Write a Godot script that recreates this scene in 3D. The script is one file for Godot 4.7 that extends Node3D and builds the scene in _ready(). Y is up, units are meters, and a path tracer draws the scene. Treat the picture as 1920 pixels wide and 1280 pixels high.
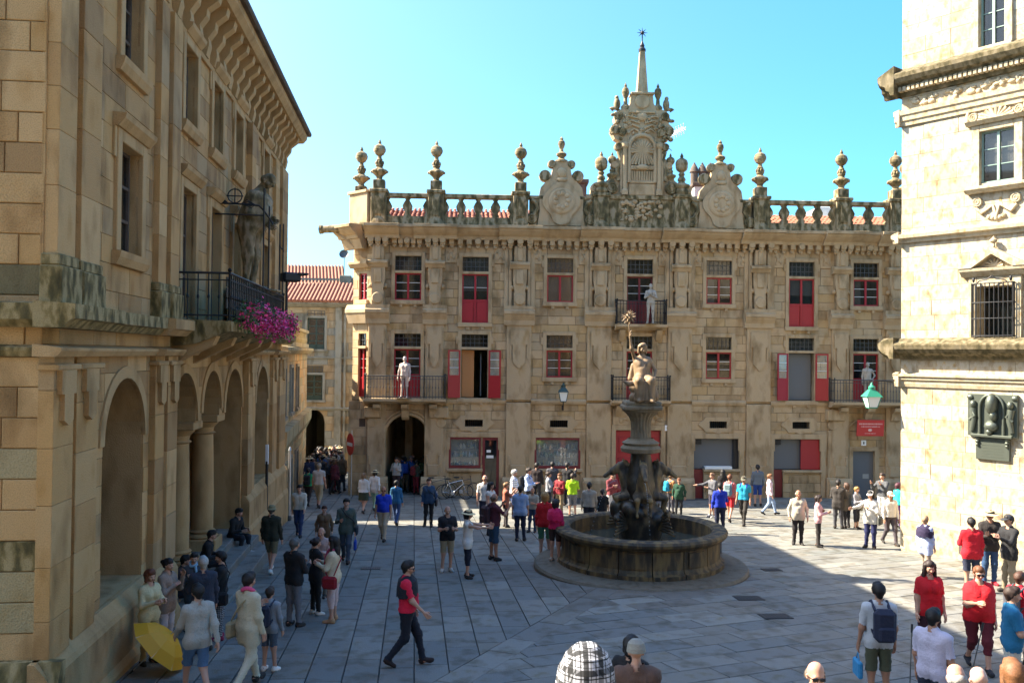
extends Node3D
# A sloping stone square between an arcaded house (near, shaded), a baroque house front (far) and a sunlit tower.
# x right, y up, z towards the viewer; metres; the paving falls away from the viewer.

const SLOPE := 0.055
var M := {}
var tex := {}
var counters := {}
var block_cache := {}
var rng := RandomNumberGenerator.new()

func gy(z: float) -> float:
	return SLOPE * (42.0 + z)

func lin(r: float, g: float, b: float) -> Color:
	return Color(r, g, b).linear_to_srgb()

# ---------------------------------------------------------------- mesh collector
class MB:
	var v := PackedVector3Array()
	var n := PackedVector3Array()
	var c := PackedColorArray()
	var col := Color(1, 1, 1)
	var tinted := false
	var X := Transform3D.IDENTITY
	func tri(a: Vector3, b: Vector3, d: Vector3) -> void:
		a = X * a
		b = X * b
		d = X * d
		var nn := (b - a).cross(d - a)
		if nn.length_squared() < 1e-14:
			return
		nn = nn.normalized()
		v.append(a); v.append(d); v.append(b)
		n.append(nn); n.append(nn); n.append(nn)
		if tinted:
			c.append(col); c.append(col); c.append(col)
	func quad(a: Vector3, b: Vector3, d: Vector3, e: Vector3) -> void:
		tri(a, b, d)
		tri(a, d, e)
	func to(a: Vector3, b: Vector3, d: Vector3, out: Vector3) -> void:
		if (b - a).cross(d - a).dot(out) < 0.0:
			tri(a, d, b)
		else:
			tri(a, b, d)
	func qo(a: Vector3, b: Vector3, d: Vector3, e: Vector3, out: Vector3) -> void:
		if (b - a).cross(d - a).dot(out) < 0.0:
			quad(a, e, d, b)
		else:
			quad(a, b, d, e)
	func trin(a: Vector3, b: Vector3, d: Vector3, na: Vector3, nb: Vector3, nd: Vector3) -> void:
		# smooth triangle; the winding follows the normals
		if (b - a).cross(d - a).dot(na + nb + nd) < 0.0:
			var t := b
			b = d
			d = t
			t = nb
			nb = nd
			nd = t
		v.append(X * a); v.append(X * d); v.append(X * b)
		n.append((X.basis * na).normalized()); n.append((X.basis * nd).normalized()); n.append((X.basis * nb).normalized())
		if tinted:
			c.append(col); c.append(col); c.append(col)
	func box(p: Vector3, s: Vector3) -> void:
		var h := s * 0.5
		for ax in 3:
			for sg in [-1.0, 1.0]:
				var o := Vector3.ZERO
				o[ax] = sg
				var a := Vector3.ZERO
				a[(ax + 1) % 3] = h[(ax + 1) % 3]
				var b := Vector3.ZERO
				b[(ax + 2) % 3] = h[(ax + 2) % 3]
				var q := p + o * h[ax]
				qo(q - a - b, q + a - b, q + a + b, q - a + b, o)
	func span(a: Vector3, b: Vector3, ch := 0.0) -> void:
		if ch > 0.0:
			cbox((a + b) * 0.5, (b - a).abs(), ch)
		else:
			box((a + b) * 0.5, (b - a).abs())
	func cbox(p: Vector3, s: Vector3, ch: float) -> void:
		var h := s * 0.5
		var i := h - Vector3(ch, ch, ch)
		for ax in 3:
			var u := (ax + 1) % 3
			var w := (ax + 2) % 3
			for sg in [-1.0, 1.0]:
				var o := Vector3.ZERO
				o[ax] = sg
				var q := p + o * h[ax]
				var a := Vector3.ZERO
				a[u] = i[u]
				var b := Vector3.ZERO
				b[w] = i[w]
				qo(q - a - b, q + a - b, q + a + b, q - a + b, o)
				for sh in [-1.0, 1.0]:
					var e1 := Vector3.ZERO
					e1[ax] = sg * h[ax]
					e1[u] = sh * i[u]
					var e2 := Vector3.ZERO
					e2[ax] = sg * i[ax]
					e2[u] = sh * h[u]
					var o2 := Vector3.ZERO
					o2[ax] = sg
					o2[u] = sh
					qo(p + e1 - b, p + e1 + b, p + e2 + b, p + e2 - b, o2)
		for sx in [-1.0, 1.0]:
			for sy in [-1.0, 1.0]:
				for sz in [-1.0, 1.0]:
					to(p + Vector3(sx * h.x, sy * i.y, sz * i.z), p + Vector3(sx * i.x, sy * h.y, sz * i.z), p + Vector3(sx * i.x, sy * i.y, sz * h.z), Vector3(sx, sy, sz))
	func prism(poly: PackedVector2Array, z0: float, z1: float, back := false) -> void:
		if Geometry2D.is_polygon_clockwise(poly):
			poly = poly.duplicate()
			poly.reverse()
		var ids := Geometry2D.triangulate_polygon(poly)
		for k in range(0, ids.size(), 3):
			var a := poly[ids[k]]
			var b := poly[ids[k + 1]]
			var d := poly[ids[k + 2]]
			to(Vector3(a.x, a.y, z1), Vector3(b.x, b.y, z1), Vector3(d.x, d.y, z1), Vector3(0, 0, 1))
			if back:
				to(Vector3(a.x, a.y, z0), Vector3(b.x, b.y, z0), Vector3(d.x, d.y, z0), Vector3(0, 0, -1))
		for k in poly.size():
			var a := poly[k]
			var b := poly[(k + 1) % poly.size()]
			qo(Vector3(a.x, a.y, z0), Vector3(b.x, b.y, z0), Vector3(b.x, b.y, z1), Vector3(a.x, a.y, z1), Vector3(b.y - a.y, a.x - b.x, 0))
	func extrude(prof: PackedVector2Array, u0: float, u1: float) -> void:
		# profile points are (z, y); swept along x
		if Geometry2D.is_polygon_clockwise(prof):
			prof = prof.duplicate()
			prof.reverse()
		for k in prof.size():
			var a := prof[k]
			var b := prof[(k + 1) % prof.size()]
			qo(Vector3(u0, a.y, a.x), Vector3(u0, b.y, b.x), Vector3(u1, b.y, b.x), Vector3(u1, a.y, a.x), Vector3(0, a.x - b.x, b.y - a.y))
		var ids := Geometry2D.triangulate_polygon(prof)
		for k in range(0, ids.size(), 3):
			var a := prof[ids[k]]
			var b := prof[ids[k + 1]]
			var d := prof[ids[k + 2]]
			to(Vector3(u0, a.y, a.x), Vector3(u0, b.y, b.x), Vector3(u0, d.y, d.x), Vector3(-1, 0, 0))
			to(Vector3(u1, a.y, a.x), Vector3(u1, b.y, b.x), Vector3(u1, d.y, d.x), Vector3(1, 0, 0))
	func lathe(prof: Array, p: Vector3, seg := 14) -> void:
		# profile points are (radius, height)
		for k in prof.size() - 1:
			var a: Vector2 = prof[k]
			var b: Vector2 = prof[k + 1]
			var d := b - a
			var nr := Vector2(d.y, -d.x).normalized()
			for s in seg:
				var t0 := TAU * s / seg
				var t1 := TAU * (s + 1) / seg
				var e0 := Vector3(cos(t0), 0, sin(t0))
				var e1 := Vector3(cos(t1), 0, sin(t1))
				var n0 := e0 * nr.x + Vector3(0, nr.y, 0)
				var n1 := e1 * nr.x + Vector3(0, nr.y, 0)
				var p00 := p + e0 * a.x + Vector3(0, a.y, 0)
				var p10 := p + e1 * a.x + Vector3(0, a.y, 0)
				var p01 := p + e0 * b.x + Vector3(0, b.y, 0)
				var p11 := p + e1 * b.x + Vector3(0, b.y, 0)
				if a.x > 1e-5:
					trin(p00, p10, p11, n0, n1, n1)
				if b.x > 1e-5:
					trin(p00, p11, p01, n0, n1, n0)
	func tube(pts: Array, r: float, seg := 6, r2 := -1.0) -> void:
		var last := pts.size() - 1
		var side := Vector3.ZERO
		var rings := []
		for k in pts.size():
			var dir: Vector3 = (pts[mini(k + 1, last)] - pts[maxi(k - 1, 0)]).normalized()
			if side == Vector3.ZERO:
				side = dir.cross(Vector3.UP if absf(dir.y) < 0.9 else Vector3.RIGHT).normalized()
			side = (side - dir * side.dot(dir)).normalized()
			var up := dir.cross(side)
			var rr := r if r2 < 0.0 else lerpf(r, r2, float(k) / last)
			var ring := []
			for s in seg:
				var t := TAU * s / seg
				var e := side * cos(t) + up * sin(t)
				ring.append([pts[k] + e * rr, e])
			rings.append(ring)
		for k in last:
			for s in seg:
				var a: Array = rings[k][s]
				var b: Array = rings[k][(s + 1) % seg]
				var d: Array = rings[k + 1][(s + 1) % seg]
				var e: Array = rings[k + 1][s]
				trin(a[0], b[0], d[0], a[1], b[1], d[1])
				trin(a[0], d[0], e[0], a[1], d[1], e[1])
		for s in range(1, seg - 1):
			to(rings[0][0][0], rings[0][s][0], rings[0][s + 1][0], pts[0] - pts[1])
			to(rings[last][0][0], rings[last][s][0], rings[last][s + 1][0], pts[last] - pts[last - 1])
	func ball(p: Vector3, r: Vector3, seg := 10, rings := 6) -> void:
		for k in rings:
			var a0 := PI * k / rings - PI * 0.5
			var a1 := PI * (k + 1) / rings - PI * 0.5
			for s in seg:
				var t0 := TAU * s / seg
				var t1 := TAU * (s + 1) / seg
				var q := [Vector3(cos(a0) * cos(t0), sin(a0), cos(a0) * sin(t0)), Vector3(cos(a0) * cos(t1), sin(a0), cos(a0) * sin(t1)), Vector3(cos(a1) * cos(t1), sin(a1), cos(a1) * sin(t1)), Vector3(cos(a1) * cos(t0), sin(a1), cos(a1) * sin(t0))]
				if k > 0:
					trin(p + q[0] * r, p + q[1] * r, p + q[2] * r, q[0] / r, q[1] / r, q[2] / r)
				if k < rings - 1:
					trin(p + q[0] * r, p + q[2] * r, p + q[3] * r, q[0] / r, q[2] / r, q[3] / r)
	func disc(p: Vector3, r: float, thick: float, seg := 16) -> void:
		# a round boss whose axis is z, with a rounded rim
		var keep := X
		X = X * Transform3D(Basis(Vector3.RIGHT, PI * 0.5), p)
		lathe([Vector2(r, 0), Vector2(r, thick * 0.6), Vector2(r * 0.86, thick), Vector2(0, thick)], Vector3.ZERO, seg)
		X = keep
	func commit() -> ArrayMesh:
		var m := ArrayMesh.new()
		if v.is_empty():
			return m
		var a := []
		a.resize(Mesh.ARRAY_MAX)
		a[Mesh.ARRAY_VERTEX] = v
		a[Mesh.ARRAY_NORMAL] = n
		if tinted:
			a[Mesh.ARRAY_COLOR] = c
		m.add_surface_from_arrays(Mesh.PRIMITIVE_TRIANGLES, a)
		return m

# ---------------------------------------------------------------- nodes
func add_named(parent: Node, o: Node3D, called: String) -> void:
	var key := str(parent.get_instance_id()) + called
	var k: int = counters.get(key, 0)
	counters[key] = k + 1
	o.name = called if k == 0 else "%s_%03d" % [called, k]
	parent.add_child(o, true)

func part(parent: Node, called: String, what, mat: Material, at := Transform3D.IDENTITY) -> MeshInstance3D:
	var o := MeshInstance3D.new()
	o.mesh = what.commit() if what is MB else what
	if mat:
		o.material_override = mat
	o.transform = at
	add_named(parent, o, called)
	return o

func node(parent: Node, called: String, at := Transform3D.IDENTITY) -> Node3D:
	var o := Node3D.new()
	o.transform = at
	add_named(parent, o, called)
	return o

func tag(o: Node, label: String, category: String, group := "", kind := "") -> Node:
	if label != "":
		o.set_meta("label", label)
	if category != "":
		o.set_meta("category", category)
	if group != "":
		o.set_meta("group", group)
	if kind != "":
		o.set_meta("kind", kind)
	return o

func thing(called: String, label: String, category: String, at := Transform3D.IDENTITY, group := "") -> Node3D:
	return tag(node(self, called, at), label, category, group)

func at(p: Vector3, turn := 0.0) -> Transform3D:
	return Transform3D(Basis(Vector3.UP, turn), p)

# ---------------------------------------------------------------- materials
func noise_tex(called: String, freq: float, ramp: Array, seed_: int, octaves := 4, kind := FastNoiseLite.TYPE_SIMPLEX_SMOOTH, normal := false, size := 512) -> void:
	var f := FastNoiseLite.new()
	f.noise_type = kind
	f.frequency = freq
	f.seed = seed_
	f.fractal_octaves = octaves
	var t := NoiseTexture2D.new()
	t.width = size
	t.height = size
	t.seamless = true
	t.noise = f
	if normal:
		t.as_normal_map = true
		t.bump_strength = 6.0
	else:
		var g := Gradient.new()
		var offs := PackedFloat32Array()
		var cols := PackedColorArray()
		for r in ramp:
			offs.append(r[0])
			cols.append(r[1])
		g.offsets = offs
		g.colors = cols
		t.color_ramp = g
	tex[called] = t

func grey(x: float) -> Color:
	return Color(x, x, x)

func plain(called: String, c: Color, rough := 0.75, metal := 0.0) -> StandardMaterial3D:
	var m := StandardMaterial3D.new()
	m.resource_name = called
	m.albedo_color = c
	m.roughness = rough
	m.metallic = metal
	M[called] = m
	return m

func stone(called: String, c: Color, fine := "grain", coarse := "stain", scale := 0.8, rough := 0.9, cscale := 0.16, vc := false) -> StandardMaterial3D:
	var m := plain(called, c, rough)
	m.albedo_texture = tex[fine]
	m.uv1_triplanar = true
	m.uv1_world_triplanar = true
	m.uv1_scale = Vector3.ONE * scale
	if coarse != "":
		m.detail_enabled = true
		m.detail_albedo = tex[coarse]
		m.detail_blend_mode = BaseMaterial3D.BLEND_MODE_MUL
		m.detail_uv_layer = BaseMaterial3D.DETAIL_UV_2
		m.uv2_triplanar = true
		m.uv2_world_triplanar = true
		m.uv2_scale = Vector3(1.3, 0.6, 1.3) * cscale
	m.normal_enabled = true
	m.normal_texture = tex.bump
	m.normal_scale = 0.5
	m.vertex_color_use_as_albedo = vc
	return m

func cloth(c: Color) -> StandardMaterial3D:
	var key := "cloth" + c.to_html()
	if not M.has(key):
		var m := plain(key, c, 0.85)
		m.albedo_texture = tex.weave
		m.uv1_triplanar = true
		m.uv1_scale = Vector3.ONE * 3.0
		m.rim_enabled = true
		m.rim = 0.25
		m.rim_tint = 0.6
		m.normal_enabled = true
		m.normal_texture = tex.folds
		m.normal_scale = 1.6
	return M[key]

func hair_mat(c: Color) -> StandardMaterial3D:
	var key := "hair" + c.to_html()
	if not M.has(key):
		var m := plain(key, c, 0.6)
		m.albedo_texture = tex.strand
		m.uv1_triplanar = true
		m.uv1_scale = Vector3(9.0, 1.6, 9.0)
		m.normal_enabled = true
		m.normal_texture = tex.bump
		m.normal_scale = 1.0
	return M[key]

func make_materials() -> void:
	noise_tex("grain", 0.09, [[0.0, grey(0.78)], [0.35, Color(0.9, 0.89, 0.87)], [0.55, grey(0.97)], [0.8, Color(1.0, 0.98, 0.95)], [1.0, grey(0.86)]], 3, 5)
	noise_tex("stain", 0.011, [[0.0, Color(0.72, 0.69, 0.62)], [0.34, Color(0.92, 0.9, 0.87)], [0.5, Color(1, 1, 1)], [0.75, Color(1.0, 0.99, 0.97)], [1.0, Color(0.9, 0.84, 0.72)]], 9, 5)
	noise_tex("moss", 0.014, [[0.0, Color(0.34, 0.34, 0.26)], [0.34, Color(0.55, 0.54, 0.42)], [0.5, Color(0.76, 0.73, 0.62)], [0.64, Color(0.95, 0.93, 0.88)], [1.0, Color(1, 1, 1)]], 17, 6)
	noise_tex("lichen", 0.018, [[0.0, Color(0.62, 0.56, 0.48)], [0.26, Color(0.86, 0.8, 0.7)], [0.45, Color(1, 1, 1)], [0.78, Color(1, 1, 1)], [0.88, Color(1.0, 0.88, 0.64)], [1.0, Color(0.92, 0.7, 0.38)]], 23, 5)
	noise_tex("wet", 0.011, [[0.0, grey(0.3)], [0.36, Color(0.42, 0.4, 0.37)], [0.5, Color(0.6, 0.56, 0.5)], [0.66, Color(0.9, 0.82, 0.64)], [1.0, Color(1, 0.92, 0.68)]], 31, 6)
	noise_tex("weave", 0.03, [[0.0, grey(0.86)], [0.5, grey(0.96)], [1.0, grey(1.0)]], 41, 4)
	noise_tex("strand", 0.04, [[0.0, grey(0.45)], [0.45, grey(0.8)], [0.7, grey(1.0)], [1.0, grey(0.6)]], 51, 4)
	noise_tex("folds", 0.012, [], 15, 3, FastNoiseLite.TYPE_SIMPLEX_SMOOTH, true)
	noise_tex("bump", 0.05, [], 5, 5, FastNoiseLite.TYPE_SIMPLEX_SMOOTH, true)
	var base := [Color(0.489, 0.347, 0.190), Color(0.533, 0.393, 0.233), Color(0.422, 0.299, 0.167), Color(0.503, 0.347, 0.172), Color(0.458, 0.353, 0.222), Color(0.555, 0.400, 0.233)]
	for k in 6:
		stone("house%d" % k, lin(base[k].r, base[k].g, base[k].b))
	stone("house_trim", lin(0.5, 0.37, 0.222))
	stone("house_dark", lin(0.43, 0.345, 0.23), "grain", "moss", 0.8, 0.92, 0.3)
	stone("house_mix", Color(1, 1, 1), "grain", "stain", 0.8, 0.9, 0.16, true)
	stone("joint", lin(0.20, 0.155, 0.095), "grain", "")
	var left := [Color(0.488, 0.288, 0.115), Color(0.544, 0.341, 0.149), Color(0.395, 0.236, 0.099), Color(0.525, 0.312, 0.120), Color(0.432, 0.288, 0.143), Color(0.582, 0.373, 0.171)]
	for k in 6:
		stone("arcade%d" % k, lin(left[k].r, left[k].g, left[k].b), "grain", "stain", 1.1)
	stone("arcade_trim", lin(0.5, 0.325, 0.15), "grain", "stain", 1.1)
	stone("arcade_moss", lin(0.40, 0.315, 0.165), "grain", "moss", 1.1, 0.95, 0.42)
	stone("arcade_moss_dark", lin(0.18, 0.145, 0.07), "grain", "moss", 1.1, 0.95, 0.5)
	stone("inside", lin(0.45, 0.35, 0.21), "grain", "stain")
	var tw := [Color(0.500, 0.428, 0.315), Color(0.530, 0.464, 0.347), Color(0.470, 0.393, 0.271), Color(0.510, 0.408, 0.271), Color(0.530, 0.479, 0.380), Color(0.490, 0.439, 0.347)]
	for k in 6:
		stone("tower%d" % k, lin(tw[k].r, tw[k].g, tw[k].b), "grain", "lichen", 0.9, 0.9, 0.35)
	stone("tower_trim", lin(0.5, 0.43, 0.31), "grain", "lichen", 0.9, 0.9, 0.4)
	stone("tower_lichen", lin(0.27, 0.23, 0.16), "grain", "moss", 0.9, 0.95, 0.5)
	var pv := [Color(0.181, 0.185, 0.178), Color(0.206, 0.204, 0.190), Color(0.156, 0.165, 0.164), Color(0.187, 0.181, 0.164), Color(0.225, 0.225, 0.210), Color(0.167, 0.169, 0.164)]
	for k in 6:
		stone("slab%d" % k, lin(pv[k].r, pv[k].g, pv[k].b), "grain", "stain", 0.9, 0.8, 0.2)
	stone("slab_mix", Color(1, 1, 1), "grain", "stain", 0.9, 0.8, 0.2, true)
	stone("slab_wet", lin(0.15, 0.143, 0.13), "grain", "stain", 0.9, 0.6, 0.2)
	stone("slab_joint", lin(0.06, 0.06, 0.06), "grain", "", 0.9)
	stone("fountain", lin(0.235, 0.19, 0.125), "grain", "wet", 1.0, 0.7, 0.4)
	M.fountain.uv2_scale = Vector3(0.6, 0.13, 0.6)
	stone("fountain_step", lin(0.15, 0.128, 0.095), "grain", "stain", 1.0, 0.75, 0.4)
	stone("fountain_dark", lin(0.085, 0.08, 0.075), "grain", "wet", 1.2, 0.45, 0.6)
	stone("fountain_top", lin(0.225, 0.18, 0.115), "grain", "stain", 1.2, 0.8, 0.5)
	stone("bronze_stone", lin(0.27, 0.185, 0.105), "grain", "stain", 1.5, 0.6, 0.9)
	stone("horse_stone", lin(0.32, 0.27, 0.205), "grain", "wet", 1.5, 0.65, 0.5)
	stone("figure_stone", lin(0.42, 0.385, 0.335), "grain", "stain", 2.0, 0.7, 0.8)
	stone("figure_weathered", lin(0.40, 0.33, 0.24), "grain", "moss", 2.0, 0.85, 0.5)
	stone("figure_pink", lin(0.56, 0.44, 0.39), "grain", "", 2.0, 0.5)
	stone("far_wall", lin(0.25, 0.235, 0.185), "grain", "stain", 0.6)
	stone("far_trim", lin(0.31, 0.29, 0.235), "grain", "stain", 0.6)
	stone("low_wall", lin(0.40, 0.33, 0.19), "grain", "stain", 0.6)
	stone("white_wall", lin(0.68, 0.66, 0.62), "grain", "", 0.4)
	stone("cream_wall", lin(0.6, 0.52, 0.38), "grain", "", 0.4)
	stone("roof_tile", lin(0.34, 0.125, 0.07), "grain", "stain", 1.5, 0.85, 0.6)
	stone("roof_tile_pale", lin(0.36, 0.155, 0.095), "grain", "stain", 1.5, 0.85, 0.6)
	stone("roof_dark", lin(0.12, 0.09, 0.07), "grain", "stain")
	plain("red", lin(0.33, 0.012, 0.018), 0.45)
	plain("red_dark", lin(0.16, 0.012, 0.016), 0.45)
	plain("wood", lin(0.42, 0.19, 0.065), 0.6)
	plain("iron", lin(0.022, 0.022, 0.024), 0.5, 0.3)
	plain("iron_grey", lin(0.085, 0.085, 0.08), 0.5, 0.3)
	plain("dark_green", lin(0.02, 0.045, 0.035), 0.4)
	plain("green_paint", lin(0.03, 0.22, 0.14), 0.4)
	plain("sash_green", lin(0.20, 0.29, 0.25), 0.5)
	plain("sash_white", lin(0.62, 0.6, 0.56), 0.5)
	plain("lamp_glass", lin(0.72, 0.74, 0.72), 0.3)
	plain("curtain", lin(0.55, 0.53, 0.49), 0.9)
	plain("curtain_grey", lin(0.33, 0.32, 0.29), 0.9)
	plain("shutter_grey", lin(0.12, 0.125, 0.13), 0.6)
	plain("black", lin(0.012, 0.012, 0.013), 0.6)
	plain("white", lin(0.8, 0.8, 0.78), 0.5)
	plain("sign_red", lin(0.52, 0.035, 0.028), 0.5)
	plain("sign_text", lin(0.78, 0.5, 0.45), 0.6)
	plain("bronze", lin(0.115, 0.13, 0.105), 0.45, 0.6)
	plain("steel", lin(0.5, 0.5, 0.5), 0.35, 0.8)
	plain("chrome", lin(0.62, 0.63, 0.65), 0.25, 0.8)
	plain("tyre", lin(0.02, 0.02, 0.02), 0.8)
	plain("skin", lin(0.46, 0.25, 0.17), 0.55)
	plain("skin_tan", lin(0.36, 0.18, 0.11), 0.55)
	plain("skin_pale", lin(0.55, 0.34, 0.26), 0.55)
	for s in ["skin", "skin_tan", "skin_pale"]:
		M[s].subsurf_scatter_enabled = true
		M[s].subsurf_scatter_strength = 0.15
	plain("lip", lin(0.30, 0.09, 0.08), 0.5)
	plain("eye", lin(0.02, 0.014, 0.01), 0.3)
	plain("lens", lin(0.01, 0.01, 0.012), 0.12)
	plain("straw", lin(0.62, 0.50, 0.28), 0.85)
	plain("leaf", lin(0.05, 0.10, 0.022), 0.6)
	plain("petal", lin(0.78, 0.06, 0.25), 0.6)
	plain("umbrella_yellow", lin(0.70, 0.33, 0.008), 0.6)
	M.umbrella_yellow.backlight_enabled = true
	M.umbrella_yellow.backlight = lin(0.35, 0.16, 0.0)
	var ci := Image.create(128, 128, false, Image.FORMAT_RGB8)
	for y in 128:
		for x in 128:
			var a := (x % 64 < 22) or (x % 64 > 30 and x % 64 < 36) or (x % 64 > 52 and x % 64 < 56)
			var b := (y % 64 < 22) or (y % 64 > 30 and y % 64 < 36) or (y % 64 > 52 and y % 64 < 56)
			var k := 0.74
			if a and b:
				k = 0.05
			elif a or b:
				k = 0.2
			ci.set_pixel(x, y, Color(k, k, k * 1.03))
	var cm := plain("check", Color(1, 1, 1), 0.9)
	cm.albedo_texture = ImageTexture.create_from_image(ci)
	cm.uv1_triplanar = true
	cm.uv1_scale = Vector3.ONE * 5.5
	cm = plain("small_check", Color(1, 1, 1), 0.9)
	cm.albedo_texture = M.check.albedo_texture
	cm.uv1_triplanar = true
	cm.uv1_scale = Vector3.ONE * 14.0
	var si := Image.create(8, 32, false, Image.FORMAT_RGB8)
	for y in 32:
		for x in 8:
			var k := 0.5 if y % 32 < 9 else 0.9
			si.set_pixel(x, y, Color(k, k, k * 1.04))
	cm = plain("stripe", Color(1, 1, 1), 0.9)
	cm.albedo_texture = ImageTexture.create_from_image(si)
	cm.uv1_triplanar = true
	cm.uv1_scale = Vector3.ONE * 14.0
	plain("goods", Color(1, 1, 1), 0.3, 0.4).vertex_color_use_as_albedo = true
	var g := plain("glass", Color(0.10, 0.12, 0.13, 0.45), 0.04)
	g.transparency = BaseMaterial3D.TRANSPARENCY_ALPHA
	g = plain("glass_clear", Color(0.75, 0.8, 0.78, 0.12), 0.03)
	g.transparency = BaseMaterial3D.TRANSPARENCY_ALPHA
	g = plain("water", lin(0.05, 0.055, 0.045), 0.04)
	g.normal_enabled = true
	g.normal_texture = tex.bump
	g.normal_scale = 0.15
	g.uv1_triplanar = true
	g.uv1_scale = Vector3.ONE * 0.7
	g = plain("spray", Color(0.85, 0.9, 0.95, 0.35), 0.05)
	g.transparency = BaseMaterial3D.TRANSPARENCY_ALPHA

# ---------------------------------------------------------------- dressed stone walls
func rect(u0: float, v0: float, u1: float, v1: float) -> PackedVector2Array:
	return PackedVector2Array([Vector2(u0, v0), Vector2(u1, v0), Vector2(u1, v1), Vector2(u0, v1)])

func arch(uc: float, half: float, v0: float, spring: float, seg := 14) -> PackedVector2Array:
	var p := PackedVector2Array([Vector2(uc - half, v0), Vector2(uc + half, v0)])
	for k in seg + 1:
		var t := PI * k / seg
		p.append(Vector2(uc + half * cos(t), spring + half * sin(t)))
	return p

func bounds(p: PackedVector2Array) -> Rect2:
	var r := Rect2(p[0], Vector2.ZERO)
	for q in p:
		r = r.expand(q)
	return r

func block_mesh(w: float, h: float, ch: float, deep: float) -> ArrayMesh:
	var key := Vector3i(roundi(w * 100.0), roundi(h * 100.0), roundi(ch * 1000.0) + roundi(deep * 10000.0) * 100)
	if not block_cache.has(key):
		var m := MB.new()
		block_into(m, Vector2(-w * 0.5, -h * 0.5), Vector2(w * 0.5, h * 0.5), ch, deep, 0.0)
		block_cache[key] = m.commit()
	return block_cache[key]

func block_into(m: MB, a: Vector2, b: Vector2, ch: float, deep: float, z: float) -> void:
	var o := [Vector3(a.x, a.y, z - ch), Vector3(b.x, a.y, z - ch), Vector3(b.x, b.y, z - ch), Vector3(a.x, b.y, z - ch)]
	var i := [Vector3(a.x + ch, a.y + ch, z), Vector3(b.x - ch, a.y + ch, z), Vector3(b.x - ch, b.y - ch, z), Vector3(a.x + ch, b.y - ch, z)]
	m.quad(i[0], i[1], i[2], i[3])
	for k in 4:
		var l := (k + 1) % 4
		m.quad(o[k], o[l], i[l], i[k])
		var e0: Vector3 = o[k]
		var e1: Vector3 = o[l]
		m.quad(Vector3(e0.x, e0.y, z - deep), Vector3(e1.x, e1.y, z - deep), e1, e0)

# Lays courses of blocks over a wall plane (x along, y up, z out), around the openings.
func ashlar(parent: Node3D, plane: Transform3D, area: Rect2, course: float, wmin: float, wmax: float, holes: Array, tones: Array, most: int, key_fn: Callable, o := {}) -> void:
	var gap: float = o.get("gap", 0.014)
	var ch: float = o.get("ch", 0.012)
	var deep: float = o.get("deep", 0.045)
	var jitter: float = o.get("jitter", 0.006)
	var called: String = o.get("called", "block")
	var hb := []
	for h in holes:
		hb.append(bounds(h))
	var back := MB.new()
	back.X = plane
	var rows := maxi(1, roundi(area.size.y / course))
	var rh := area.size.y / rows
	var found := []
	for r in rows:
		var y0 := area.position.y + r * rh
		var strip := [rect(area.position.x, y0, area.end.x, y0 + rh)]
		for k in holes.size():
			if hb[k].intersects(Rect2(area.position.x, y0, area.size.x, rh)):
				var nxt := []
				for s in strip:
					nxt.append_array(Geometry2D.clip_polygons(s, holes[k]))
				strip = nxt
		for s in strip:
			var ids := Geometry2D.triangulate_polygon(s)
			for q in range(0, ids.size(), 3):
				back.to(Vector3(s[ids[q]].x, s[ids[q]].y, -deep + 0.012), Vector3(s[ids[q + 1]].x, s[ids[q + 1]].y, -deep + 0.012), Vector3(s[ids[q + 2]].x, s[ids[q + 2]].y, -deep + 0.012), Vector3(0, 0, 1))
		var x := area.position.x
		var first := true
		while x < area.end.x - 0.02:
			var w := snappedf(rng.randf_range(wmin, wmax), 0.05)
			if first:
				w *= rng.randf_range(0.45, 1.0)
			first = false
			if area.end.x - (x + w) < wmin * 0.4:
				w = area.end.x - x
			var cell := Rect2(x, y0, w, rh)
			var polys := [rect(x + gap * 0.5, y0 + gap * 0.5, x + w - gap * 0.5, y0 + rh - gap * 0.5)]
			var cut := false
			for k in holes.size():
				if hb[k].intersects(cell):
					cut = true
					var nxt := []
					for s in polys:
						nxt.append_array(Geometry2D.clip_polygons(s, holes[k]))
					polys = nxt
			for s in polys:
				if s.size() < 3:
					continue
				var bb := bounds(s)
				if bb.size.x < 0.03 or bb.size.y < 0.03:
					continue
				found.append([s, bb, cut, rng.randi() % tones.size(), rng.randf_range(-jitter, jitter)])
			x += w
	part(parent, "wall", back, o.get("joint", M.joint))
	if key_fn.is_valid():
		for f in found:
			f.append(key_fn.call(f[1]))
		found.sort_custom(func(a, b): return a[5] > b[5])
	var rest := MB.new()
	rest.tinted = true
	for k in found.size():
		var f: Array = found[k]
		var bb: Rect2 = f[1]
		var mat: StandardMaterial3D = tones[f[3]]
		if o.has("pick"):
			mat = o.pick.call(bb, mat)
		var square: bool = not f[2] or absf(bb.get_area() - poly_area(f[0])) < 0.001
		if k < most:
			if square:
				part(parent, called, block_mesh(bb.size.x, bb.size.y, ch, deep), mat, plane * Transform3D(Basis.IDENTITY, Vector3(bb.get_center().x, bb.get_center().y, f[4])))
			else:
				var m := MB.new()
				m.prism(f[0], -deep, f[4])
				part(parent, called, m, mat, plane)
		else:
			rest.X = plane
			rest.col = mat.albedo_color.srgb_to_linear()
			if square:
				block_into(rest, bb.position, bb.end, ch, deep, f[4])
			else:
				rest.prism(f[0], -deep, f[4])
	if not rest.v.is_empty():
		tag(part(parent, called + "work", rest, o.get("mix", M.house_mix)), "", "", "", "stuff")

func poly_area(p: PackedVector2Array) -> float:
	var s := 0.0
	for k in p.size():
		s += p[k].cross(p[(k + 1) % p.size()])
	return absf(s) * 0.5

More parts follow.
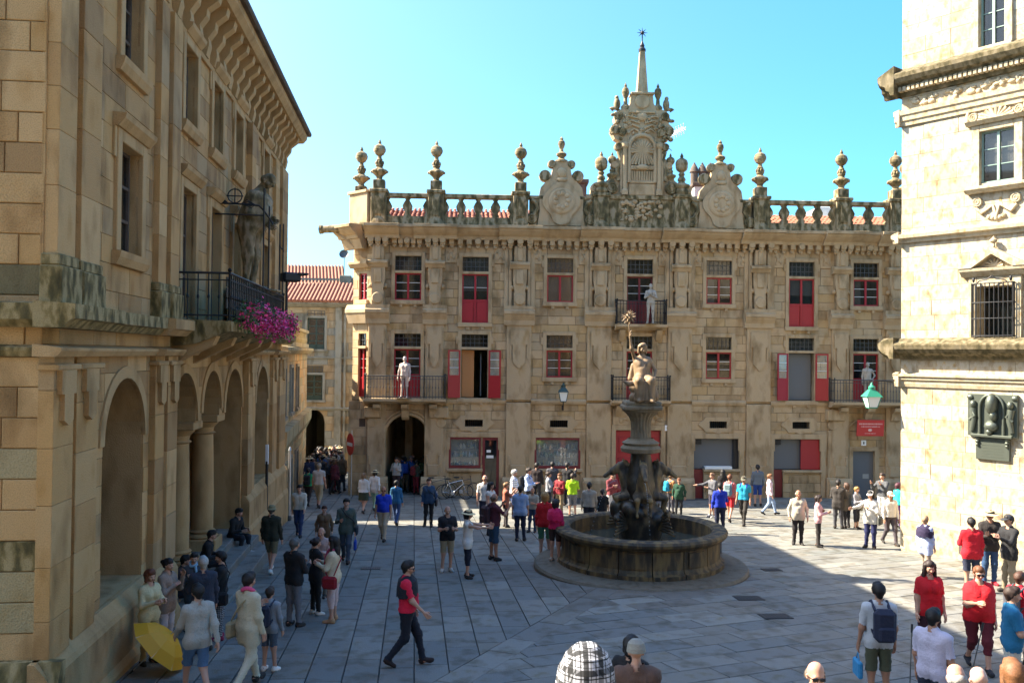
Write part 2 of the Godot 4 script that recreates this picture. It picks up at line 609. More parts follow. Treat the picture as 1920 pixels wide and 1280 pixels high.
# the sides of an opening, running back into the wall
func reveal(m: MB, p: PackedVector2Array, z0: float, z1: float) -> void:
	var cw := Geometry2D.is_polygon_clockwise(p)
	for k in p.size():
		var a := p[k]
		var b := p[(k + 1) % p.size()]
		var inward := Vector3(a.y - b.y, b.x - a.x, 0) * (-1.0 if cw else 1.0)
		m.qo(Vector3(a.x, a.y, z0), Vector3(b.x, b.y, z0), Vector3(b.x, b.y, z1), Vector3(a.x, a.y, z1), inward)

# ---------------------------------------------------------------- windows, balconies and other repeated building parts
func sash(parent: Node3D, uc: float, v0: float, v1: float, w: float, z: float, o := {}) -> void:
	var mat: Material = o.get("mat", M.red)
	var panel: float = o.get("panel", 0.0)
	var t: float = o.get("t", 0.065)
	var f := MB.new()
	var h := w * 0.5
	f.span(Vector3(uc - h, v1 - t, z - 0.05), Vector3(uc + h, v1, z + 0.03))
	f.span(Vector3(uc - h, v0, z - 0.05), Vector3(uc + h, v0 + t, z + 0.03))
	for s in [-1.0, 1.0]:
		f.span(Vector3(uc + s * h, v0 + t, z - 0.05), Vector3(uc + s * (h - t), v1 - t, z + 0.03))
	f.span(Vector3(uc - t * 0.7, v0 + t, z - 0.03), Vector3(uc + t * 0.7, v1 - t, z + 0.045))
	if panel > 0.0:
		f.span(Vector3(uc - h + t, v0 + panel - 0.05, z - 0.03), Vector3(uc + h - t, v0 + panel + 0.05, z + 0.02))
	var win := part(parent, o.get("called", "window"), f, mat)
	var g0 := v0 + t
	if panel > 0.0:
		g0 = v0 + panel + 0.05
		for s in [-1.0, 1.0]:
			var b := MB.new()
			b.cbox(Vector3(uc + s * h * 0.5, v0 + t + (panel - t - 0.05) * 0.5, z - 0.01), Vector3(h - t * 1.7, panel - t - 0.05, 0.03), 0.01)
			part(win, "panel", b, mat)
	var n: int = o.get("bars", 2)
	var bars := MB.new()
	for k in range(1, n + 1):
		var y := lerpf(g0, v1 - t, float(k) / (n + 1))
		for s in [-1.0, 1.0]:
			bars.box(Vector3(uc + s * h * 0.5, y, z), Vector3(h - t * 1.7, 0.025, 0.03))
	if n > 0:
		part(win, "glazing_bars", bars, o.get("bar_mat", M.sash_white))
	for s in [-1.0, 1.0]:
		var p := MB.new()
		p.box(Vector3(uc + s * h * 0.5, (g0 + v1 - t) * 0.5, z - 0.012), Vector3(h - t * 1.5, v1 - t - g0, 0.006))
		part(win, "pane", p, M.glass)
	match o.get("curtain", ""):
		"white":
			var c := MB.new()
			for k in 12:
				c.box(Vector3(uc - h + (k + 0.5) * w / 12.0, (g0 + v1) * 0.5, z - 0.10 - 0.012 * (k % 2)), Vector3(w / 12.0, v1 - g0, 0.006))
			part(win, "curtain", c, M.curtain)
		"half":
			var c := MB.new()
			var low := lerpf(g0, v1, 0.34)
			for k in 12:
				c.box(Vector3(uc - h + (k + 0.5) * w / 12.0, (low + v1) * 0.5, z - 0.10 - 0.012 * (k % 2)), Vector3(w / 12.0, v1 - low, 0.006))
			part(win, "curtain", c, M.curtain)
		"side":
			var c := MB.new()
			for k in 4:
				c.box(Vector3(uc - h + 0.12 + k * 0.09, (g0 + v1) * 0.5, z - 0.10 - 0.012 * (k % 2)), Vector3(0.09, v1 - g0, 0.006))
			part(win, "curtain", c, M.curtain)

func leaf(parent: Node3D, x0: float, x1: float, v0: float, v1: float) -> void:
	# one hinged leaf: glazed above, boarded below
	var f := MB.new()
	var d := signf(x1 - x0)
	var mid := v0 + (v1 - v0) * 0.46
	for e in [x0, x1 - d * 0.07]:
		f.span(Vector3(e, v0, -0.025), Vector3(e + d * 0.07, v1, 0.025))
	for y in [v0, mid - 0.04, v1 - 0.07]:
		f.span(Vector3(x0, y, -0.024), Vector3(x1, y + 0.07, 0.024))
	var o := part(parent, "leaf_frame", f, M.red)
	var b := MB.new()
	b.span(Vector3(x0 + d * 0.06, v0 + 0.06, -0.015), Vector3(x1 - d * 0.06, mid - 0.03, 0.015))
	part(o, "panel", b, M.red)
	b = MB.new()
	b.span(Vector3(x0 + d * 0.06, mid, -0.004), Vector3(x1 - d * 0.06, v1 - 0.06, 0.004))
	part(o, "pane", b, M.glass_clear)
	b = MB.new()
	for k in 2:
		var y := lerpf(mid, v1 - 0.06, (k + 1) / 3.0)
		b.span(Vector3(x0 + d * 0.06, y - 0.012, -0.012), Vector3(x1 - d * 0.06, y + 0.012, 0.012))
	part(o, "glazing_bars", b, M.sash_white)

func transom(parent: Node3D, uc: float, v0: float, v1: float, w: float, z: float, cols: int, rows: int, grey_blind := false) -> void:
	var f := MB.new()
	for k in cols + 1:
		f.box(Vector3(uc - w * 0.5 + w * k / cols, (v0 + v1) * 0.5, z), Vector3(0.025, v1 - v0, 0.03))
	for k in rows + 1:
		f.box(Vector3(uc, lerpf(v0, v1, float(k) / rows), z), Vector3(w, 0.025, 0.028))
	var t := part(parent, "transom", f, M.iron_grey)
	var p := MB.new()
	p.box(Vector3(uc, (v0 + v1) * 0.5, z - 0.02), Vector3(w, v1 - v0, 0.006))
	part(t, "pane", p, M.glass)
	if grey_blind:
		p = MB.new()
		p.box(Vector3(uc, (v0 + v1) * 0.5, z - 0.05), Vector3(w, v1 - v0, 0.01))
		part(t, "blind", p, M.curtain_grey)

func surround(parent: Node3D, uc: float, v0: float, v1: float, w: float, mat: Material, band := 0.17, proud := 0.07, ears := true) -> void:
	var m := MB.new()
	var h := w * 0.5
	for s in [-1.0, 1.0]:
		m.span(Vector3(uc + s * h, v0, -0.04), Vector3(uc + s * (h + band), v1 + band, proud), 0.015)
		if ears:
			m.span(Vector3(uc + s * (h + band - 0.02), v1 - 0.45, -0.03), Vector3(uc + s * (h + band + 0.09), v1 - 0.1, proud - 0.012), 0.012)
			m.span(Vector3(uc + s * (h * 0.55) - 0.07, v0 - 0.34, -0.03), Vector3(uc + s * (h * 0.55) + 0.07, v0 - 0.19, proud + 0.02), 0.02)
	m.span(Vector3(uc - h, v1, -0.04), Vector3(uc + h, v1 + band, proud), 0.015)
	m.span(Vector3(uc - h - band - 0.03, v0 - 0.2, -0.04), Vector3(uc + h + band + 0.03, v0, proud + 0.05), 0.02)
	part(parent, "window_surround", m, mat)

func railing(parent: Node3D, pts: Array, h: float, step: float, mat: Material, scroll := true) -> void:
	var rails := MB.new()
	var bars := MB.new()
	for k in pts.size() - 1:
		var a: Vector3 = pts[k]
		var b: Vector3 = pts[k + 1]
		rails.tube([a + Vector3(0, h, 0), b + Vector3(0, h, 0)], 0.026, 6)
		rails.tube([a + Vector3(0, 0.1, 0), b + Vector3(0, 0.1, 0)], 0.018, 5)
		rails.tube([a + Vector3(0, h - 0.14, 0), b + Vector3(0, h - 0.14, 0)], 0.014, 5)
		var n := maxi(1, roundi(a.distance_to(b) / step))
		for i in n + 1:
			var p := a.lerp(b, float(i) / n)
			var post := i == 0 or i == n
			bars.tube([p, p + Vector3(0, h * 0.5, 0), p + Vector3(0, h, 0)], 0.024 if post else 0.013, 5)
			if post:
				bars.ball(p + Vector3(0, h + 0.06, 0), Vector3.ONE * 0.045, 6, 4)
			elif scroll:
				bars.ball(p + Vector3(0, h * 0.5, 0), Vector3(0.028, 0.05, 0.028), 6, 4)
	var r := part(parent, "railing", rails, mat)
	part(r, "bars", bars, mat)

func finial_profile(s: float) -> Array:
	var p := []
	for q in [[0.0, 0.0], [0.2, 0.0], [0.2, 0.05], [0.13, 0.1], [0.16, 0.2], [0.34, 0.36], [0.38, 0.44], [0.36, 0.5], [0.2, 0.56], [0.14, 0.64], [0.19, 0.72], [0.17, 0.8], [0.1, 0.88], [0.15, 0.98], [0.1, 1.06], [0.09, 1.16], [0.2, 1.24], [0.28, 1.38], [0.29, 1.48], [0.24, 1.62], [0.12, 1.7], [0.06, 1.74], [0.08, 1.8], [0.05, 1.87], [0.0, 1.98]]:
		p.append(Vector2(q[0] * s, q[1] * s))
	return p

func scroll(m: MB, p: Vector3, r: float, z: float) -> void:
	# a carved volute: a thick disc with a raised spiral on it
	m.disc(p, r, z, 14)
	var pts := []
	for k in 18:
		var t := k / 17.0
		var a := t * TAU * 1.6
		pts.append(p + Vector3(cos(a), sin(a), 0) * r * (0.84 - 0.7 * t) + Vector3(0, 0, z))
	m.tube(pts, r * 0.11, 5)

# ---------------------------------------------------------------- the baroque house that closes the square
const BAYS := [-11.0, -7.84, -3.82, 0.0, 3.82, 7.84, 11.0]
const PILS := [-12.4, -9.73, -5.75, -1.93, 1.93, 5.75, 9.73, 12.4]

func pilaster(H: Node3D, u: float, mesh: Dictionary) -> void:
	var p := node(H, "pilaster", at(Vector3(u, 0, 0)))
	for k in mesh:
		part(p, k, mesh[k], M.house_trim)

func pilaster_meshes(narrow: bool) -> Dictionary:
	var w := 0.42 if narrow else 0.58
	var out := {}
	var m := MB.new()
	m.span(Vector3(-w - 0.16, -0.6, -0.04), Vector3(w + 0.16, 0.72, 0.3), 0.03)
	m.extrude(PackedVector2Array([Vector2(-0.03, 0.72), Vector2(0.29, 0.72), Vector2(0.26, 0.8), Vector2(0.15, 0.92), Vector2(-0.03, 0.92)]), -w - 0.14, w + 0.14)
	out.base = m
	m = MB.new()
	m.span(Vector3(-w, 0.9, -0.04), Vector3(w, 4.42, 0.13), 0.02)
	m.span(Vector3(-w * 0.62, 1.0, 0.1), Vector3(w * 0.62, 1.5, 0.19), 0.02)
	for s in [-1.0, 1.0]:
		m.span(Vector3(s * w * 0.72 - 0.05, 1.5, 0.1), Vector3(s * w * 0.72 + 0.05, 1.95, 0.18), 0.015)
	m.span(Vector3(-w, 4.55, -0.04), Vector3(w, 8.1, 0.125), 0.02)
	out.shaft = m
	m = MB.new()
	var q := 0.5 * w
	m.prism(PackedVector2Array([Vector2(-q, 6.35), Vector2(0, 6.02), Vector2(q, 6.35), Vector2(q, 7.15), Vector2(q + 0.12, 7.15), Vector2(q + 0.12, 7.85), Vector2(-q - 0.12, 7.85), Vector2(-q - 0.12, 7.15), Vector2(-q, 7.15)]), 0.1, 0.2)
	for s in [-1.0, 1.0]:
		m.span(Vector3(s * (q + 0.1) - 0.03, 6.5, 0.1), Vector3(s * (q + 0.1) + 0.03, 7.12, 0.17), 0.01)
	out.drop_ornament = m
	m = MB.new()
	m.extrude(PackedVector2Array([Vector2(-0.04, 8.08), Vector2(0.2, 8.08), Vector2(0.22, 8.3), Vector2(0.34, 8.5), Vector2(0.36, 8.58), Vector2(0.42, 8.6), Vector2(0.42, 8.74), Vector2(0.3, 8.8), Vector2(0.3, 8.98), Vector2(-0.04, 8.98)]), -w - 0.14, w + 0.14)
	out.pedestal = m
	m = MB.new()
	m.prism(PackedVector2Array([Vector2(-0.26, 8.95), Vector2(0.26, 8.95), Vector2(0.28, 9.6), Vector2(0.24, 9.62), Vector2(0.33, 10.2), Vector2(0.33, 10.75), Vector2(-0.33, 10.75), Vector2(-0.33, 10.2), Vector2(-0.24, 9.62), Vector2(-0.28, 9.6)]), -0.03, 0.27)
	m.span(Vector3(-0.17, 10.0, 0.2), Vector3(0.17, 10.65, 0.34), 0.02)
	m.span(Vector3(-0.27, 11.02, -0.03), Vector3(0.27, 11.8, 0.3), 0.02)
	m.span(Vector3(-0.12, 11.1, 0.25), Vector3(0.12, 11.72, 0.36), 0.02)
	for s in [-1.0, 1.0]:
		m.ball(Vector3(s * 0.34, 9.85, 0.1), Vector3(0.12, 0.12, 0.12), 8, 5)
	if not narrow:
		for s in [-1.0, 1.0]:
			m.span(Vector3(s * 0.62 - 0.1, 8.95, -0.04), Vector3(s * 0.62 + 0.1, 11.8, 0.1), 0.015)
			m.span(Vector3(s * 0.44 - 0.07, 8.95, -0.04), Vector3(s * 0.44 + 0.07, 11.8, 0.17), 0.015)
	out.upper_shaft = m
	m = MB.new()
	m.extrude(PackedVector2Array([Vector2(-0.03, 10.72), Vector2(0.3, 10.72), Vector2(0.38, 10.86), Vector2(0.44, 10.9), Vector2(0.44, 11.0), Vector2(0.3, 11.06), Vector2(-0.03, 11.06)]), -0.46, 0.46)
	out.capital = m
	m = MB.new()
	m.disc(Vector3(0, 9.28, 0.24), 0.27, 0.12, 20)
	out.medallion = m
	m = MB.new()
	for k in 3:
		var x := (k - 1) * (0.34 if narrow else 0.46)
		m.span(Vector3(x - 0.12, 11.78, -0.03), Vector3(x + 0.12, 12.06, 0.42), 0.02)
		m.disc(Vector3(x, 12.0, 0.42), 0.15, 0.08, 14)
		m.ball(Vector3(x, 11.74, 0.3), Vector3(0.1, 0.1, 0.12), 8, 5)
	out.console = m
	return out

func front_house() -> void:
	var H := thing("baroque_house", "long tan stone house front with red shutters, balconies and a carved crest with spire", "building", at(Vector3(6.07, 0, -41.89), deg_to_rad(2.74)))
	var tones := []
	for k in 6:
		tones.append(M["house%d" % k])
	var low := []
	var high := []
	for k in 7:
		var u: float = BAYS[k]
		var sill := 9.2
		if k == 1 or k == 5:
			sill = 8.17
		if k == 3:
			sill = 8.2
		high.append(rect(u - 0.62, sill, u + 0.62, 11.28))
		var s2 := 5.63 if (k == 2 or k == 4) else 4.62
		high.append(rect(u - 0.62, s2, u + 0.62, 7.62))
	low.append(arch(-11.0, 0.97, -1.0, 2.8))
	low.append(rect(-9.0, 1.33, -7.5, 2.77))
	low.append(rect(-7.42, -0.6, -6.63, 2.77))
	low.append(rect(-4.96, 1.33, -2.78, 2.77))
	low.append(rect(-1.1, -0.6, 1.06, 3.15))
	low.append(PackedVector2Array([Vector2(2.66, -0.6), Vector2(3.15, -0.6), Vector2(3.15, 1.33), Vector2(4.86, 1.33), Vector2(4.86, 2.77), Vector2(2.66, 2.77)]))
	low.append(PackedVector2Array([Vector2(6.52, -0.6), Vector2(7.0, -0.6), Vector2(7.0, 1.3), Vector2(8.83, 1.3), Vector2(8.83, 2.77), Vector2(6.52, 2.77)]))
	low.append(rect(10.4, -0.6, 11.47, 2.22))
	for u in [-7.84, -3.82, 3.82, 7.84]:
		low.append(rect(u - 0.42, 3.28, u + 0.42, 3.61))
	low.append(rect(-13.22, 3.24, -12.92, 3.62))
	var near_mid := func(b: Rect2) -> float: return b.get_area() - 0.004 * absf(b.get_center().x)
	ashlar(H, Transform3D.IDENTITY, Rect2(-13.7, -0.6, 27.4, 5.05), 0.42, 0.7, 1.3, low, tones, 170, near_mid)
	ashlar(H, Transform3D.IDENTITY, Rect2(-12.7, 4.45, 25.4, 7.75), 0.41, 0.7, 1.3, high, tones, 130, near_mid)
	# slanted corners of the upper floors
	for s in [-1.0, 1.0]:
		var base := Vector3(-13.7, 0, -1.0) if s < 0.0 else Vector3(12.7, 0, 0)
		var pl := Transform3D(Basis(Vector3.UP, -PI * 0.25 * -s * -1.0), base)
		if s < 0.0:
			pl = Transform3D(Basis(Vector3.UP, -PI * 0.25), base)
		else:
			pl = Transform3D(Basis(Vector3.UP, PI * 0.25), base)
		var ho := [rect(0.45, 9.2, 1.05, 10.47), rect(0.45, 4.62, 1.05, 7.62)]
		ashlar(H, pl, Rect2(0, 4.45, 1.414, 7.75), 0.41, 0.5, 0.9, ho, tones, 0, near_mid)
		var c := node(H, "corner_bay", pl)
		sash(c, 0.75, 9.2, 10.47, 0.6, -0.12, {"bars": 2})
		sash(c, 0.75, 4.62, 6.9, 0.6, -0.12, {"bars": 2, "panel": 0.9})
		transom(c, 0.75, 7.02, 7.62, 0.6, -0.12, 3, 2)
		var mb := MB.new()
		mb.span(Vector3(0.4, 6.9, -0.2), Vector3(1.1, 7.02, 0.08), 0.015)
		mb.span(Vector3(0.3, 9.0, -0.04), Vector3(1.2, 9.2, 0.14), 0.02)
		mb.extrude(PackedVector2Array([Vector2(-0.04, 8.1), Vector2(0.2, 8.1), Vector2(0.34, 8.5), Vector2(0.4, 8.6), Vector2(0.4, 8.74), Vector2(0.28, 8.98), Vector2(-0.04, 8.98)]), -0.1, 1.5)
		mb.extrude(PackedVector2Array([Vector2(-0.04, 10.72), Vector2(0.2, 10.72), Vector2(0.34, 10.9), Vector2(0.34, 11.02), Vector2(-0.04, 11.06)]), 0.0, 1.4)
		part(c, "string_course", mb, M.house_trim)
		for h in ho:
			mb = MB.new()
			reveal(mb, h, -0.2, 0.0)
			part(c, "reveal", mb, M.house_trim)
	# reveals of the main openings
	for h in low + high:
		var rv := MB.new()
		reveal(rv, h, -0.32, -0.01)
		part(H, "reveal", rv, M.house_trim)
	# string course between the storeys, broken by the pilasters
	for k in 7:
		var a: float = PILS[k] + 0.6
		var b: float = PILS[k + 1] - 0.6
		var m := MB.new()
		m.extrude(PackedVector2Array([Vector2(-0.03, 4.36), Vector2(0.06, 4.36), Vector2(0.1, 4.46), Vector2(0.1, 4.54), Vector2(0.03, 4.6), Vector2(-0.03, 4.6)]), a, b)
		part(H, "string_course", m, M.house_trim)
	var pm := pilaster_meshes(false)
	var pn := pilaster_meshes(true)
	for k in pm:
		pm[k] = pm[k].commit()
		pn[k] = pn[k].commit()
	for k in 8:
		pilaster(H, PILS[k], pn if (k == 0 or k == 1 or k >= 6) else pm)
	# windows of the upper floors
	var curt := ["", "half", "white", "", "side", "half", "side"]
	var curt2 := ["", "", "side", "", "", "", ""]
	for k in 7:
		var u: float = BAYS[k]
		if k == 1 or k == 5:
			sash(H, u, 8.17, 10.47, 1.24, -0.05, {"panel": 1.05, "bars": 1 if k == 1 else 0, "curtain": curt[k], "called": "balcony_door"})
			surround(H, u, 8.17, 11.28, 1.24, M.house_trim)
		elif k == 3:
			sash(H, u, 8.2, 10.47, 1.24, -0.16, {"panel": 1.05, "bars": 2, "called": "balcony_door", "mat": M.red_dark})
			surround(H, u, 8.2, 11.28, 1.24, M.house_trim)
		else:
			sash(H, u, 9.2, 10.47, 1.24, -0.05, {"bars": 0 if k == 2 else 2, "curtain": curt[k]})
			surround(H, u, 9.2, 11.28, 1.24, M.house_trim)
		transom(H, u, 10.6, 11.28, 1.24, -0.14, 6, 3, k != 3 and k != 6)
		for y in [10.47, 6.9]:
			var l := MB.new()
			l.span(Vector3(u - 0.66, y, -0.2), Vector3(u + 0.66, y + 0.125, 0.085), 0.015)
			part(H, "lintel", l, M.house_trim)
		transom(H, u, 7.02, 7.62, 1.24, -0.14, 6, 3, k == 2 or k == 5)
		if k == 2 or k == 4:
			sash(H, u, 5.63, 6.9, 1.24, -0.05, {"bars": 2, "curtain": curt2[k]})
			surround(H, u, 5.63, 7.62, 1.24, M.house_trim)
		elif k == 1 or k == 5:
			surround(H, u, 4.62, 7.62, 1.24, M.house_trim)
			for s in [-1.0, 1.0]:
				var sh := node(H, "open_shutter", Transform3D(Basis(Vector3.UP, -s * 0.28), Vector3(u + s * 0.66, 0, 0.1)))
				leaf(sh, s * 0.01, s * 0.6, 4.64, 6.88)
			var inner := MB.new()
			if k == 1:
				inner.span(Vector3(u - 0.6, 4.64, -0.3), Vector3(u - 0.02, 6.88, -0.24), 0.012)
				part(H, "inner_door", inner, M.wood)
				var lf := MB.new()
				lf.span(Vector3(u + 0.28, 4.7, -0.34), Vector3(u + 0.32, 6.7, -0.3))
				part(H, "door_edge", lf, M.shutter_grey)
			else:
				inner.span(Vector3(u - 0.58, 4.64, -0.3), Vector3(u + 0.58, 6.88, -0.24), 0.012)
				part(H, "inner_door", inner, M.shutter_grey)
		else:
			sash(H, u, 4.62, 6.9, 1.24, -0.08, {"panel": 1.05, "bars": 2, "called": "balcony_door", "mat": M.red})
			surround(H, u, 4.62, 7.62, 1.24, M.house_trim)
		# carved panels beside the top windows
		if k > 0 and k < 6:
			for s in [-1.0, 1.0]:
				var cp := MB.new()
				var x: float = u + s * 1.16
				cp.span(Vector3(x - 0.27, 10.98, -0.03), Vector3(x + 0.27, 11.72, 0.06), 0.02)
				cp.ball(Vector3(x, 11.35, 0.06), Vector3(0.1, 0.12, 0.06), 8, 5)
				for t in 4:
					var a := PI * 0.25 + t * PI * 0.5
					cp.tube([Vector3(x, 11.35, 0.07), Vector3(x + cos(a) * 0.2, 11.35 + sin(a) * 0.28, 0.08), Vector3(x + cos(a + 0.5) * 0.22, 11.35 + sin(a + 0.5) * 0.24, 0.07)], 0.035, 5)
				part(H, "carved_panel", cp, M.house_trim)
	# brackets under the cornice
	var bm := MB.new()
	bm.span(Vector3(-0.12, 11.84, -0.03), Vector3(0.12, 12.08, 0.3), 0.02)
	bm.span(Vector3(-0.09, 11.68, -0.03), Vector3(0.09, 11.86, 0.18), 0.02)
	bm.ball(Vector3(0, 11.7, 0.16), Vector3(0.07, 0.07, 0.07), 6, 4)
	var bmesh_ := bm.commit()
	bm.disc(Vector3(0, 11.98, 0.29), 0.15, 0.08, 14)
	var bdisc := bm.commit()
	for k in 7:
		var a: float = PILS[k] + 0.75
		var b: float = PILS[k + 1] - 0.75
		var n := maxi(3, roundi((b - a) / 0.4))
		if n % 2 == 1:
			n += 1
		for i in n + 1:
			part(H, "bracket", bdisc if i == n / 2 else bmesh_, M.house_trim, at(Vector3(lerpf(a, b, float(i) / n), 0, 0)))
	# cornice, stepping forward over each pilaster
	var cor := func(z: float) -> PackedVector2Array:
		return PackedVector2Array([Vector2(-0.4, 12.06), Vector2(0.28 + z, 12.06), Vector2(0.34 + z, 12.2), Vector2(0.5 + z, 12.3), Vector2(0.66 + z, 12.44), Vector2(0.7 + z, 12.53), Vector2(0.8 + z, 12.55), Vector2(0.8 + z, 12.68), Vector2(0.7 + z, 12.7), Vector2(-0.4, 12.72)])
	var edges := [-13.0]
	for k in 8:
		var m := MB.new()
		m.extrude(cor.call(0.2), PILS[k] - 1.0 if k > 0 else -13.0, PILS[k] + 1.0 if k < 7 else 13.0)
		part(H, "cornice", m, M.house_trim)
		if k < 7:
			var a: float = PILS[k] + 1.0
			var b: float = PILS[k + 1] - 1.0
			if b > a:
				m = MB.new()
				m.extrude(cor.call(0.0), a + 0.002, b - 0.002)
				part(H, "cornice", m, M.house_trim)
	for s in [-1.0, 1.0]:
		var m := MB.new()
		m.X = Transform3D(Basis(Vector3.UP, s * PI * 0.25), Vector3(s * 13.0, 0, 0))
		m.extrude(cor.call(0.2), 0.0 if s > 0.0 else -1.5, 1.5 if s > 0.0 else 0.0)
		m.extrude(PackedVector2Array([Vector2(-0.03, 11.6), Vector2(0.2, 11.6), Vector2(0.4, 12.05), Vector2(-0.03, 12.05)]), 0.0 if s > 0.0 else -1.4, 1.4 if s > 0.0 else 0.0)
		part(H, "cornice", m, M.house_trim)
	# water spout shaped like a gun barrel at the corner
	var g := MB.new()
	g.X = Transform3D(Basis(Vector3.UP, deg_to_rad(-8)) * Basis(Vector3.BACK, deg_to_rad(93)), Vector3(-13.3, 12.6, -0.1))
	g.lathe([Vector2(0, -0.4), Vector2(0.3, -0.4), Vector2(0.26, 0.3), Vector2(0.2, 0.9), Vector2(0.17, 1.75), Vector2(0.21, 1.82), Vector2(0.21, 1.95), Vector2(0.12, 1.97), Vector2(0.1, 1.8), Vector2(0, 1.7)], Vector3.ZERO, 14)
	part(H, "water_spout", g, M.house_dark)
	g = MB.new()
	g.prism(PackedVector2Array([Vector2(-13.0, 12.5), Vector2(-14.6, 12.42), Vector2(-14.1, 12.1), Vector2(-13.5, 11.6), Vector2(-13.2, 11.2), Vector2(-12.9, 11.2)]), -0.7, -0.25, true)
	part(H, "spout_bracket", g, M.house_trim)
	# parapet: pedestals with finials, balusters between them
	var fin := MB.new()
	fin.lathe(finial_profile(1.0), Vector3(0, 14.78, 0.1), 16)
	for k in 8:
		var t := TAU * k / 8.0
		fin.ball(Vector3(cos(t) * 0.34, 15.2, 0.1 + sin(t) * 0.34), Vector3(0.09, 0.07, 0.09), 6, 4)
		fin.ball(Vector3(cos(t) * 0.16, 15.62, 0.1 + sin(t) * 0.16), Vector3(0.06, 0.1, 0.06), 6, 4)
	var fmesh := fin.commit()
	var ped := MB.new()
	ped.span(Vector3(-0.36, 12.72, -0.22), Vector3(0.36, 14.22, 0.42), 0.025)
	ped.span(Vector3(-0.17, 13.15, 0.38), Vector3(0.17, 14.05, 0.47), 0.02)
	ped.span(Vector3(-0.44, 14.2, -0.3), Vector3(0.44, 14.36, 0.5), 0.03)
	ped.ball(Vector3(0, 12.78, 0.32), Vector3(0.4, 0.34, 0.2), 14, 6)
	var pedm := ped.commit()
	var plinth := MB.new()
	plinth.span(Vector3(-0.27, 14.34, -0.17), Vector3(0.27, 14.8, 0.37), 0.02)
	var plm := plinth.commit()
	for k in 8:
		var u: float = PILS[k]
		part(H, "parapet_pedestal", pedm, M.house_dark, at(Vector3(u, 0, 0)))
		if absf(u) > 3.0:
			var f := part(H, "finial", fmesh, M.house_dark, at(Vector3(u, 0, 0)))
			part(f, "plinth", plm, M.house_dark)
	for s in [-1.0, 1.0]:
		var f := part(H, "finial", fmesh, M.house_dark, at(Vector3(s * 13.35, -0.15, -0.9)))
		part(f, "plinth", plm, M.house_dark)
		var pw := MB.new()
		pw.X = Transform3D(Basis(Vector3.UP, s * PI * 0.25), Vector3(s * 12.72, 0, 0.1))
		pw.span(Vector3(0.0, 12.72, -0.25), Vector3(s * 1.35, 14.2, 0.3), 0.02)
		pw.span(Vector3(-s * 0.02, 14.2, -0.3), Vector3(s * 1.42, 14.34, 0.38), 0.02)
		part(H, "parapet_corner", pw, M.house_trim)
	var half_w := [[-0.12, 13.1], [-0.17, 13.2], [-0.09, 13.3], [-0.2, 13.48], [-0.23, 13.62], [-0.15, 13.78], [-0.08, 13.88], [-0.13, 13.98], [-0.17, 14.02]]
	var bal := MB.new()
	var prof := PackedVector2Array()
	for q in half_w:
		prof.append(Vector2(q[0], q[1]))
	for k in range(half_w.size() - 1, -1, -1):
		prof.append(Vector2(-half_w[k][0], half_w[k][1]))
	bal.prism(prof, -0.03, 0.24, true)
	var balm := bal.commit()
	for seg in [[0, 1, 1], [1, 2, 3], [5, 6, 3], [6, 7, 1]]:
		var a: float = PILS[seg[0]] + 0.36
		var b: float = PILS[seg[1]] - 0.36
		var r := MB.new()
		r.span(Vector3(a, 12.72, -0.1), Vector3(b, 13.12, 0.3), 0.02)
		r.span(Vector3(a, 14.0, -0.12), Vector3(b, 14.2, 0.32), 0.03)
		var rail := part(H, "balustrade", r, M.house_dark)
		part(rail, "baluster", balm, M.house_dark, at(Vector3(a + 0.02, 0, 0)))
		part(rail, "baluster", balm, M.house_dark, at(Vector3(b - 0.02, 0, 0)))
		for i in seg[2]:
			part(rail, "baluster", balm, M.house_dark, at(Vector3(lerpf(a, b, (i + 1.0) / (seg[2] + 1)), 0, 0)))
	for s in [-1.0, 1.0]:
		heraldic_gable(H, s * 3.82)
	crest(H)
	# balconies
	balcony(H, -12.95, -9.15, 4.62, 0.75, 1.05, M.iron_grey, true)
	balcony(H, 9.15, 12.95, 4.62, 0.75, 1.05, M.iron_grey, true)
	balcony(H, -1.4, 1.4, 4.62, 0.7, 1.1, M.iron, false)
	balcony(H, -1.22, 1.22, 8.2, 0.62, 1.1, M.iron, false)
	ground_floor(H)
	# roof and the closed sides behind the front
	var body := MB.new()
	body.span(Vector3(-9.7, -0.6, -6.2), Vector3(13.6, 13.1, -6.0))
	body.span(Vector3(-13.6, -0.6, -6.2), Vector3(-12.2, 13.1, -6.0))
	body.span(Vector3(-12.2, -0.6, -6.2), Vector3(-9.7, 13.1, -6.0))
	body.span(Vector3(-13.68, -0.6, -6.0), Vector3(-13.4, 12.9, -1.02))
	body.span(Vector3(13.4, -0.6, -6.0), Vector3(13.68, 12.9, -1.02))
	body.span(Vector3(-9.5, -0.6, -5.9), Vector3(-9.35, 12.9, -0.4))
	body.span(Vector3(-12.6, 4.3, -5.9), Vector3(12.6, 4.44, -0.36))
	body.span(Vector3(-12.6, 8.0, -5.9), Vector3(12.6, 8.14, -0.36))
	body.span(Vector3(-13.3, 12.6, -5.9), Vector3(13.3, 12.7, -0.42))
	part(H, "inner_wall", body, M.inside)
	var rf := MB.new()
	rf.quad(Vector3(-13.5, 13.2, -1.1), Vector3(13.5, 13.2, -1.1), Vector3(13.5, 14.0, -3.5), Vector3(-13.5, 14.0, -3.5))
	rf.quad(Vector3(-13.5, 14.0, -3.5), Vector3(13.5, 14.0, -3.5), Vector3(13.5, 13.1, -6.1), Vector3(-13.5, 13.1, -6.1))
	rf.span(Vector3(-13.5, 12.7, -1.16), Vector3(13.5, 13.19, -1.02))
	var roof := part(H, "roof", rf, M.roof_tile)
	var tl := MB.new()
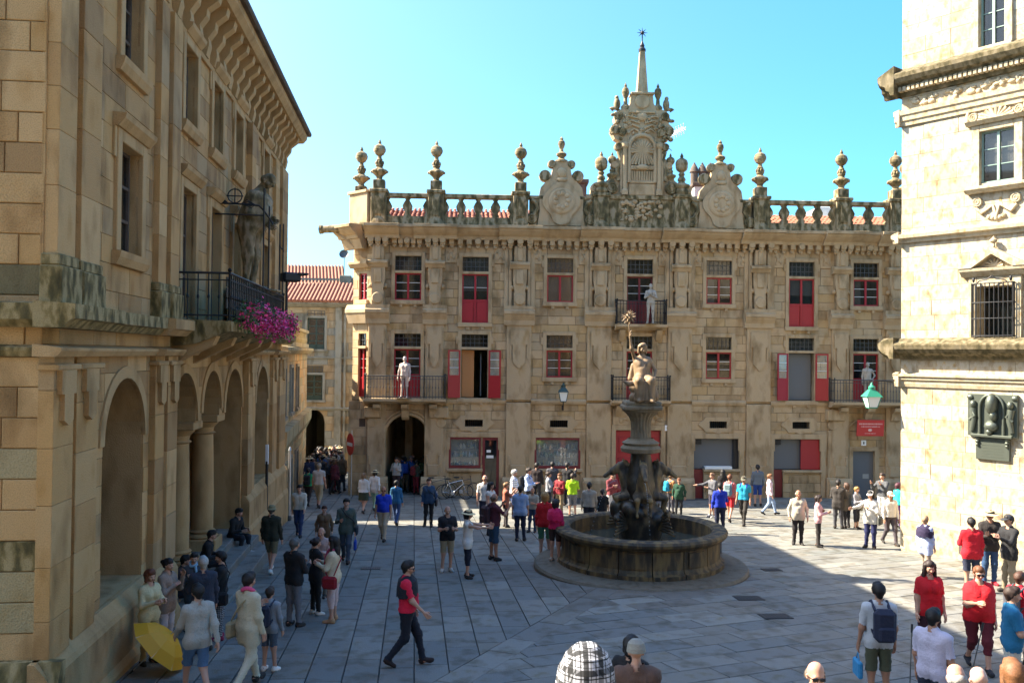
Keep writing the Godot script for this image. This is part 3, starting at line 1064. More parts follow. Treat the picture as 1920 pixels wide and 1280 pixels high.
	for k in 120:
		var x := -13.4 + k * 0.225
		for j in 6:
			var t0 := j / 6.0
			var t1 := (j + 1.15) / 6.0
			var y := rng.randf_range(-0.012, 0.012)
			tl.tube([Vector3(x, 13.24 + t0 * 0.8 + 0.03 + y, -1.02 - t0 * 2.4), Vector3(x + rng.randf_range(-0.01, 0.01), 13.24 + t1 * 0.8 + y, -1.02 - t1 * 2.4)], 0.075, 6)
	tag(part(roof, "roof_tiles", tl, M.roof_tile), "", "", "", "stuff")
	tl = MB.new()
	tl.span(Vector3(-13.5, 13.02, -1.02), Vector3(13.5, 13.14, -0.9))
	part(roof, "gutter", tl, M.white)

func balcony(H: Node3D, u0: float, u1: float, v: float, deep: float, h: float, mat: Material, corbels: bool) -> void:
	var b := node(H, "balcony")
	var m := MB.new()
	m.extrude(PackedVector2Array([Vector2(-0.02, v - 0.3), Vector2(deep * 0.5, v - 0.28), Vector2(deep - 0.08, v - 0.16), Vector2(deep, v - 0.14), Vector2(deep, v - 0.02), Vector2(-0.02, v - 0.01)]), u0, u1)
	part(b, "slab", m, M.house_trim)
	var z := deep - 0.06
	railing(b, [Vector3(u0 + 0.05, v - 0.02, 0.12), Vector3(u0 + 0.05, v - 0.02, z), Vector3(u1 - 0.05, v - 0.02, z), Vector3(u1 - 0.05, v - 0.02, 0.12)], h, 0.145, mat)
	if corbels:
		for k in 3:
			var u := lerpf(u0 + 0.6, u1 - 0.6, k / 2.0)
			m = MB.new()
			m.prism(PackedVector2Array([Vector2(0, 0), Vector2(deep * 0.85, 0), Vector2(deep * 0.8, -0.16), Vector2(deep * 0.45, -0.3), Vector2(deep * 0.3, -0.62), Vector2(0.05, -0.75), Vector2(0, -0.75)]), -0.17, 0.17, true)
			part(b, "corbel", m, M.house_trim, Transform3D(Basis(Vector3.UP, -PI * 0.5), Vector3(u, v - 0.29, 0)))
	else:
		for s in [-1.0, 1.0]:
			m = MB.new()
			m.prism(PackedVector2Array([Vector2(0, 0), Vector2(deep * 0.8, 0), Vector2(deep * 0.6, -0.2), Vector2(deep * 0.2, -0.5), Vector2(0, -0.55)]), -0.13, 0.13, true)
			part(b, "corbel", m, M.house_trim, Transform3D(Basis(Vector3.UP, -PI * 0.5), Vector3(lerpf(u0, u1, 0.5 + s * 0.36), v - 0.29, 0)))

func heraldic_gable(H: Node3D, u: float) -> void:
	var G := node(H, "heraldic_gable", at(Vector3(u, 0, 0.06)))
	var m := MB.new()
	m.span(Vector3(-1.5, 12.72, -0.2), Vector3(1.5, 14.05, 0.16), 0.02)
	m.span(Vector3(-1.56, 14.05, -0.24), Vector3(1.56, 14.2, 0.22), 0.02)
	part(G, "parapet_wall", m, M.house_dark)
	var out := PackedVector2Array()
	for q in [[-1.12, 12.8], [1.12, 12.8], [1.02, 13.5], [1.05, 14.2], [0.98, 14.6], [0.72, 14.9], [0.5, 15.1], [0.42, 15.5], [0.32, 15.86], [-0.32, 15.86], [-0.42, 15.5], [-0.5, 15.1], [-0.72, 14.9], [-0.98, 14.6], [-1.05, 14.2], [-1.02, 13.5]]:
		out.append(Vector2(q[0], q[1]))
	m = MB.new()
	m.prism(out, -0.22, 0.2, true)
	part(G, "gable_wall", m, M.house_trim)
	m = MB.new()
	var cart := PackedVector2Array()
	for k in 28:
		var t := TAU * k / 28.0
		var r := 0.86 + 0.05 * cos(4.0 * t)
		var y := sin(t) * r
		if sin(t) < -0.85:
			y -= 0.22
		cart.append(Vector2(cos(t) * r, 13.95 + y))
	m.prism(cart, 0.15, 0.3)
	m.disc(Vector3(0, 13.95, 0.28), 0.62, 0.1, 22)
	for k in 9:
		var t := TAU * k / 9.0
		m.ball(Vector3(cos(t) * 0.3, 13.97 + sin(t) * 0.34, 0.38), Vector3(0.13, 0.12, 0.05), 7, 4)
	part(G, "cartouche", m, M.house_trim)
	for s in [-1.0, 1.0]:
		m = MB.new()
		m.disc(Vector3(s * 0.78, 15.16, -0.1), 0.28, 0.38, 16)
		scroll(m, Vector3(s * 0.46, 15.72, -0.08), 0.2, 0.34)
		part(G, "volute", m, M.house_dark)
		m = MB.new()
		scroll(m, Vector3(s * 1.4, 13.1, 0.1), 0.26, 0.18)
		m.tube([Vector3(s * 1.3, 13.3, 0.2), Vector3(s * 1.12, 13.6, 0.2), Vector3(s * 1.25, 13.9, 0.2), Vector3(s * 1.42, 14.0, 0.2)], 0.09, 6)
		part(G, "scroll", m, M.house_dark)
	m = MB.new()
	m.ball(Vector3(0, 15.3, 0.2), Vector3(0.24, 0.26, 0.12), 8, 6)
	m.ball(Vector3(0, 14.98, 0.2), Vector3(0.3, 0.12, 0.1), 8, 5)
	part(G, "mask", m, M.house_trim)
	m = MB.new()
	m.lathe([Vector2(0, 15.84), Vector2(0.3, 15.84), Vector2(0.3, 15.92), Vector2(0.17, 15.98), Vector2(0.14, 16.06), Vector2(0.24, 16.16), Vector2(0.25, 16.24), Vector2(0.1, 16.34), Vector2(0.08, 16.46), Vector2(0.13, 16.56), Vector2(0.17, 16.7), Vector2(0.15, 16.82), Vector2(0.07, 16.9), Vector2(0.09, 16.95), Vector2(0, 17.08)], Vector3(0, 0, 0), 12)
	part(G, "urn", m, M.house_dark)

func crest(H: Node3D) -> void:
	var C := node(H, "crest", at(Vector3(0, 0, 0.08)))
	var m := MB.new()
	m.span(Vector3(-2.6, 12.72, -0.25), Vector3(2.6, 14.1, 0.16), 0.02)
	m.span(Vector3(-2.66, 14.1, -0.3), Vector3(2.66, 14.3, 0.24), 0.02)
	part(C, "parapet_wall", m, M.house_dark)
	m = MB.new()
	var r := RandomNumberGenerator.new()
	r.seed = 77
	for k in 46:
		var x := r.randf_range(-0.95, 0.95)
		var y := r.randf_range(13.05, 14.0)
		m.ball(Vector3(x, y, 0.17), Vector3(r.randf_range(0.06, 0.16), r.randf_range(0.06, 0.14), 0.09), 7, 4)
	part(C, "relief", m, M.house_trim)
	var out := PackedVector2Array()
	for q in [[-1.0, 14.2], [1.0, 14.2], [1.0, 16.2], [1.12, 16.5], [1.05, 16.85], [1.3, 17.0], [1.5, 17.35], [1.45, 17.6], [1.28, 17.75], [1.34, 18.0], [1.2, 18.3], [0.95, 18.42], [0.7, 18.45], [0.55, 18.7], [0.5, 19.15], [-0.5, 19.15], [-0.55, 18.7], [-0.7, 18.45], [-0.95, 18.42], [-1.2, 18.3], [-1.34, 18.0], [-1.28, 17.75], [-1.45, 17.6], [-1.5, 17.35], [-1.3, 17.0], [-1.05, 16.85], [-1.12, 16.5], [-1.0, 16.2]]:
		out.append(Vector2(q[0], q[1]))
	m = MB.new()
	m.prism(out, -0.4, 0.15, true)
	part(C, "crest_wall", m, M.house_trim)
	for s in [-1.0, 1.0]:
		m = MB.new()
		m.lathe([Vector2(0.16, 14.3), Vector2(0.16, 14.5), Vector2(0.1, 14.6), Vector2(0.11, 16.5), Vector2(0.17, 16.6), Vector2(0.17, 16.75), Vector2(0.1, 16.8), Vector2(0, 16.8)], Vector3(s * 0.82, 0, 0.22), 10)
		part(C, "column", m, M.house_trim)
	# niche frame with the scallop shell
	m = MB.new()
	var ring := []
	for k in 19:
		var t := PI * k / 18.0
		ring.append(Vector3(cos(t) * 0.62, 16.55 + sin(t) * 0.62, 0.2))
	ring.push_front(Vector3(0.62, 14.9, 0.2))
	ring.append(Vector3(-0.62, 14.9, 0.2))
	m.tube(ring, 0.1, 6)
	part(C, "niche_arch", m, M.house_trim)
	m = MB.new()
	for k in 13:
		var t := PI * k / 12.0
		var d := Vector3(cos(t), sin(t), 0)
		m.tube([Vector3(0, 16.35, 0.17), Vector3(0, 16.35, 0.24) + d * 0.3, Vector3(0, 16.35, 0.18) + d * 0.55], 0.03, 6, 0.085)
	for k in 9:
		var t := lerpf(-0.5, 0.5, k / 8.0)
		m.tube([Vector3(t * 0.5, 16.35, 0.2), Vector3(t * 1.3, 15.75, 0.22)], 0.05, 6, 0.07)
	part(C, "scallop_shell", m, M.house_trim)
	m = MB.new()
	m.span(Vector3(-0.55, 15.5, 0.1), Vector3(0.55, 15.7, 0.3), 0.03)
	m.ball(Vector3(0, 15.62, 0.3), Vector3(0.3, 0.14, 0.12), 10, 5)
	for k in 9:
		m.tube([Vector3(-0.48 + k * 0.12, 15.45, 0.2), Vector3(-0.46 + k * 0.115, 15.0, 0.2)], 0.055, 6)
	m.span(Vector3(-0.6, 14.86, 0.1), Vector3(0.6, 15.0, 0.26), 0.03)
	m.span(Vector3(-0.62, 14.3, 0.1), Vector3(0.62, 14.84, 0.24), 0.03)
	part(C, "inscription_block", m, M.house_trim)
	# scrolls and foliage up both sides
	for s in [-1.0, 1.0]:
		m = MB.new()
		scroll(m, Vector3(s * 1.42, 14.66, -0.05), 0.3, 0.3)
		scroll(m, Vector3(s * 1.12, 16.62, -0.1), 0.2, 0.34)
		scroll(m, Vector3(s * 1.3, 17.4, -0.1), 0.24, 0.36)
		scroll(m, Vector3(s * 0.92, 17.3, 0.05), 0.2, 0.24)
		scroll(m, Vector3(s * 1.1, 18.08, -0.1), 0.22, 0.34)
		m.tube([Vector3(s * 1.1, 15.0, 0.1), Vector3(s * 1.2, 15.5, 0.1), Vector3(s * 1.0, 16.0, 0.1), Vector3(s * 1.1, 16.4, 0.1)], 0.12, 6)
		for k in 10:
			m.ball(Vector3(s * r.randf_range(0.75, 1.4), r.randf_range(16.9, 18.35), 0.18), Vector3(r.randf_range(0.08, 0.16), r.randf_range(0.07, 0.13), 0.12), 7, 4)
		m.tube([Vector3(s * 1.05, 18.35, 0), Vector3(s * 1.35, 18.5, 0), Vector3(s * 1.42, 18.36, 0)], 0.07, 6)
		part(C, "scrollwork", m, M.house_dark)
		m = MB.new()
		var sh := PackedVector2Array()
		for q in [[0.9, 14.25], [2.45, 14.25], [2.4, 14.6], [2.15, 14.82], [1.85, 14.85], [1.6, 15.05], [1.45, 15.4], [1.32, 15.75], [1.2, 16.05], [0.9, 16.2]]:
			sh.append(Vector2(s * q[0], q[1]))
		m.prism(sh, -0.35, 0.08, true)
		scroll(m, Vector3(s * 2.2, 14.62, -0.1), 0.24, 0.3)
		scroll(m, Vector3(s * 1.3, 15.75, -0.1), 0.18, 0.3)
		part(C, "shoulder_scroll", m, M.house_trim)
		# big vase on the flank and the slim one beside it
		m = MB.new()
		m.lathe(finial_profile(1.05), Vector3(s * 1.93, 14.32, 0.1), 14)
		m.ball(Vector3(s * 1.93, 14.5, 0.15), Vector3(0.34, 0.24, 0.3), 10, 6)
		m.ball(Vector3(s * 1.93, 15.7, 0.1), Vector3(0.3, 0.26, 0.3), 10, 6)
		part(C, "vase", m, M.house_dark)
		m = MB.new()
		m.lathe(finial_profile(0.72), Vector3(s * 1.4, 14.95, 0.05), 12)
		part(C, "slim_vase", m, M.house_dark)
		m = MB.new()
		m.lathe([Vector2(0, 18.4), Vector2(0.2, 18.4), Vector2(0.22, 18.55), Vector2(0.1, 18.68), Vector2(0.08, 18.95), Vector2(0.15, 19.1), Vector2(0.18, 19.25), Vector2(0.15, 19.4), Vector2(0.06, 19.5), Vector2(0.07, 19.56), Vector2(0, 19.72)], Vector3(s * 0.78, 0, 0), 12)
		part(C, "urn", m, M.house_dark)
		m = MB.new()
		m.ball(Vector3(s * 1.18, 18.68, 0), Vector3(0.16, 0.3, 0.16), 8, 6)
		m.ball(Vector3(s * 1.2, 18.98, 0), Vector3(0.1, 0.11, 0.1), 8, 5)
		m.ball(Vector3(s * 1.36, 18.45, 0.05), Vector3(0.2, 0.08, 0.1), 8, 5)
		part(C, "seated_figure", m, M.house_dark)
	m = MB.new()
	for k in 46:
		var x := r.randf_range(-1.0, 1.0)
		var y := r.randf_range(17.25, 18.15)
		m.ball(Vector3(x, y, 0.15), Vector3(r.randf_range(0.05, 0.13), r.randf_range(0.05, 0.12), 0.1), 7, 4)
	for s in [-1.0, 1.0]:
		for k in 4:
			m.tube([Vector3(s * 0.12, 17.3 + k * 0.22, 0.18), Vector3(s * (0.4 + 0.08 * k), 17.45 + k * 0.2, 0.24), Vector3(s * (0.62 + 0.06 * k), 17.3 + k * 0.24, 0.18)], 0.05, 6, 0.03)
		m.span(Vector3(s * 0.64 - 0.03, 14.9, 0.1), Vector3(s * 0.64 + 0.03, 17.1, 0.2), 0.01)
		m.span(Vector3(s * 0.98 - 0.05, 14.4, 0.1), Vector3(s * 0.98 + 0.05, 16.3, 0.2), 0.01)
	part(C, "foliage_relief", m, M.house_trim)
	m = MB.new()
	m.disc(Vector3(0, 18.78, 0.12), 0.36, 0.12, 20)
	m.ball(Vector3(0, 18.05, 0.18), Vector3(0.26, 0.22, 0.14), 8, 6)
	m.span(Vector3(-0.62, 18.2, -0.2), Vector3(0.62, 18.3, 0.26), 0.03)
	part(C, "boss", m, M.house_trim)
	m = MB.new()
	m.span(Vector3(-0.56, 19.1, -0.42), Vector3(0.56, 19.2, 0.3), 0.02)
	var a := 0.25
	var b := 0.115
	for k in 4:
		var t0 := k * PI * 0.5
		var c0 := Basis(Vector3.UP, t0)
		m.qo(c0 * Vector3(-a, 19.2, a), c0 * Vector3(a, 19.2, a), c0 * Vector3(b, 21.25, b), c0 * Vector3(-b, 21.25, b), c0 * Vector3(0, 0, 1))
	part(C, "spire", m, M.house_trim)
	m = MB.new()
	m.lathe([Vector2(0.17, 21.22), Vector2(0.18, 21.32), Vector2(0.1, 21.42), Vector2(0.12, 21.5), Vector2(0.09, 21.56), Vector2(0.03, 21.72), Vector2(0, 21.72)], Vector3.ZERO, 10)
	m.tube([Vector3(0, 21.65, 0), Vector3(0, 22.1, 0)], 0.03, 6)
	part(C, "spire_cap", m, M.iron)
	m = MB.new()
	m.ball(Vector3(0, 22.12, 0), Vector3.ONE * 0.09, 8, 6)
	for k in 8:
		var t := TAU * k / 8.0
		m.tube([Vector3(0, 22.12, 0), Vector3(cos(t) * 0.25, 22.12 + sin(t) * 0.25, 0)], 0.035, 5, 0.008)
	part(C, "weather_star", m, M.iron)

func ground_floor(H: Node3D) -> void:
	# archway with its mouldings
	var m := MB.new()
	for rr in [[1.06, 0.08, 0.06], [1.2, 0.06, 0.1]]:
		var pts := []
		for k in 17:
			var t := PI * k / 16.0
			pts.append(Vector3(-11.0 + cos(t) * rr[0], 2.8 + sin(t) * rr[0], rr[2] * 0.5))
		pts.push_front(Vector3(-11.0 + rr[0], -0.4, rr[2] * 0.5))
		pts.append(Vector3(-11.0 - rr[0], -0.4, rr[2] * 0.5))
		m.tube(pts, rr[1], 6)
	part(H, "arch_moulding", m, M.house_trim)
	for u in [-11.0, 11.0]:
		for s in [-1.0, 1.0]:
			m = MB.new()
			var x: float = u + s * 1.62
			m.span(Vector3(x - 0.22, 0.95, -0.03), Vector3(x + 0.22, 3.2, 0.1), 0.02)
			m.disc(Vector3(x, 3.45, 0.03), 0.24, 0.12, 18)
			m.span(Vector3(x - 0.34, 3.7, -0.03), Vector3(x + 0.34, 4.2, 0.3), 0.03)
			m.span(Vector3(x - 0.3, -0.4, -0.03), Vector3(x + 0.3, 0.95, 0.2), 0.03)
			part(H, "arch_pilaster", m, M.house_trim)
	m = MB.new()
	for k in 15:
		var t := PI * k / 14.0
		if k < 14:
			var t2 := PI * (k + 1) / 14.0
			m.tube([Vector3(11.0 + cos(t) * 1.06, 2.7 + sin(t) * 1.06, 0.03), Vector3(11.0 + cos(t2) * 1.06, 2.7 + sin(t2) * 1.06, 0.03)], 0.05, 5)
	for s in [-1.0, 1.0]:
		m.tube([Vector3(11.0 + s * 1.06, 0, 0.03), Vector3(11.0 + s * 1.06, 2.7, 0.03)], 0.05, 5)
	part(H, "arch_moulding", m, M.house_trim)
	# frames of the shop openings
	for f in [[-9.0, -6.63, 1.33], [-4.96, -2.78, 1.33], [2.66, 4.86, 1.33], [6.52, 8.83, 1.3]]:
		m = MB.new()
		var a: float = f[0]
		var b: float = f[1]
		for s in [[a - 0.22, a], [b, b + 0.22]]:
			m.span(Vector3(s[0], -0.4, -0.04), Vector3(s[1], 3.02, 0.06), 0.012)
			m.span(Vector3(s[0] - 0.06, 2.2, -0.04), Vector3(s[1] + 0.06, 3.0, 0.05), 0.012)
		m.span(Vector3(a, 2.78, -0.04), Vector3(b, 3.02, 0.06), 0.012)
		part(H, "shop_frame", m, M.house_trim)
	for u in [-7.84, -3.82, 3.82, 7.84]:
		m = MB.new()
		var o := PackedVector2Array()
		for q in [[-0.98, 3.45], [-0.72, 3.26], [-0.62, 3.1], [-0.2, 3.1], [0, 2.98], [0.2, 3.1], [0.62, 3.1], [0.72, 3.26], [0.98, 3.45], [0.7, 3.68], [0.62, 3.8], [-0.62, 3.8], [-0.7, 3.68]]:
			o.append(Vector2(u + q[0], q[1]))
		var ring := Geometry2D.clip_polygons(o, rect(u - 0.42, 3.28, u + 0.42, 3.61))
		# a frame with a hole comes back as two rings: cut it into a left and a right half first
		for hs in [-1.0, 1.0]:
			var hp := Geometry2D.intersect_polygons(o, rect(u, 2.5, u + hs * 2.0, 4.5) if hs > 0.0 else rect(u - 2.0, 2.5, u, 4.5))
			for p in hp:
				for q in Geometry2D.clip_polygons(p, rect(u - 0.42, 3.28, u + 0.42, 3.61)):
					m.prism(q, -0.03, 0.06)
		part(H, "vent_frame", m, M.house_trim)
		m = MB.new()
		for k in 9:
			m.tube([Vector3(u - 0.4 + k * 0.1, 3.28, -0.08), Vector3(u - 0.4 + k * 0.1, 3.61, -0.08)], 0.013, 5)
		part(H, "vent_grille", m, M.iron)
	# shop window and door, second shop window
	for w in [[-9.0, -7.5], [-4.96, -2.78]]:
		m = MB.new()
		var a: float = w[0]
		var b: float = w[1]
		m.span(Vector3(a, 2.68, -0.12), Vector3(b, 2.77, 0.04))
		m.span(Vector3(a, 1.33, -0.12), Vector3(b, 1.45, 0.04))
		m.span(Vector3(a, 1.45, -0.12), Vector3(a + 0.09, 2.68, 0.04))
		m.span(Vector3(b - 0.09, 1.45, -0.12), Vector3(b, 2.68, 0.04))
		var win := part(H, "shop_window", m, M.red_dark)
		m = MB.new()
		m.box(Vector3((a + b) * 0.5, 2.06, -0.06), Vector3(b - a - 0.18, 1.23, 0.008))
		part(win, "pane", m, M.glass_clear)
		m = MB.new()
		m.span(Vector3(a + 0.05, 1.3, -0.75), Vector3(b - 0.05, 2.8, -0.7))
		part(win, "display_back", m, M.far_trim)
		m = MB.new()
		for k in 3:
			m.span(Vector3(a + 0.05, 1.4 + k * 0.4, -0.68), Vector3(b - 0.05, 1.42 + k * 0.4, -0.3))
		part(win, "shelf", m, M.glass_clear)
		m = MB.new()
		m.tinted = true
		for k in 70:
			var c := [Color(0.5, 0.5, 0.46), Color(0.12, 0.2, 0.14), Color(0.3, 0.32, 0.3), Color(0.6, 0.6, 0.56), Color(0.06, 0.07, 0.09), Color(0.35, 0.3, 0.12)]
			m.col = c[rng.randi() % 6]
			var x := rng.randf_range(a + 0.18, b - 0.18)
			var y := 1.42 + (rng.randi() % 3) * 0.4
			var hh := rng.randf_range(0.06, 0.3)
			m.lathe([Vector2(rng.randf_range(0.02, 0.05), 0), Vector2(rng.randf_range(0.03, 0.07), hh * 0.5), Vector2(0.02, hh), Vector2(0, hh)], Vector3(x, y, rng.randf_range(-0.6, -0.34)), 7)
		tag(part(win, "silverware", m, M.goods), "", "", "", "stuff")
		m = MB.new()
		m.span(Vector3(a - 0.1, 1.18, -0.04), Vector3(b + 0.1, 1.32, 0.16), 0.02)
		part(H, "sill", m, M.house_trim)
	# glazed door of the first shop
	m = MB.new()
	m.span(Vector3(-7.42, -0.4, -0.14), Vector3(-7.3, 2.77, 0.0))
	m.span(Vector3(-6.75, -0.4, -0.14), Vector3(-6.63, 2.77, 0.0))
	m.span(Vector3(-7.3, 2.65, -0.14), Vector3(-6.75, 2.77, 0.0))
	m.span(Vector3(-7.3, 0.0, -0.14), Vector3(-6.75, 0.35, -0.02))
	var sd := part(H, "shop_door", m, M.red_dark)
	m = MB.new()
	m.box(Vector3(-7.02, 1.5, -0.08), Vector3(0.55, 2.3, 0.008))
	part(sd, "pane", m, M.glass)
	m = MB.new()
	m.box(Vector3(-7.12, 2.12, -0.07), Vector3(0.2, 0.12, 0.004))
	m.box(Vector3(-7.06, 1.86, -0.07), Vector3(0.34, 0.13, 0.004))
	part(sd, "notice", m, M.white)
	# red double door behind the fountain
	var door := node(H, "double_door")
	for s in [-1.0, 1.0]:
		m = MB.new()
		m.cbox(Vector3(-0.02 + s * 0.535, 1.4, -0.12), Vector3(1.05, 3.45, 0.08), 0.01)
		for k in 3:
			m.cbox(Vector3(-0.02 + s * 0.535, 0.55 + k * 0.95, -0.07), Vector3(0.76, 0.72, 0.04), 0.015)
		part(door, "leaf", m, M.red)
	m = MB.new()
	for s in [-1.0, 1.0]:
		m.span(Vector3(-0.02 + s * 1.08, -0.4, -0.04), Vector3(-0.02 + s * 1.3, 3.4, 0.09), 0.015)
	m.span(Vector3(-1.1, 3.16, -0.04), Vector3(1.06, 3.4, 0.09), 0.015)
	m.span(Vector3(-1.25, 3.4, -0.04), Vector3(1.2, 4.2, 0.08), 0.02)
	for k in 14:
		m.ball(Vector3(rng.randf_range(-1.0, 1.0), rng.randf_range(3.5, 4.1), 0.08), Vector3(rng.randf_range(0.08, 0.2), rng.randf_range(0.06, 0.14), 0.07), 7, 4)
	part(H, "door_frame", m, M.house_trim)
	# the two open counters on the sunny side
	for w in [[2.66, 3.15, 4.86, 1.33], [6.52, 7.0, 8.83, 1.3]]:
		m = MB.new()
		m.span(Vector3(w[0], -0.4, -0.2), Vector3(w[1], 1.3, -0.14))
		part(H, "counter_door", m, M.red_dark)
		m = MB.new()
		m.span(Vector3(w[1] - 0.02, w[3] - 0.12, -0.3), Vector3(w[2] + 0.03, w[3], 0.12), 0.025)
		part(H, "sill", m, M.house_trim)
		m = MB.new()
		m.span(Vector3(w[0], 1.32, -0.3), Vector3(w[2], 2.77, -0.26))
		part(H, "rolling_shutter", m, M.shutter_grey)
		m = MB.new()
		m.span(Vector3(w[0], 2.5, -0.24), Vector3(w[0] + 0.4, 2.77, -0.12))
		if w[0] < 5.0:
			m.span(Vector3(w[2] - 0.25, 1.33, -0.24), Vector3(w[2], 2.77, -0.12))
		part(H, "dark_board", m, M.black)
	m = MB.new()
	m.cbox(Vector3(8.35, 2.04, -0.1), Vector3(0.94, 1.44, 0.05), 0.01)
	part(H, "shutter_leaf", m, M.red)
	m = MB.new()
	m.span(Vector3(3.2, 1.34, -0.22), Vector3(4.5, 1.46, 0.06))
	part(H, "counter", m, M.white)
	# small dark door at the end
	m = MB.new()
	m.span(Vector3(10.4, -0.4, -0.2), Vector3(11.47, 2.22, -0.14))
	var dd := part(H, "dark_door", m, M.shutter_grey)
	m = MB.new()
	m.box(Vector3(11.1, 1.0, -0.135), Vector3(0.3, 0.22, 0.006))
	part(dd, "notice", m, M.curtain_grey)
	m = MB.new()
	for s in [[10.2, 10.4], [11.47, 11.67]]:
		m.span(Vector3(s[0], -0.4, -0.04), Vector3(s[1], 2.42, 0.05), 0.012)
	m.span(Vector3(10.4, 2.23, -0.04), Vector3(11.47, 2.42, 0.05), 0.012)
	part(H, "door_frame", m, M.house_trim)
	m = MB.new()
	m.box(Vector3(-13.07, 3.43, -0.1), Vector3(0.3, 0.38, 0.02))
	part(H, "vent_shutter", m, M.roof_dark)
	# passage walls behind the archway
	m = MB.new()
	m.span(Vector3(-12.2, -0.6, -5.9), Vector3(-12.0, 4.2, -0.3))
	m.span(Vector3(-9.9, -0.6, -5.9), Vector3(-9.7, 4.2, -0.3))
	part(H, "passage_wall", m, M.house_trim)
	m = MB.new()
	m.span(Vector3(-11.3, -0.6, -3.6), Vector3(-10.9, 4.2, -3.2), 0.03)
	part(H, "passage_pier", m, M.house_trim)
	for q in [[1.36, 3.28, 0.09], [10.92, 2.62, 0.03]]:
		m = MB.new()
		m.box(Vector3(q[0], q[1], q[2]), Vector3(0.24, 0.26, 0.02))
		var plate := part(H, "number_plate", m, M.white)
		m = MB.new()
		m.box(Vector3(q[0], q[1], q[2] + 0.012), Vector3(0.06, 0.12, 0.004))
		part(plate, "numeral", m, M.black)

# ---------------------------------------------------------------- the shaded arcaded house
func arcaded_house() -> void:
	var th := deg_to_rad(96.27)
	var H := thing("arcaded_house", "tall shaded tan stone building with round arches, columns and deep eaves", "building", at(Vector3(-6.15, 0, -11.5), th))
	var L := 20.75
	var tones := []
	for k in 6:
		tones.append(M["arcade%d" % k])
	var triple := PackedVector2Array([Vector2(6.1, 1.2), Vector2(13.4, 1.2)])
	for a in [[12.3, 1.1], [9.75, 0.95], [7.2, 1.1]]:
		for k in 13:
			var t := PI * k / 12.0
			triple.append(Vector2(a[0] + a[1] * cos(t), 6.23 - a[1] + a[1] * sin(t)))
	# the feet of the middle arches come down to the column heads
	var fixed := PackedVector2Array()
	for q in triple:
		fixed.append(q)
	var holes := [arch(3.37, 1.05, 2.66, 5.18), fixed, arch(16.7, 1.1, 2.66, 5.13)]
	var wins := []
	for u in [3.37, 7.2, 9.75, 12.3, 16.7]:
		var door: bool = u > 5.0 and u < 14.0
		wins.append(rect(u - 0.55, 7.4 if door else 8.3, u + 0.55, 10.1))
		wins.append(rect(u - 0.5, 11.45, u + 0.5, 13.1))
	holes.append_array(wins)
	var near := func(b: Rect2) -> float: return b.get_area() / pow(b.get_center().x + 11.5, 2.0)
	ashlar(H, Transform3D.IDENTITY, Rect2(0, 0.2, L, 14.0), 0.44, 0.8, 1.5, holes, tones, 280, near, {"gap": 0.008, "ch": 0.005, "mix": M.house_mix, "joint": M.arcade2, "jitter": 0.004})
	# the end wall that faces the viewer, green with damp
	var end := Transform3D(Basis(Vector3.UP, -PI * 0.5), Vector3.ZERO)
	var damp := func(b: Rect2, m: StandardMaterial3D) -> StandardMaterial3D:
		var y := b.get_center().y
		var w := int(b.get_center().x * 37.0 + y * 91.0) % 5
		if y > 7.3 and y < 7.95:
			return M.arcade_moss_dark
		if y < 5.2 and absi(w) < 2:
			return M.arcade_moss
		return m
	ashlar(H, end, Rect2(-6.0, 0.2, 6.0, 14.0), 0.4, 0.5, 1.0, [], tones, 20, func(b: Rect2) -> float: return b.get_center().x, {"gap": 0.012, "ch": 0.01, "pick": damp, "joint": M.arcade2})
	for k in holes.size():
		var rv := MB.new()
		reveal(rv, holes[k], -0.9 if k < 3 else -0.26, -0.005)
		part(H, "reveal", rv, M.arcade_trim)
	# archivolts, slightly proud
	for a in [[3.37, 1.05, 5.18], [7.2, 1.1, 5.13], [9.75, 0.95, 5.28], [12.3, 1.1, 5.13], [16.7, 1.1, 5.13]]:
		var m := MB.new()
		var ring := PackedVector2Array()
		for k in 17:
			var t := PI * k / 16.0
			ring.append(Vector2(a[0] + cos(t) * (a[1] + 0.2), a[2] + sin(t) * (a[1] + 0.2)))
		for k in 17:
			var t := PI * (16 - k) / 16.0
			ring.append(Vector2(a[0] + cos(t) * a[1], a[2] + sin(t) * a[1]))
		m.prism(ring, -0.03, 0.035)
		part(H, "archivolt", m, M.arcade_trim)
	# columns of the triple arch
	for u in [8.55, 10.95]:
		var c := node(H, "column", at(Vector3(u, 0, -0.46)))
		var m := MB.new()
		m.lathe([Vector2(0.27, 2.15), Vector2(0.275, 3.0), Vector2(0.24, 4.62), Vector2(0.24, 4.66)], Vector3.ZERO, 22)
		part(c, "shaft", m, M.arcade_trim)
		m = MB.new()
		m.lathe([Vector2(0.24, 4.6), Vector2(0.3, 4.64), Vector2(0.24, 4.68), Vector2(0.26, 4.78), Vector2(0.36, 4.88), Vector2(0.36, 4.92), Vector2(0, 4.92)], Vector3.ZERO, 22)
		m.span(Vector3(-0.42, 4.92, -0.44), Vector3(0.42, 5.1, 0.44), 0.02)
		part(c, "capital", m, M.arcade_trim)
		m = MB.new()
		m.lathe([Vector2(0.36, 2.0), Vector2(0.39, 2.04), Vector2(0.36, 2.09), Vector2(0.3, 2.12), Vector2(0.33, 2.17), Vector2(0.28, 2.22)], Vector3.ZERO, 22)
		m.span(Vector3(-0.42, 1.2, -0.42), Vector3(0.42, 2.0, 0.42), 0.025)
		part(c, "base", m, M.arcade_trim)
		m = MB.new()
		m.span(Vector3(-0.28, 5.1, -0.44), Vector3(0.28, 5.36, 0.44))
		part(c, "springer", m, M.arcade_trim)
	# loggia behind the arches
	var lg := MB.new()
	lg.span(Vector3(1.6, 0.2, -4.6), Vector3(20.4, 7.0, -4.4))
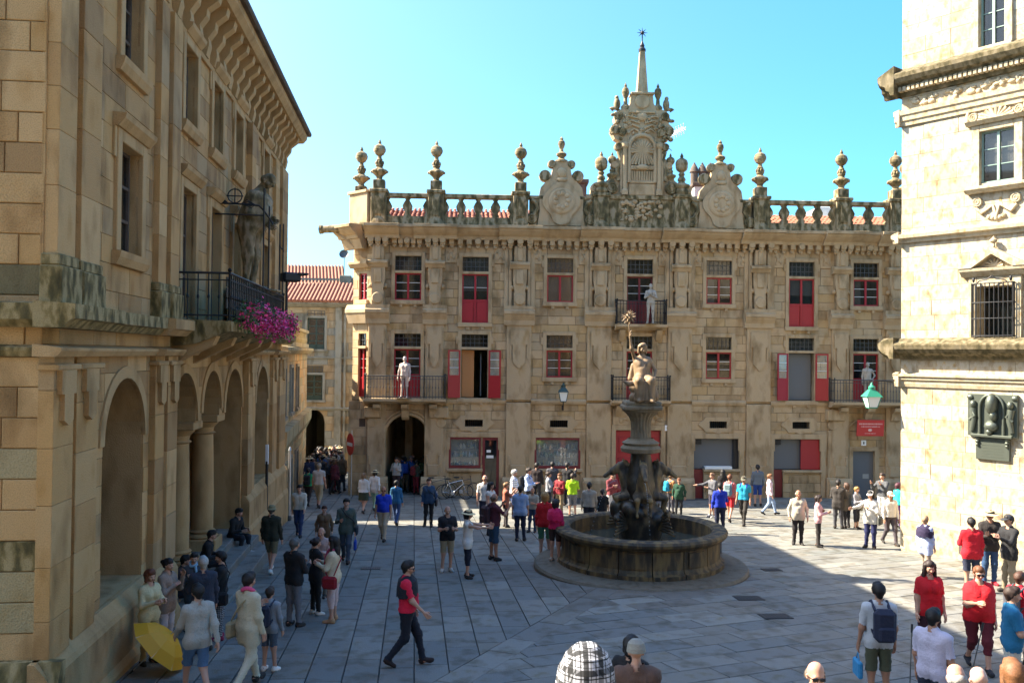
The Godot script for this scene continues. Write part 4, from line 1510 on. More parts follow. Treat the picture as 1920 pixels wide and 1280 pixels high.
	lg.span(Vector3(1.6, 6.75, -4.4), Vector3(20.4, 6.95, -0.86))
	lg.span(Vector3(0.8, 0.2, -4.4), Vector3(1.6, 6.75, -0.9))
	lg.span(Vector3(14.6, 0.2, -4.4), Vector3(14.9, 6.75, -0.9))
	lg.span(Vector3(5.1, 0.2, -2.4), Vector3(5.6, 6.75, -0.9))
	part(H, "loggia_wall", lg, M.arcade2)
	lg = MB.new()
	lg.span(Vector3(1.6, 0.4, -4.4), Vector3(20.4, 1.72, -0.6))
	part(H, "loggia_floor", lg, M.slab3)
	for k in 3:
		var m := MB.new()
		m.span(Vector3(6.0, 0.2, -0.6), Vector3(13.5, 1.72 - k * 0.19, 0.1 + k * 0.42), 0.02)
		part(H, "step", m, M.slab4 if k != 1 else M.slab1)
	# plinth with its sloping top, broken at the steps
	for s in [[-0.22, 5.98], [13.52, L + 0.2]]:
		var m := MB.new()
		m.extrude(PackedVector2Array([Vector2(-0.02, 0.2), Vector2(0.24, 0.2), Vector2(0.24, 2.42), Vector2(0.2, 2.5), Vector2(0.06, 2.66), Vector2(-0.02, 2.66)]), s[0], s[1])
		part(H, "plinth", m, M.arcade_trim)
		var g := MB.new()
		g.extrude(PackedVector2Array([Vector2(0.0, 0.2), Vector2(0.3, 0.2), Vector2(0.3, 1.62), Vector2(0.24, 1.74), Vector2(0.0, 1.74)]), s[0] - 0.08, minf(s[1], 5.98) if s[0] < 1.0 else s[1])
		part(H, "footing", g, M.arcade_trim)
	var pl := MB.new()
	pl.X = end
	pl.extrude(PackedVector2Array([Vector2(-0.02, 0.2), Vector2(0.22, 0.2), Vector2(0.22, 2.42), Vector2(0.1, 2.66), Vector2(-0.02, 2.66)]), -6.0, 0.36)
	part(H, "plinth", pl, M.arcade_moss)
	# pilasters, doubled, in two storeys
	for s in [[-0.02, 0.66, 0.17], [0.92, 1.75, 0.12], [4.72, 5.3, 0.12], [5.32, 6.0, 0.18], [13.52, 14.2, 0.18], [14.22, 14.9, 0.12], [18.2, 19.1, 0.12], [19.4, 20.77, 0.17]]:
		var p := node(H, "pilaster")
		var a: float = s[0]
		var b: float = s[1]
		var z: float = s[2]
		var m := MB.new()
		var y := 2.62
		while y < 6.7:
			var h := minf(rng.randf_range(0.5, 0.95), 6.72 - y)
			m = MB.new()
			m.span(Vector3(a, y, -0.03), Vector3(b, y + h - 0.005, z - rng.randf() * 0.006), 0.006)
			part(p, "block", m, tones[rng.randi() % 6])
			y += h
		y = 7.95
		while y < 13.2:
			var h := minf(rng.randf_range(0.55, 1.0), 13.23 - y)
			m = MB.new()
			m.span(Vector3(a + 0.04, y, -0.03), Vector3(b - 0.04, y + h - 0.005, z - rng.randf() * 0.006), 0.006)
			part(p, "block", m, tones[rng.randi() % 6])
			y += h
		m = MB.new()
		m.span(Vector3(a - 0.03, 7.3, -0.03), Vector3(b + 0.03, 7.8, z + 0.08), 0.015)
		m.span(Vector3(a - 0.01, 7.8, -0.03), Vector3(b + 0.01, 7.96, z + 0.04), 0.02)
		part(p, "pedestal", m, M.arcade_moss)
		m = MB.new()
		var mid := (a + b) * 0.5
		m.span(Vector3(a - 0.06, 6.42, -0.03), Vector3(b + 0.06, 6.5, z + 0.08), 0.015)
		m.prism(PackedVector2Array([Vector2(mid - 0.16, 5.75), Vector2(mid, 5.68), Vector2(mid + 0.16, 5.75), Vector2(mid + 0.16, 6.1), Vector2(mid + 0.25, 6.1), Vector2(mid + 0.25, 6.42), Vector2(mid - 0.25, 6.42), Vector2(mid - 0.25, 6.1), Vector2(mid - 0.16, 6.1)]), z - 0.03, z + 0.07)
		part(p, "drop_ornament", m, M.arcade_trim)
	# ledge and string course, stepping round the pilasters
	var led := [[-0.25, 0.75, 0.5], [0.75, 0.86, 0.34], [0.86, 1.85, 0.46], [1.85, 4.65, 0.34], [4.65, 6.05, 0.48], [6.05, 13.45, 0.34], [13.45, 14.98, 0.48], [14.98, 18.1, 0.34], [18.1, 20.95, 0.48]]
	for s in led:
		var m := MB.new()
		var z: float = s[2]
		m.extrude(PackedVector2Array([Vector2(-0.02, 6.98), Vector2(z - 0.16, 6.98), Vector2(z - 0.06, 7.08), Vector2(z, 7.1), Vector2(z, 7.29), Vector2(-0.02, 7.32)]), s[0] + 0.001, s[1] - 0.001)
		part(H, "ledge", m, M.arcade_moss if s[1] < 5.0 or s[0] > 14.0 else M.arcade_trim)
		m = MB.new()
		m.extrude(PackedVector2Array([Vector2(-0.02, 6.6), Vector2(z - 0.22, 6.6), Vector2(z - 0.16, 6.68), Vector2(z - 0.16, 6.72), Vector2(-0.02, 6.76)]), s[0] + 0.001, s[1] - 0.001)
		part(H, "string_course", m, M.arcade_trim)
	var el := MB.new()
	el.X = end
	el.extrude(PackedVector2Array([Vector2(-0.02, 6.98), Vector2(0.14, 6.98), Vector2(0.24, 7.08), Vector2(0.24, 7.29), Vector2(-0.02, 7.32)]), -6.0, 0.0)
	el.extrude(PackedVector2Array([Vector2(-0.02, 6.6), Vector2(0.06, 6.6), Vector2(0.1, 6.68), Vector2(0.1, 6.72), Vector2(-0.02, 6.76)]), -6.0, 0.0)
	part(H, "ledge", el, M.arcade_moss)
	# windows
	for k in wins.size():
		var b := bounds(wins[k])
		var top := k % 2 == 1
		var w := b.size.x
		var u := b.get_center().x
		var m := MB.new()
		var z := 0.07
		for s in [-1.0, 1.0]:
			m.span(Vector3(u + s * w * 0.5, b.position.y, -0.03), Vector3(u + s * (w * 0.5 + 0.2), b.end.y + 0.2, z), 0.012)
			m.span(Vector3(u + s * (w * 0.5 + 0.2), b.end.y - 0.3, -0.03), Vector3(u + s * (w * 0.5 + 0.3), b.end.y + 0.2, z - 0.02), 0.012)
		m.span(Vector3(u - w * 0.5, b.end.y, -0.03), Vector3(u + w * 0.5, b.end.y + 0.2, z), 0.012)
		m.extrude(PackedVector2Array([Vector2(-0.03, b.end.y + 0.2), Vector2(0.1, b.end.y + 0.2), Vector2(0.2, b.end.y + 0.32), Vector2(0.22, b.end.y + 0.4), Vector2(-0.03, b.end.y + 0.42)]), u - w * 0.5 - (0.3 if not top else 0.1), u + w * 0.5 + (0.3 if not top else 0.1))
		if b.position.y > 8.0:
			m.extrude(PackedVector2Array([Vector2(-0.03, b.position.y - 0.22), Vector2(0.08, b.position.y - 0.22), Vector2(0.14, b.position.y - 0.1), Vector2(0.16, b.position.y), Vector2(-0.03, b.position.y)]), u - w * 0.5 - 0.26, u + w * 0.5 + 0.26)
		part(H, "window_surround", m, M.arcade_trim)
		m = MB.new()
		m.box(Vector3(u, b.get_center().y, -0.2), Vector3(w, b.size.y, 0.006))
		var win := part(H, "window", m, M.glass)
		m = MB.new()
		for s in [-1.0, 0.0, 1.0]:
			m.box(Vector3(u + s * (w * 0.5 - 0.03), b.get_center().y, -0.18), Vector3(0.06, b.size.y, 0.05))
		for q in 4:
			m.box(Vector3(u, lerpf(b.position.y + 0.03, b.end.y - 0.03, q / 3.0), -0.18), Vector3(w, 0.05, 0.045))
		part(win, "sash", m, M.roof_dark)
	# wall above the windows, brackets, cornice, roof
	var br := MB.new()
	br.prism(PackedVector2Array([Vector2(0, 13.35), Vector2(0.1, 13.35), Vector2(0.16, 13.6), Vector2(0.14, 13.75), Vector2(0.28, 13.95), Vector2(0.3, 14.1), Vector2(0.52, 14.28), Vector2(0.56, 14.45), Vector2(0, 14.45)]), -0.14, 0.14, true)
	var brm := br.commit()
	var n := 26
	for k in n:
		var u := 0.35 + k * (L - 0.7) / (n - 1)
		part(H, "eave_bracket", brm, M.arcade_trim, Transform3D(Basis(Vector3.UP, -PI * 0.5), Vector3(u, 0, 0)))
	var co := MB.new()
	co.extrude(PackedVector2Array([Vector2(-0.02, 14.1), Vector2(0.1, 14.1), Vector2(0.2, 14.44), Vector2(0.62, 14.46), Vector2(0.74, 14.6), Vector2(0.76, 14.74), Vector2(-0.02, 14.74)]), -0.3, L + 0.5)
	part(H, "cornice", co, M.arcade_trim)
	co = MB.new()
	co.extrude(PackedVector2Array([Vector2(-0.02, 13.24), Vector2(0.06, 13.24), Vector2(0.09, 13.32), Vector2(-0.02, 13.36)]), 0, L)
	part(H, "string_course", co, M.arcade_trim)
	co = MB.new()
	co.extrude(PackedVector2Array([Vector2(0.86, 14.74), Vector2(0.9, 14.78), Vector2(0.9, 14.86), Vector2(-5.0, 17.0), Vector2(-5.0, 14.74)]), -0.4, L + 0.6)
	var roof := part(H, "roof", co, M.roof_dark)
	var tl := MB.new()
	for k in 92:
		var u := -0.4 + k * 0.236
		tl.tube([Vector3(u, 14.96, 0.62), Vector3(u, 15.4, -0.5)], 0.085, 6)
	tag(part(roof, "roof_tiles", tl, M.roof_tile), "", "", "", "stuff")
	var bd := MB.new()
	bd.span(Vector3(L - 0.25, 0.2, -10.0), Vector3(L, 14.6, -0.05))
	bd.span(Vector3(0.0, 0.2, -10.2), Vector3(L, 14.6, -10.0))
	bd.span(Vector3(0.3, 7.0, -9.9), Vector3(L - 0.3, 7.1, -0.7))
	bd.span(Vector3(0.3, 10.7, -9.9), Vector3(L - 0.3, 10.8, -0.7))
	bd.span(Vector3(0.05, 6.4, -10.0), Vector3(0.25, 14.6, -6.0))
	bd.span(Vector3(0.05, 0.4, -10.0), Vector3(0.25, 6.4, -6.0))
	bd.span(Vector3(-0.2, 14.6, -10.2), Vector3(L, 14.73, -0.05))
	part(H, "inner_wall", bd, M.arcade2)
	# balcony over the triple arch
	var B := node(H, "balcony")
	var z1 := 1.18
	var m := MB.new()
	m.extrude(PackedVector2Array([Vector2(0.0, 6.78), Vector2(0.5, 6.85), Vector2(z1 - 0.1, 7.08), Vector2(z1, 7.1), Vector2(z1, 7.3), Vector2(0.0, 7.34)]), 6.06, 13.44)
	part(B, "slab", m, M.arcade_moss)
	railing(B, [Vector3(6.12, 7.32, 0.1), Vector3(6.12, 7.32, z1 - 0.06), Vector3(13.38, 7.32, z1 - 0.06), Vector3(13.38, 7.32, 0.1)], 0.95, 0.2, M.iron)
	m = MB.new()
	for k in 3:
		m.span(Vector3(6.16, 7.56 + k * 0.22, z1 - 0.14), Vector3(13.34, 7.76 + k * 0.22, z1 - 0.11), 0.006)
	part(B, "screen_board", m, M.iron_grey)
	for k in 5:
		m = MB.new()
		m.prism(PackedVector2Array([Vector2(0, 0), Vector2(0.9, 0.22), Vector2(0.8, 0.0), Vector2(0.35, -0.22), Vector2(0, -0.4)]), -0.16, 0.16, true)
		part(B, "corbel", m, M.arcade_trim, Transform3D(Basis(Vector3.UP, -PI * 0.5), Vector3(6.3 + k * 1.73, 6.82, 0.0)))

# ---------------------------------------------------------------- the sunlit tower
func tower() -> void:
	var H := thing("stone_tower", "sunlit yellow stone tower with projecting cornices, grilled window and bronze tablet", "building", at(Vector3(11.95, 0, -27.0), deg_to_rad(-52.4)))
	var tones := []
	for k in 6:
		tones.append(M["tower%d" % k])
	var holes := [rect(2.35, 11.72, 3.28, 13.2), rect(2.32, 15.62, 3.02, 17.6), rect(2.3, 7.3, 3.25, 8.75)]
	var near := func(b: Rect2) -> float: return -b.get_center().x
	ashlar(H, Transform3D.IDENTITY, Rect2(0, 0.0, 9.0, 20.0), 0.44, 0.55, 1.35, holes, tones, 280, near, {"gap": 0.006, "ch": 0.004, "joint": M.tower3, "jitter": 0.006})
	var side := Transform3D(Basis(Vector3.UP, -PI * 0.5), Vector3.ZERO)
	ashlar(H, side, Rect2(-7.0, -0.6, 7.0, 20.6), 0.44, 0.55, 1.35, [], tones, 0, near, {"gap": 0.008, "ch": 0.007, "joint": M.tower3})
	for h in holes:
		var rv := MB.new()
		reveal(rv, h, -0.5, -0.01)
		part(H, "reveal", rv, M.tower_trim)
	# cornices run round both faces
	var prof := {
		"lower_cornice": [[-0.02, 6.68], [0.16, 6.68], [0.24, 6.78], [0.5, 6.86], [0.66, 6.98], [0.7, 7.1], [0.68, 7.14], [0.2, 7.3], [-0.02, 7.32]],
		"frieze_moulding": [[-0.02, 5.84], [0.06, 5.84], [0.1, 5.94], [0.1, 6.0], [0.18, 6.06], [0.18, 6.12], [0.26, 6.16], [0.26, 6.22], [-0.02, 6.28]],
		"upper_ledge": [[-0.02, 10.22], [0.12, 10.22], [0.16, 10.32], [0.3, 10.36], [0.32, 10.46], [-0.02, 10.56]],
		"architrave": [[-0.02, 13.82], [0.08, 13.82], [0.1, 13.95], [0.16, 13.97], [0.18, 14.1], [0.24, 14.14], [0.26, 14.28], [-0.02, 14.32]],
		"main_cornice": [[-0.02, 14.72], [0.14, 14.72], [0.2, 14.84], [0.36, 14.9], [0.4, 15.02], [0.6, 15.08], [0.72, 15.2], [0.74, 15.32], [0.7, 15.36], [-0.02, 15.6]],
	}
	for k in prof:
		var p := PackedVector2Array()
		var far := 0.0
		for q in prof[k]:
			p.append(Vector2(q[0] * 0.7, q[1]))
			far = maxf(far, q[0] * 0.7)
		var m := MB.new()
		m.extrude(p, -far, 9.0)
		m.X = side
		m.extrude(p, -7.0, far)
		part(H, k, m, M.tower_lichen if k in ["lower_cornice", "main_cornice"] else M.tower_trim)
	var dm := MB.new()
	dm.span(Vector3(-0.05, 14.86, 0.05), Vector3(0.05, 15.0, 0.36), 0.01)
	var dmesh := dm.commit()
	for k in 34:
		part(H, "dentil", dmesh, M.tower_trim, at(Vector3(-0.2 + k * 0.14, -0.03, -0.06)))
	dm = MB.new()
	dm.span(Vector3(-0.06, 6.7, 0.1), Vector3(0.06, 6.84, 0.3), 0.01)
	# carved friezes
	var fr := MB.new()
	var r := RandomNumberGenerator.new()
	r.seed = 5
	for k in 60:
		fr.ball(Vector3(r.randf_range(0.1, 5.0), r.randf_range(14.38, 14.62), 0.02), Vector3(r.randf_range(0.05, 0.14), r.randf_range(0.04, 0.1), 0.06), 7, 4)
	part(H, "carved_frieze", fr, M.tower_trim)
	# window between the cornices: surround, shell tympanum, scrolled apron
	var m := MB.new()
	for s in [[2.12, 2.35], [3.28, 3.51]]:
		m.span(Vector3(s[0], 11.6, -0.03), Vector3(s[1], 13.4, 0.07), 0.015)
	m.span(Vector3(2.35, 13.2, -0.03), Vector3(3.28, 13.4, 0.07), 0.015)
	m.extrude(PackedVector2Array([Vector2(-0.03, 13.4), Vector2(0.14, 13.4), Vector2(0.24, 13.5), Vector2(-0.03, 13.54)]), 2., 3.63)
	m.extrude(PackedVector2Array([Vector2(-0.03, 11.44), Vector2(0.16, 11.44), Vector2(0.26, 11.54), Vector2(0.26, 11.6), Vector2(-0.03, 11.68)]), 2., 3.63)
	part(H, "window_surround", m, M.tower_trim)
	m = MB.new()
	for k in 11:
		var t := PI * k / 10.0
		m.tube([Vector3(2.8, 13.5, 0.05), Vector3(2.8 + cos(t) * 0.5, 13.52 + sin(t) * 0.3, 0.05)], 0.03, 5, 0.07)
	for s in [-1.0, 1.0]:
		scroll(m, Vector3(2.8 + s * 0.62, 13.64, 0.0), 0.14, 0.12)
		m.ball(Vector3(2.8 + s * 0.78, 13.66, 0.05), Vector3(0.07, 0.2, 0.08), 8, 5)
	part(H, "shell_ornament", m, M.tower_trim)
	m = MB.new()
	for s in [-1.0, 1.0]:
		scroll(m, Vector3(2.8 + s * 0.52, 11.2, -0.02), 0.15, 0.09)
		m.tube([Vector3(2.8 + s * 0.55, 11.02, 0.03), Vector3(2.8 + s * 0.4, 10.85, 0.04), Vector3(2.8 + s * 0.1, 11.05, 0.03), Vector3(2.8, 10.7, 0.03)], 0.05, 6)
	for k in 5:
		m.ball(Vector3(2.6 + k * 0.1, 10.74 - 0.03 * (2 - absi(k - 2)), 0.02), Vector3(0.07, 0.07, 0.06), 7, 4)
	part(H, "scrolled_apron", m, M.tower_trim)
	sash(H, 2.815, 11.72, 13.2, 0.93, -0.1, {"mat": M.sash_green, "bars": 2, "bar_mat": M.sash_green, "curtain": "half", "t": 0.05})
	m = MB.new()
	for s in [[2.1, 2.32], [3.02, 3.24]]:
		m.span(Vector3(s[0], 15.45, -0.03), Vector3(s[1], 17.8, 0.08), 0.015)
	m.span(Vector3(2.1, 15.44, -0.03), Vector3(3.24, 15.62, 0.12), 0.015)
	part(H, "window_surround", m, M.tower_trim)
	sash(H, 2.67, 15.62, 17.6, 0.7, -0.12, {"mat": M.sash_green, "bars": 3, "bar_mat": M.sash_green, "t": 0.05})
	# grilled window under a pediment
	m = MB.new()
	for s in [[2.06, 2.3], [3.25, 3.49]]:
		m.span(Vector3(s[0], 7.3, -0.03), Vector3(s[1], 9.05, 0.09), 0.015)
	m.span(Vector3(2.3, 8.76, -0.03), Vector3(3.25, 9.05, 0.09), 0.015)
	m.extrude(PackedVector2Array([Vector2(-0.03, 9.05), Vector2(0.12, 9.05), Vector2(0.26, 9.2), Vector2(0.28, 9.28), Vector2(-0.03, 9.3)]), 1.88, 3.67)
	part(H, "window_surround", m, M.tower_trim)
	m = MB.new()
	for s in [-1.0, 1.0]:
		var a := Vector2(2.775 + s * 0.98, 9.29)
		var b := Vector2(2.775, 9.86)
		m.prism(PackedVector2Array([a, b, b + Vector2(0, -0.2), a + Vector2(-s * 0.42, 0.0)]), -0.03, 0.3)
	m.prism(PackedVector2Array([Vector2(2.1, 9.29), Vector2(3.45, 9.29), Vector2(2.775, 9.7)]), -0.02, 0.06)
	for k in 7:
		var t := PI * k / 6.0
		m.tube([Vector3(2.775, 9.33, 0.08), Vector3(2.775 + cos(t) * 0.24, 9.34 + sin(t) * 0.2, 0.08)], 0.02, 5, 0.05)
	m.lathe([Vector2(0.05, 9.86), Vector2(0.04, 9.96), Vector2(0.1, 10.02), Vector2(0.1, 10.06), Vector2(0.03, 10.12), Vector2(0, 10.18)], Vector3(2.775, 0, 0.14), 9)
	part(H, "pediment", m, M.tower_trim)
	m = MB.new()
	m.box(Vector3(2.775, 8.02, -0.35), Vector3(0.95, 1.45, 0.006))
	var gw := part(H, "grilled_window", m, M.glass)
	m = MB.new()
	for k in 10:
		var x := 2.22 + k * 0.123
		m.tube([Vector3(x, 7.32, 0.24), Vector3(x, 8.86, 0.24)], 0.016, 5)
	for s in [2.22, 3.33]:
		for j in 3:
			m.tube([Vector3(s, 7.32, 0.06 + j * 0.06), Vector3(s, 8.86, 0.06 + j * 0.06)], 0.014, 5)
	for y in [7.36, 7.85, 8.3, 8.84]:
		m.tube([Vector3(2.22, y, 0.02), Vector3(2.22, y, 0.24), Vector3(3.33, y, 0.24), Vector3(3.33, y, 0.02)], 0.016, 5)
	for s in [-1.0, 1.0]:
		m.tube([Vector3(2.775, 9.05, 0.24), Vector3(2.775 + s * 0.12, 8.95, 0.24), Vector3(2.775 + s * 0.34, 8.92, 0.24), Vector3(2.775 + s * 0.4, 8.86, 0.24)], 0.018, 5)
		m.ball(Vector3(2.775 + s * 0.5, 8.95, 0.24), Vector3(0.04, 0.08, 0.04), 6, 4)
	part(gw, "iron_grille", m, M.iron)
	# plinth course and inner faces
	m = MB.new()
	m.extrude(PackedVector2Array([Vector2(-0.02, 0.0), Vector2(0.14, 0.0), Vector2(0.14, 1.75), Vector2(0.04, 1.86), Vector2(-0.02, 1.86)]), 0.9, 9.0)
	part(H, "plinth", m, M.tower_trim)
	m = MB.new()
	m.span(Vector3(0.3, -0.6, -7.2), Vector3(9.2, 20.0, -7.0))
	m.span(Vector3(9.0, 0.0, -7.0), Vector3(9.2, 20.0, 0.0))
	m.span(Vector3(0.0, 20.0, -7.2), Vector3(9.2, 20.2, 0.0))
	m.span(Vector3(0.3, 0.0, -1.6), Vector3(9.0, 20.0, -1.5))
	part(H, "inner_wall", m, M.inside)
	# bronze tablet fixed to the wall: a thing of its own
	var T := thing("bronze_tablet", "green bronze memorial tablet with a bust in a niche on the sunlit tower wall", "plaque", H.transform * at(Vector3(2.73, 0, 0.0)))
	m = MB.new()
	m.span(Vector3(-0.68, 4.52, 0.0), Vector3(0.68, 5.72, 0.1), 0.02)
	part(T, "panel", m, M.bronze)
	m = MB.new()
	m.span(Vector3(-0.46, 3.86, 0.0), Vector3(0.46, 4.5, 0.08), 0.015)
	for k in 5:
		m.box(Vector3(0, 4.28 - k * 0.08, 0.083), Vector3(0.6 - 0.06 * (k % 2), 0.018, 0.004))
	part(T, "inscription_plate", m, M.bronze)
	m = MB.new()
	m.span(Vector3(-0.56, 4.5, 0.0), Vector3(0.56, 4.58, 0.2), 0.015)
	for s in [-1.0, 1.0]:
		for k in 3:
			m.ball(Vector3(s * 0.4, 4.46 - k * 0.09, 0.1), Vector3(0.08 - k * 0.015, 0.05, 0.06), 7, 4)
	part(T, "shelf", m, M.bronze)
	m = MB.new()
	var pts := [Vector3(0.32, 4.58, 0.14)]
	for k in 13:
		var t := PI * k / 12.0
		pts.append(Vector3(cos(t) * 0.32, 5.34 + sin(t) * 0.36, 0.14))
	pts.append(Vector3(-0.32, 4.58, 0.14))
	m.tube(pts, 0.045, 6)
	part(T, "niche_arch", m, M.bronze)
	m = MB.new()
	m.ball(Vector3(0.04, 5.44, 0.22), Vector3(0.16, 0.3, 0.2), 12, 8)
	m.ball(Vector3(0.08, 5.12, 0.2), Vector3(0.11, 0.16, 0.14), 10, 6)
	m.ball(Vector3(0, 4.82, 0.16), Vector3(0.2, 0.16, 0.14), 10, 6)
	m.ball(Vector3(-0.05, 4.66, 0.16), Vector3(0.1, 0.1, 0.1), 8, 5)
	part(T, "bust", m, M.bronze)
	for s in [-1.0, 1.0]:
		m = MB.new()
		m.ball(Vector3(s * 0.5, 5.42, 0.14), Vector3(0.09, 0.12, 0.1), 8, 6)
		m.tube([Vector3(s * 0.52, 5.3, 0.12), Vector3(s * 0.48, 5.0, 0.14), Vector3(s * 0.54, 4.66, 0.12)], 0.11, 7, 0.07)
		m.tube([Vector3(s * 0.56, 5.28, 0.16), Vector3(s * 0.42, 5.1, 0.2), Vector3(s * 0.58, 4.98, 0.18)], 0.045, 6)
		m.ball(Vector3(s * 0.6, 5.62, 0.1), Vector3(0.1, 0.08, 0.06), 7, 4)
		part(T, "relief_figure", m, M.bronze)

# ---------------------------------------------------------------- houses farther off
func tiled_slope(parent: Node3D, a: Vector3, b: Vector3, up: Vector3, mat: Material, step := 0.24) -> void:
	# eave from a to b, ridge displaced by up
	var m := MB.new()
	m.quad(a, b, b + up, a + up)
	m.quad(a + Vector3(0, -0.12, 0), b + Vector3(0, -0.12, 0), b, a)
	var roof := part(parent, "roof", m, mat)
	var t := MB.new()
	var n := int(a.distance_to(b) / step)
	for k in n:
		var p := a.lerp(b, (k + 0.5) / n) + Vector3(0, 0.03, 0)
		t.tube([p - up.normalized() * 0.12, p + up * 0.5, p + up], 0.08, 5)
	tag(part(roof, "roof_tiles", t, mat), "", "", "", "stuff")

func plain_window(parent: Node3D, u: float, v0: float, v1: float, w: float, mat: Material, z := 0.02) -> void:
	var m := MB.new()
	for s in [-1.0, 0.0, 1.0]:
		m.box(Vector3(u + s * (w * 0.5 - 0.04), (v0 + v1) * 0.5, z + 0.02), Vector3(0.09, v1 - v0, 0.06))
	for k in 5:
		m.box(Vector3(u, lerpf(v0 + 0.04, v1 - 0.04, k / 4.0), z + 0.02), Vector3(w, 0.06, 0.05))
	m.span(Vector3(u - w * 0.5, v0, z), Vector3(u + w * 0.5, v0 + 0.3, z + 0.05))
	var f := part(parent, "window", m, mat)
	m = MB.new()
	m.box(Vector3(u, (v0 + v1) * 0.5, z), Vector3(w, v1 - v0, 0.008))
	part(f, "pane", m, M.glass)
	m = MB.new()
	for s in [-1.0, 1.0]:
		m.span(Vector3(u + s * w * 0.5, v0, -0.04), Vector3(u + s * (w * 0.5 + 0.14), v1 + 0.14, 0.09))
	m.span(Vector3(u - w * 0.5, v1, -0.04), Vector3(u + w * 0.5, v1 + 0.14, 0.09))
	m.span(Vector3(u - w * 0.5 - 0.2, v0 - 0.12, -0.04), Vector3(u + w * 0.5 + 0.2, v0, 0.14))
	part(f, "frame", m, M.far_trim)

func far_houses() -> void:
	var tones := [M.far_wall, M.far_trim, M.house2, M.house4]
	# house with the street arch at the end of the lane
	var H := thing("street_house", "grey stone house with two tall dark windows above a street archway", "building", at(Vector3(-11.6, 0, -55.0), deg_to_rad(2.0)))
	var holes := [arch(-0.9, 0.85, -1.4, 2.35), rect(-1.2, 6.9, -0.12, 8.85), rect(-1.3, 3.72, -0.2, 5.3)]
	ashlar(H, Transform3D.IDENTITY, Rect2(-6.0, -1.4, 9.0, 11.0), 0.45, 0.8, 1.4, holes, tones, 60, func(b: Rect2) -> float: return -absf(b.get_center().x), {"joint": M.far_wall})
	plain_window(H, -0.66, 6.9, 8.85, 1.08, M.dark_green, -0.12)
	plain_window(H, -0.75, 3.72, 5.3, 1.1, M.dark_green, -0.12)
	transom(H, -0.66, 8.9, 9.3, 1.05, 0.02, 5, 2)
	transom(H, -0.75, 5.4, 5.85, 1.05, 0.02, 5, 2)
	var m := MB.new()
	for h in holes:
		m = MB.new()
		reveal(m, h, -2.6 if h.size() > 5 else -0.3, 0.0)
		part(H, "reveal", m, M.far_wall)
	m = MB.new()
	m.extrude(PackedVector2Array([Vector2(-0.03, 3.1), Vector2(0.12, 3.1), Vector2(0.2, 3.24), Vector2(-0.03, 3.3)]), -6.0, 3.0)
	m.extrude(PackedVector2Array([Vector2(-0.03, 6.3), Vector2(0.08, 6.3), Vector2(0.12, 6.4), Vector2(-0.03, 6.44)]), -6.0, 3.0)
	part(H, "string_course", m, M.far_trim)
	m = MB.new()
	m.extrude(PackedVector2Array([Vector2(-0.03, 9.5), Vector2(0.2, 9.55), Vector2(0.45, 9.72), Vector2(0.45, 9.84), Vector2(-0.03, 9.88)]), -6.2, 3.2)
	part(H, "cornice", m, M.far_trim)
	m = MB.new()
	m.span(Vector3(1.1, -1.4, -0.02), Vector3(1.22, 9.5, 0.12))
	m.span(Vector3(0.55, -1.4, -0.02), Vector3(0.95, 9.5, 0.1))
	part(H, "pilaster", m, M.far_trim)
	tiled_slope(H, Vector3(-6.2, 9.92, 0.5), Vector3(3.2, 9.92, 0.5), Vector3(0, 1.25, -2.8), M.roof_tile_pale)
	m = MB.new()
	m.span(Vector3(-6.0, -1.4, -7.0), Vector3(-5.8, 9.6, 0.0))
	m.span(Vector3(2.8, -1.4, -7.0), Vector3(3.0, 9.6, 0.0))
	m.span(Vector3(-5.8, 3.3, -6.9), Vector3(2.8, 9.6, -6.7))
	m.span(Vector3(-6.0, 3.28, -6.7), Vector3(3.0, 3.4, -0.1))
	m.span(Vector3(-5.8, 6.3, -6.7), Vector3(2.8, 6.4, -0.1))
	m.span(Vector3(-5.8, -1.4, -6.7), Vector3(-1.75, 3.3, -2.6))
	m.span(Vector3(-0.05, -1.4, -6.7), Vector3(2.8, 3.3, -2.6))
	part(H, "inner_wall", m, M.far_wall)
	# a second roof higher up behind it
	H = thing("upper_roof_house", "house behind the street arch showing only stepped red tile roofs", "building", at(Vector3(-14.5, 0, -61.0), deg_to_rad(3.0)))
	m = MB.new()
	m.span(Vector3(-8.0, -2.0, -9.0), Vector3(6.5, 11.9, -0.5))
	part(H, "wall", m, M.far_wall)
	tiled_slope(H, Vector3(-8.2, 11.3, 0.2), Vector3(2.9, 11.3, 0.2), Vector3(-0.6, 1.7, -3.2), M.roof_tile_pale)
	tiled_slope(H, Vector3(2.0, 11.0, -0.6), Vector3(7.0, 10.1, -0.2), Vector3(-1.8, 1.7, -3.2), M.roof_dark)
	m = MB.new()
	m.span(Vector3(-8.2, 11.1, 0.1), Vector3(3.0, 11.25, 0.3))
	part(H, "gutter", m, M.white)
	m = MB.new()
	m.span(Vector3(2.4, 11.2, -0.8), Vector3(3.2, 12.1, -0.2), 0.03)
	part(H, "chimney", m, M.far_wall)
	var D := thing("satellite_dish", "small grey satellite dish on the roofs behind the street arch", "satellite dish", at(Vector3(-11.9, 13.05, -62.0)))
	m = MB.new()
	m.X = Transform3D(Basis(Vector3.RIGHT, 1.2), Vector3(0, 0.55, 0.1))
	m.lathe([Vector2(0, 0), Vector2(0.2, 0.03), Vector2(0.34, 0.12), Vector2(0.33, 0.14), Vector2(0.19, 0.05), Vector2(0, 0.02)], Vector3.ZERO, 14)
	part(D, "dish", m, M.iron_grey)
	m = MB.new()
	m.tube([Vector3(0, -1.2, 0), Vector3(0, 0.55, 0)], 0.025, 6)
	part(D, "mast", m, M.iron_grey)
	# low house with pale panelled wall along the lane
	H = thing("lane_house", "low yellowish house with three narrow windows along the lane", "building", at(Vector3(-9.05, 0, -34.2), deg_to_rad(99.3)))
	var lh := []
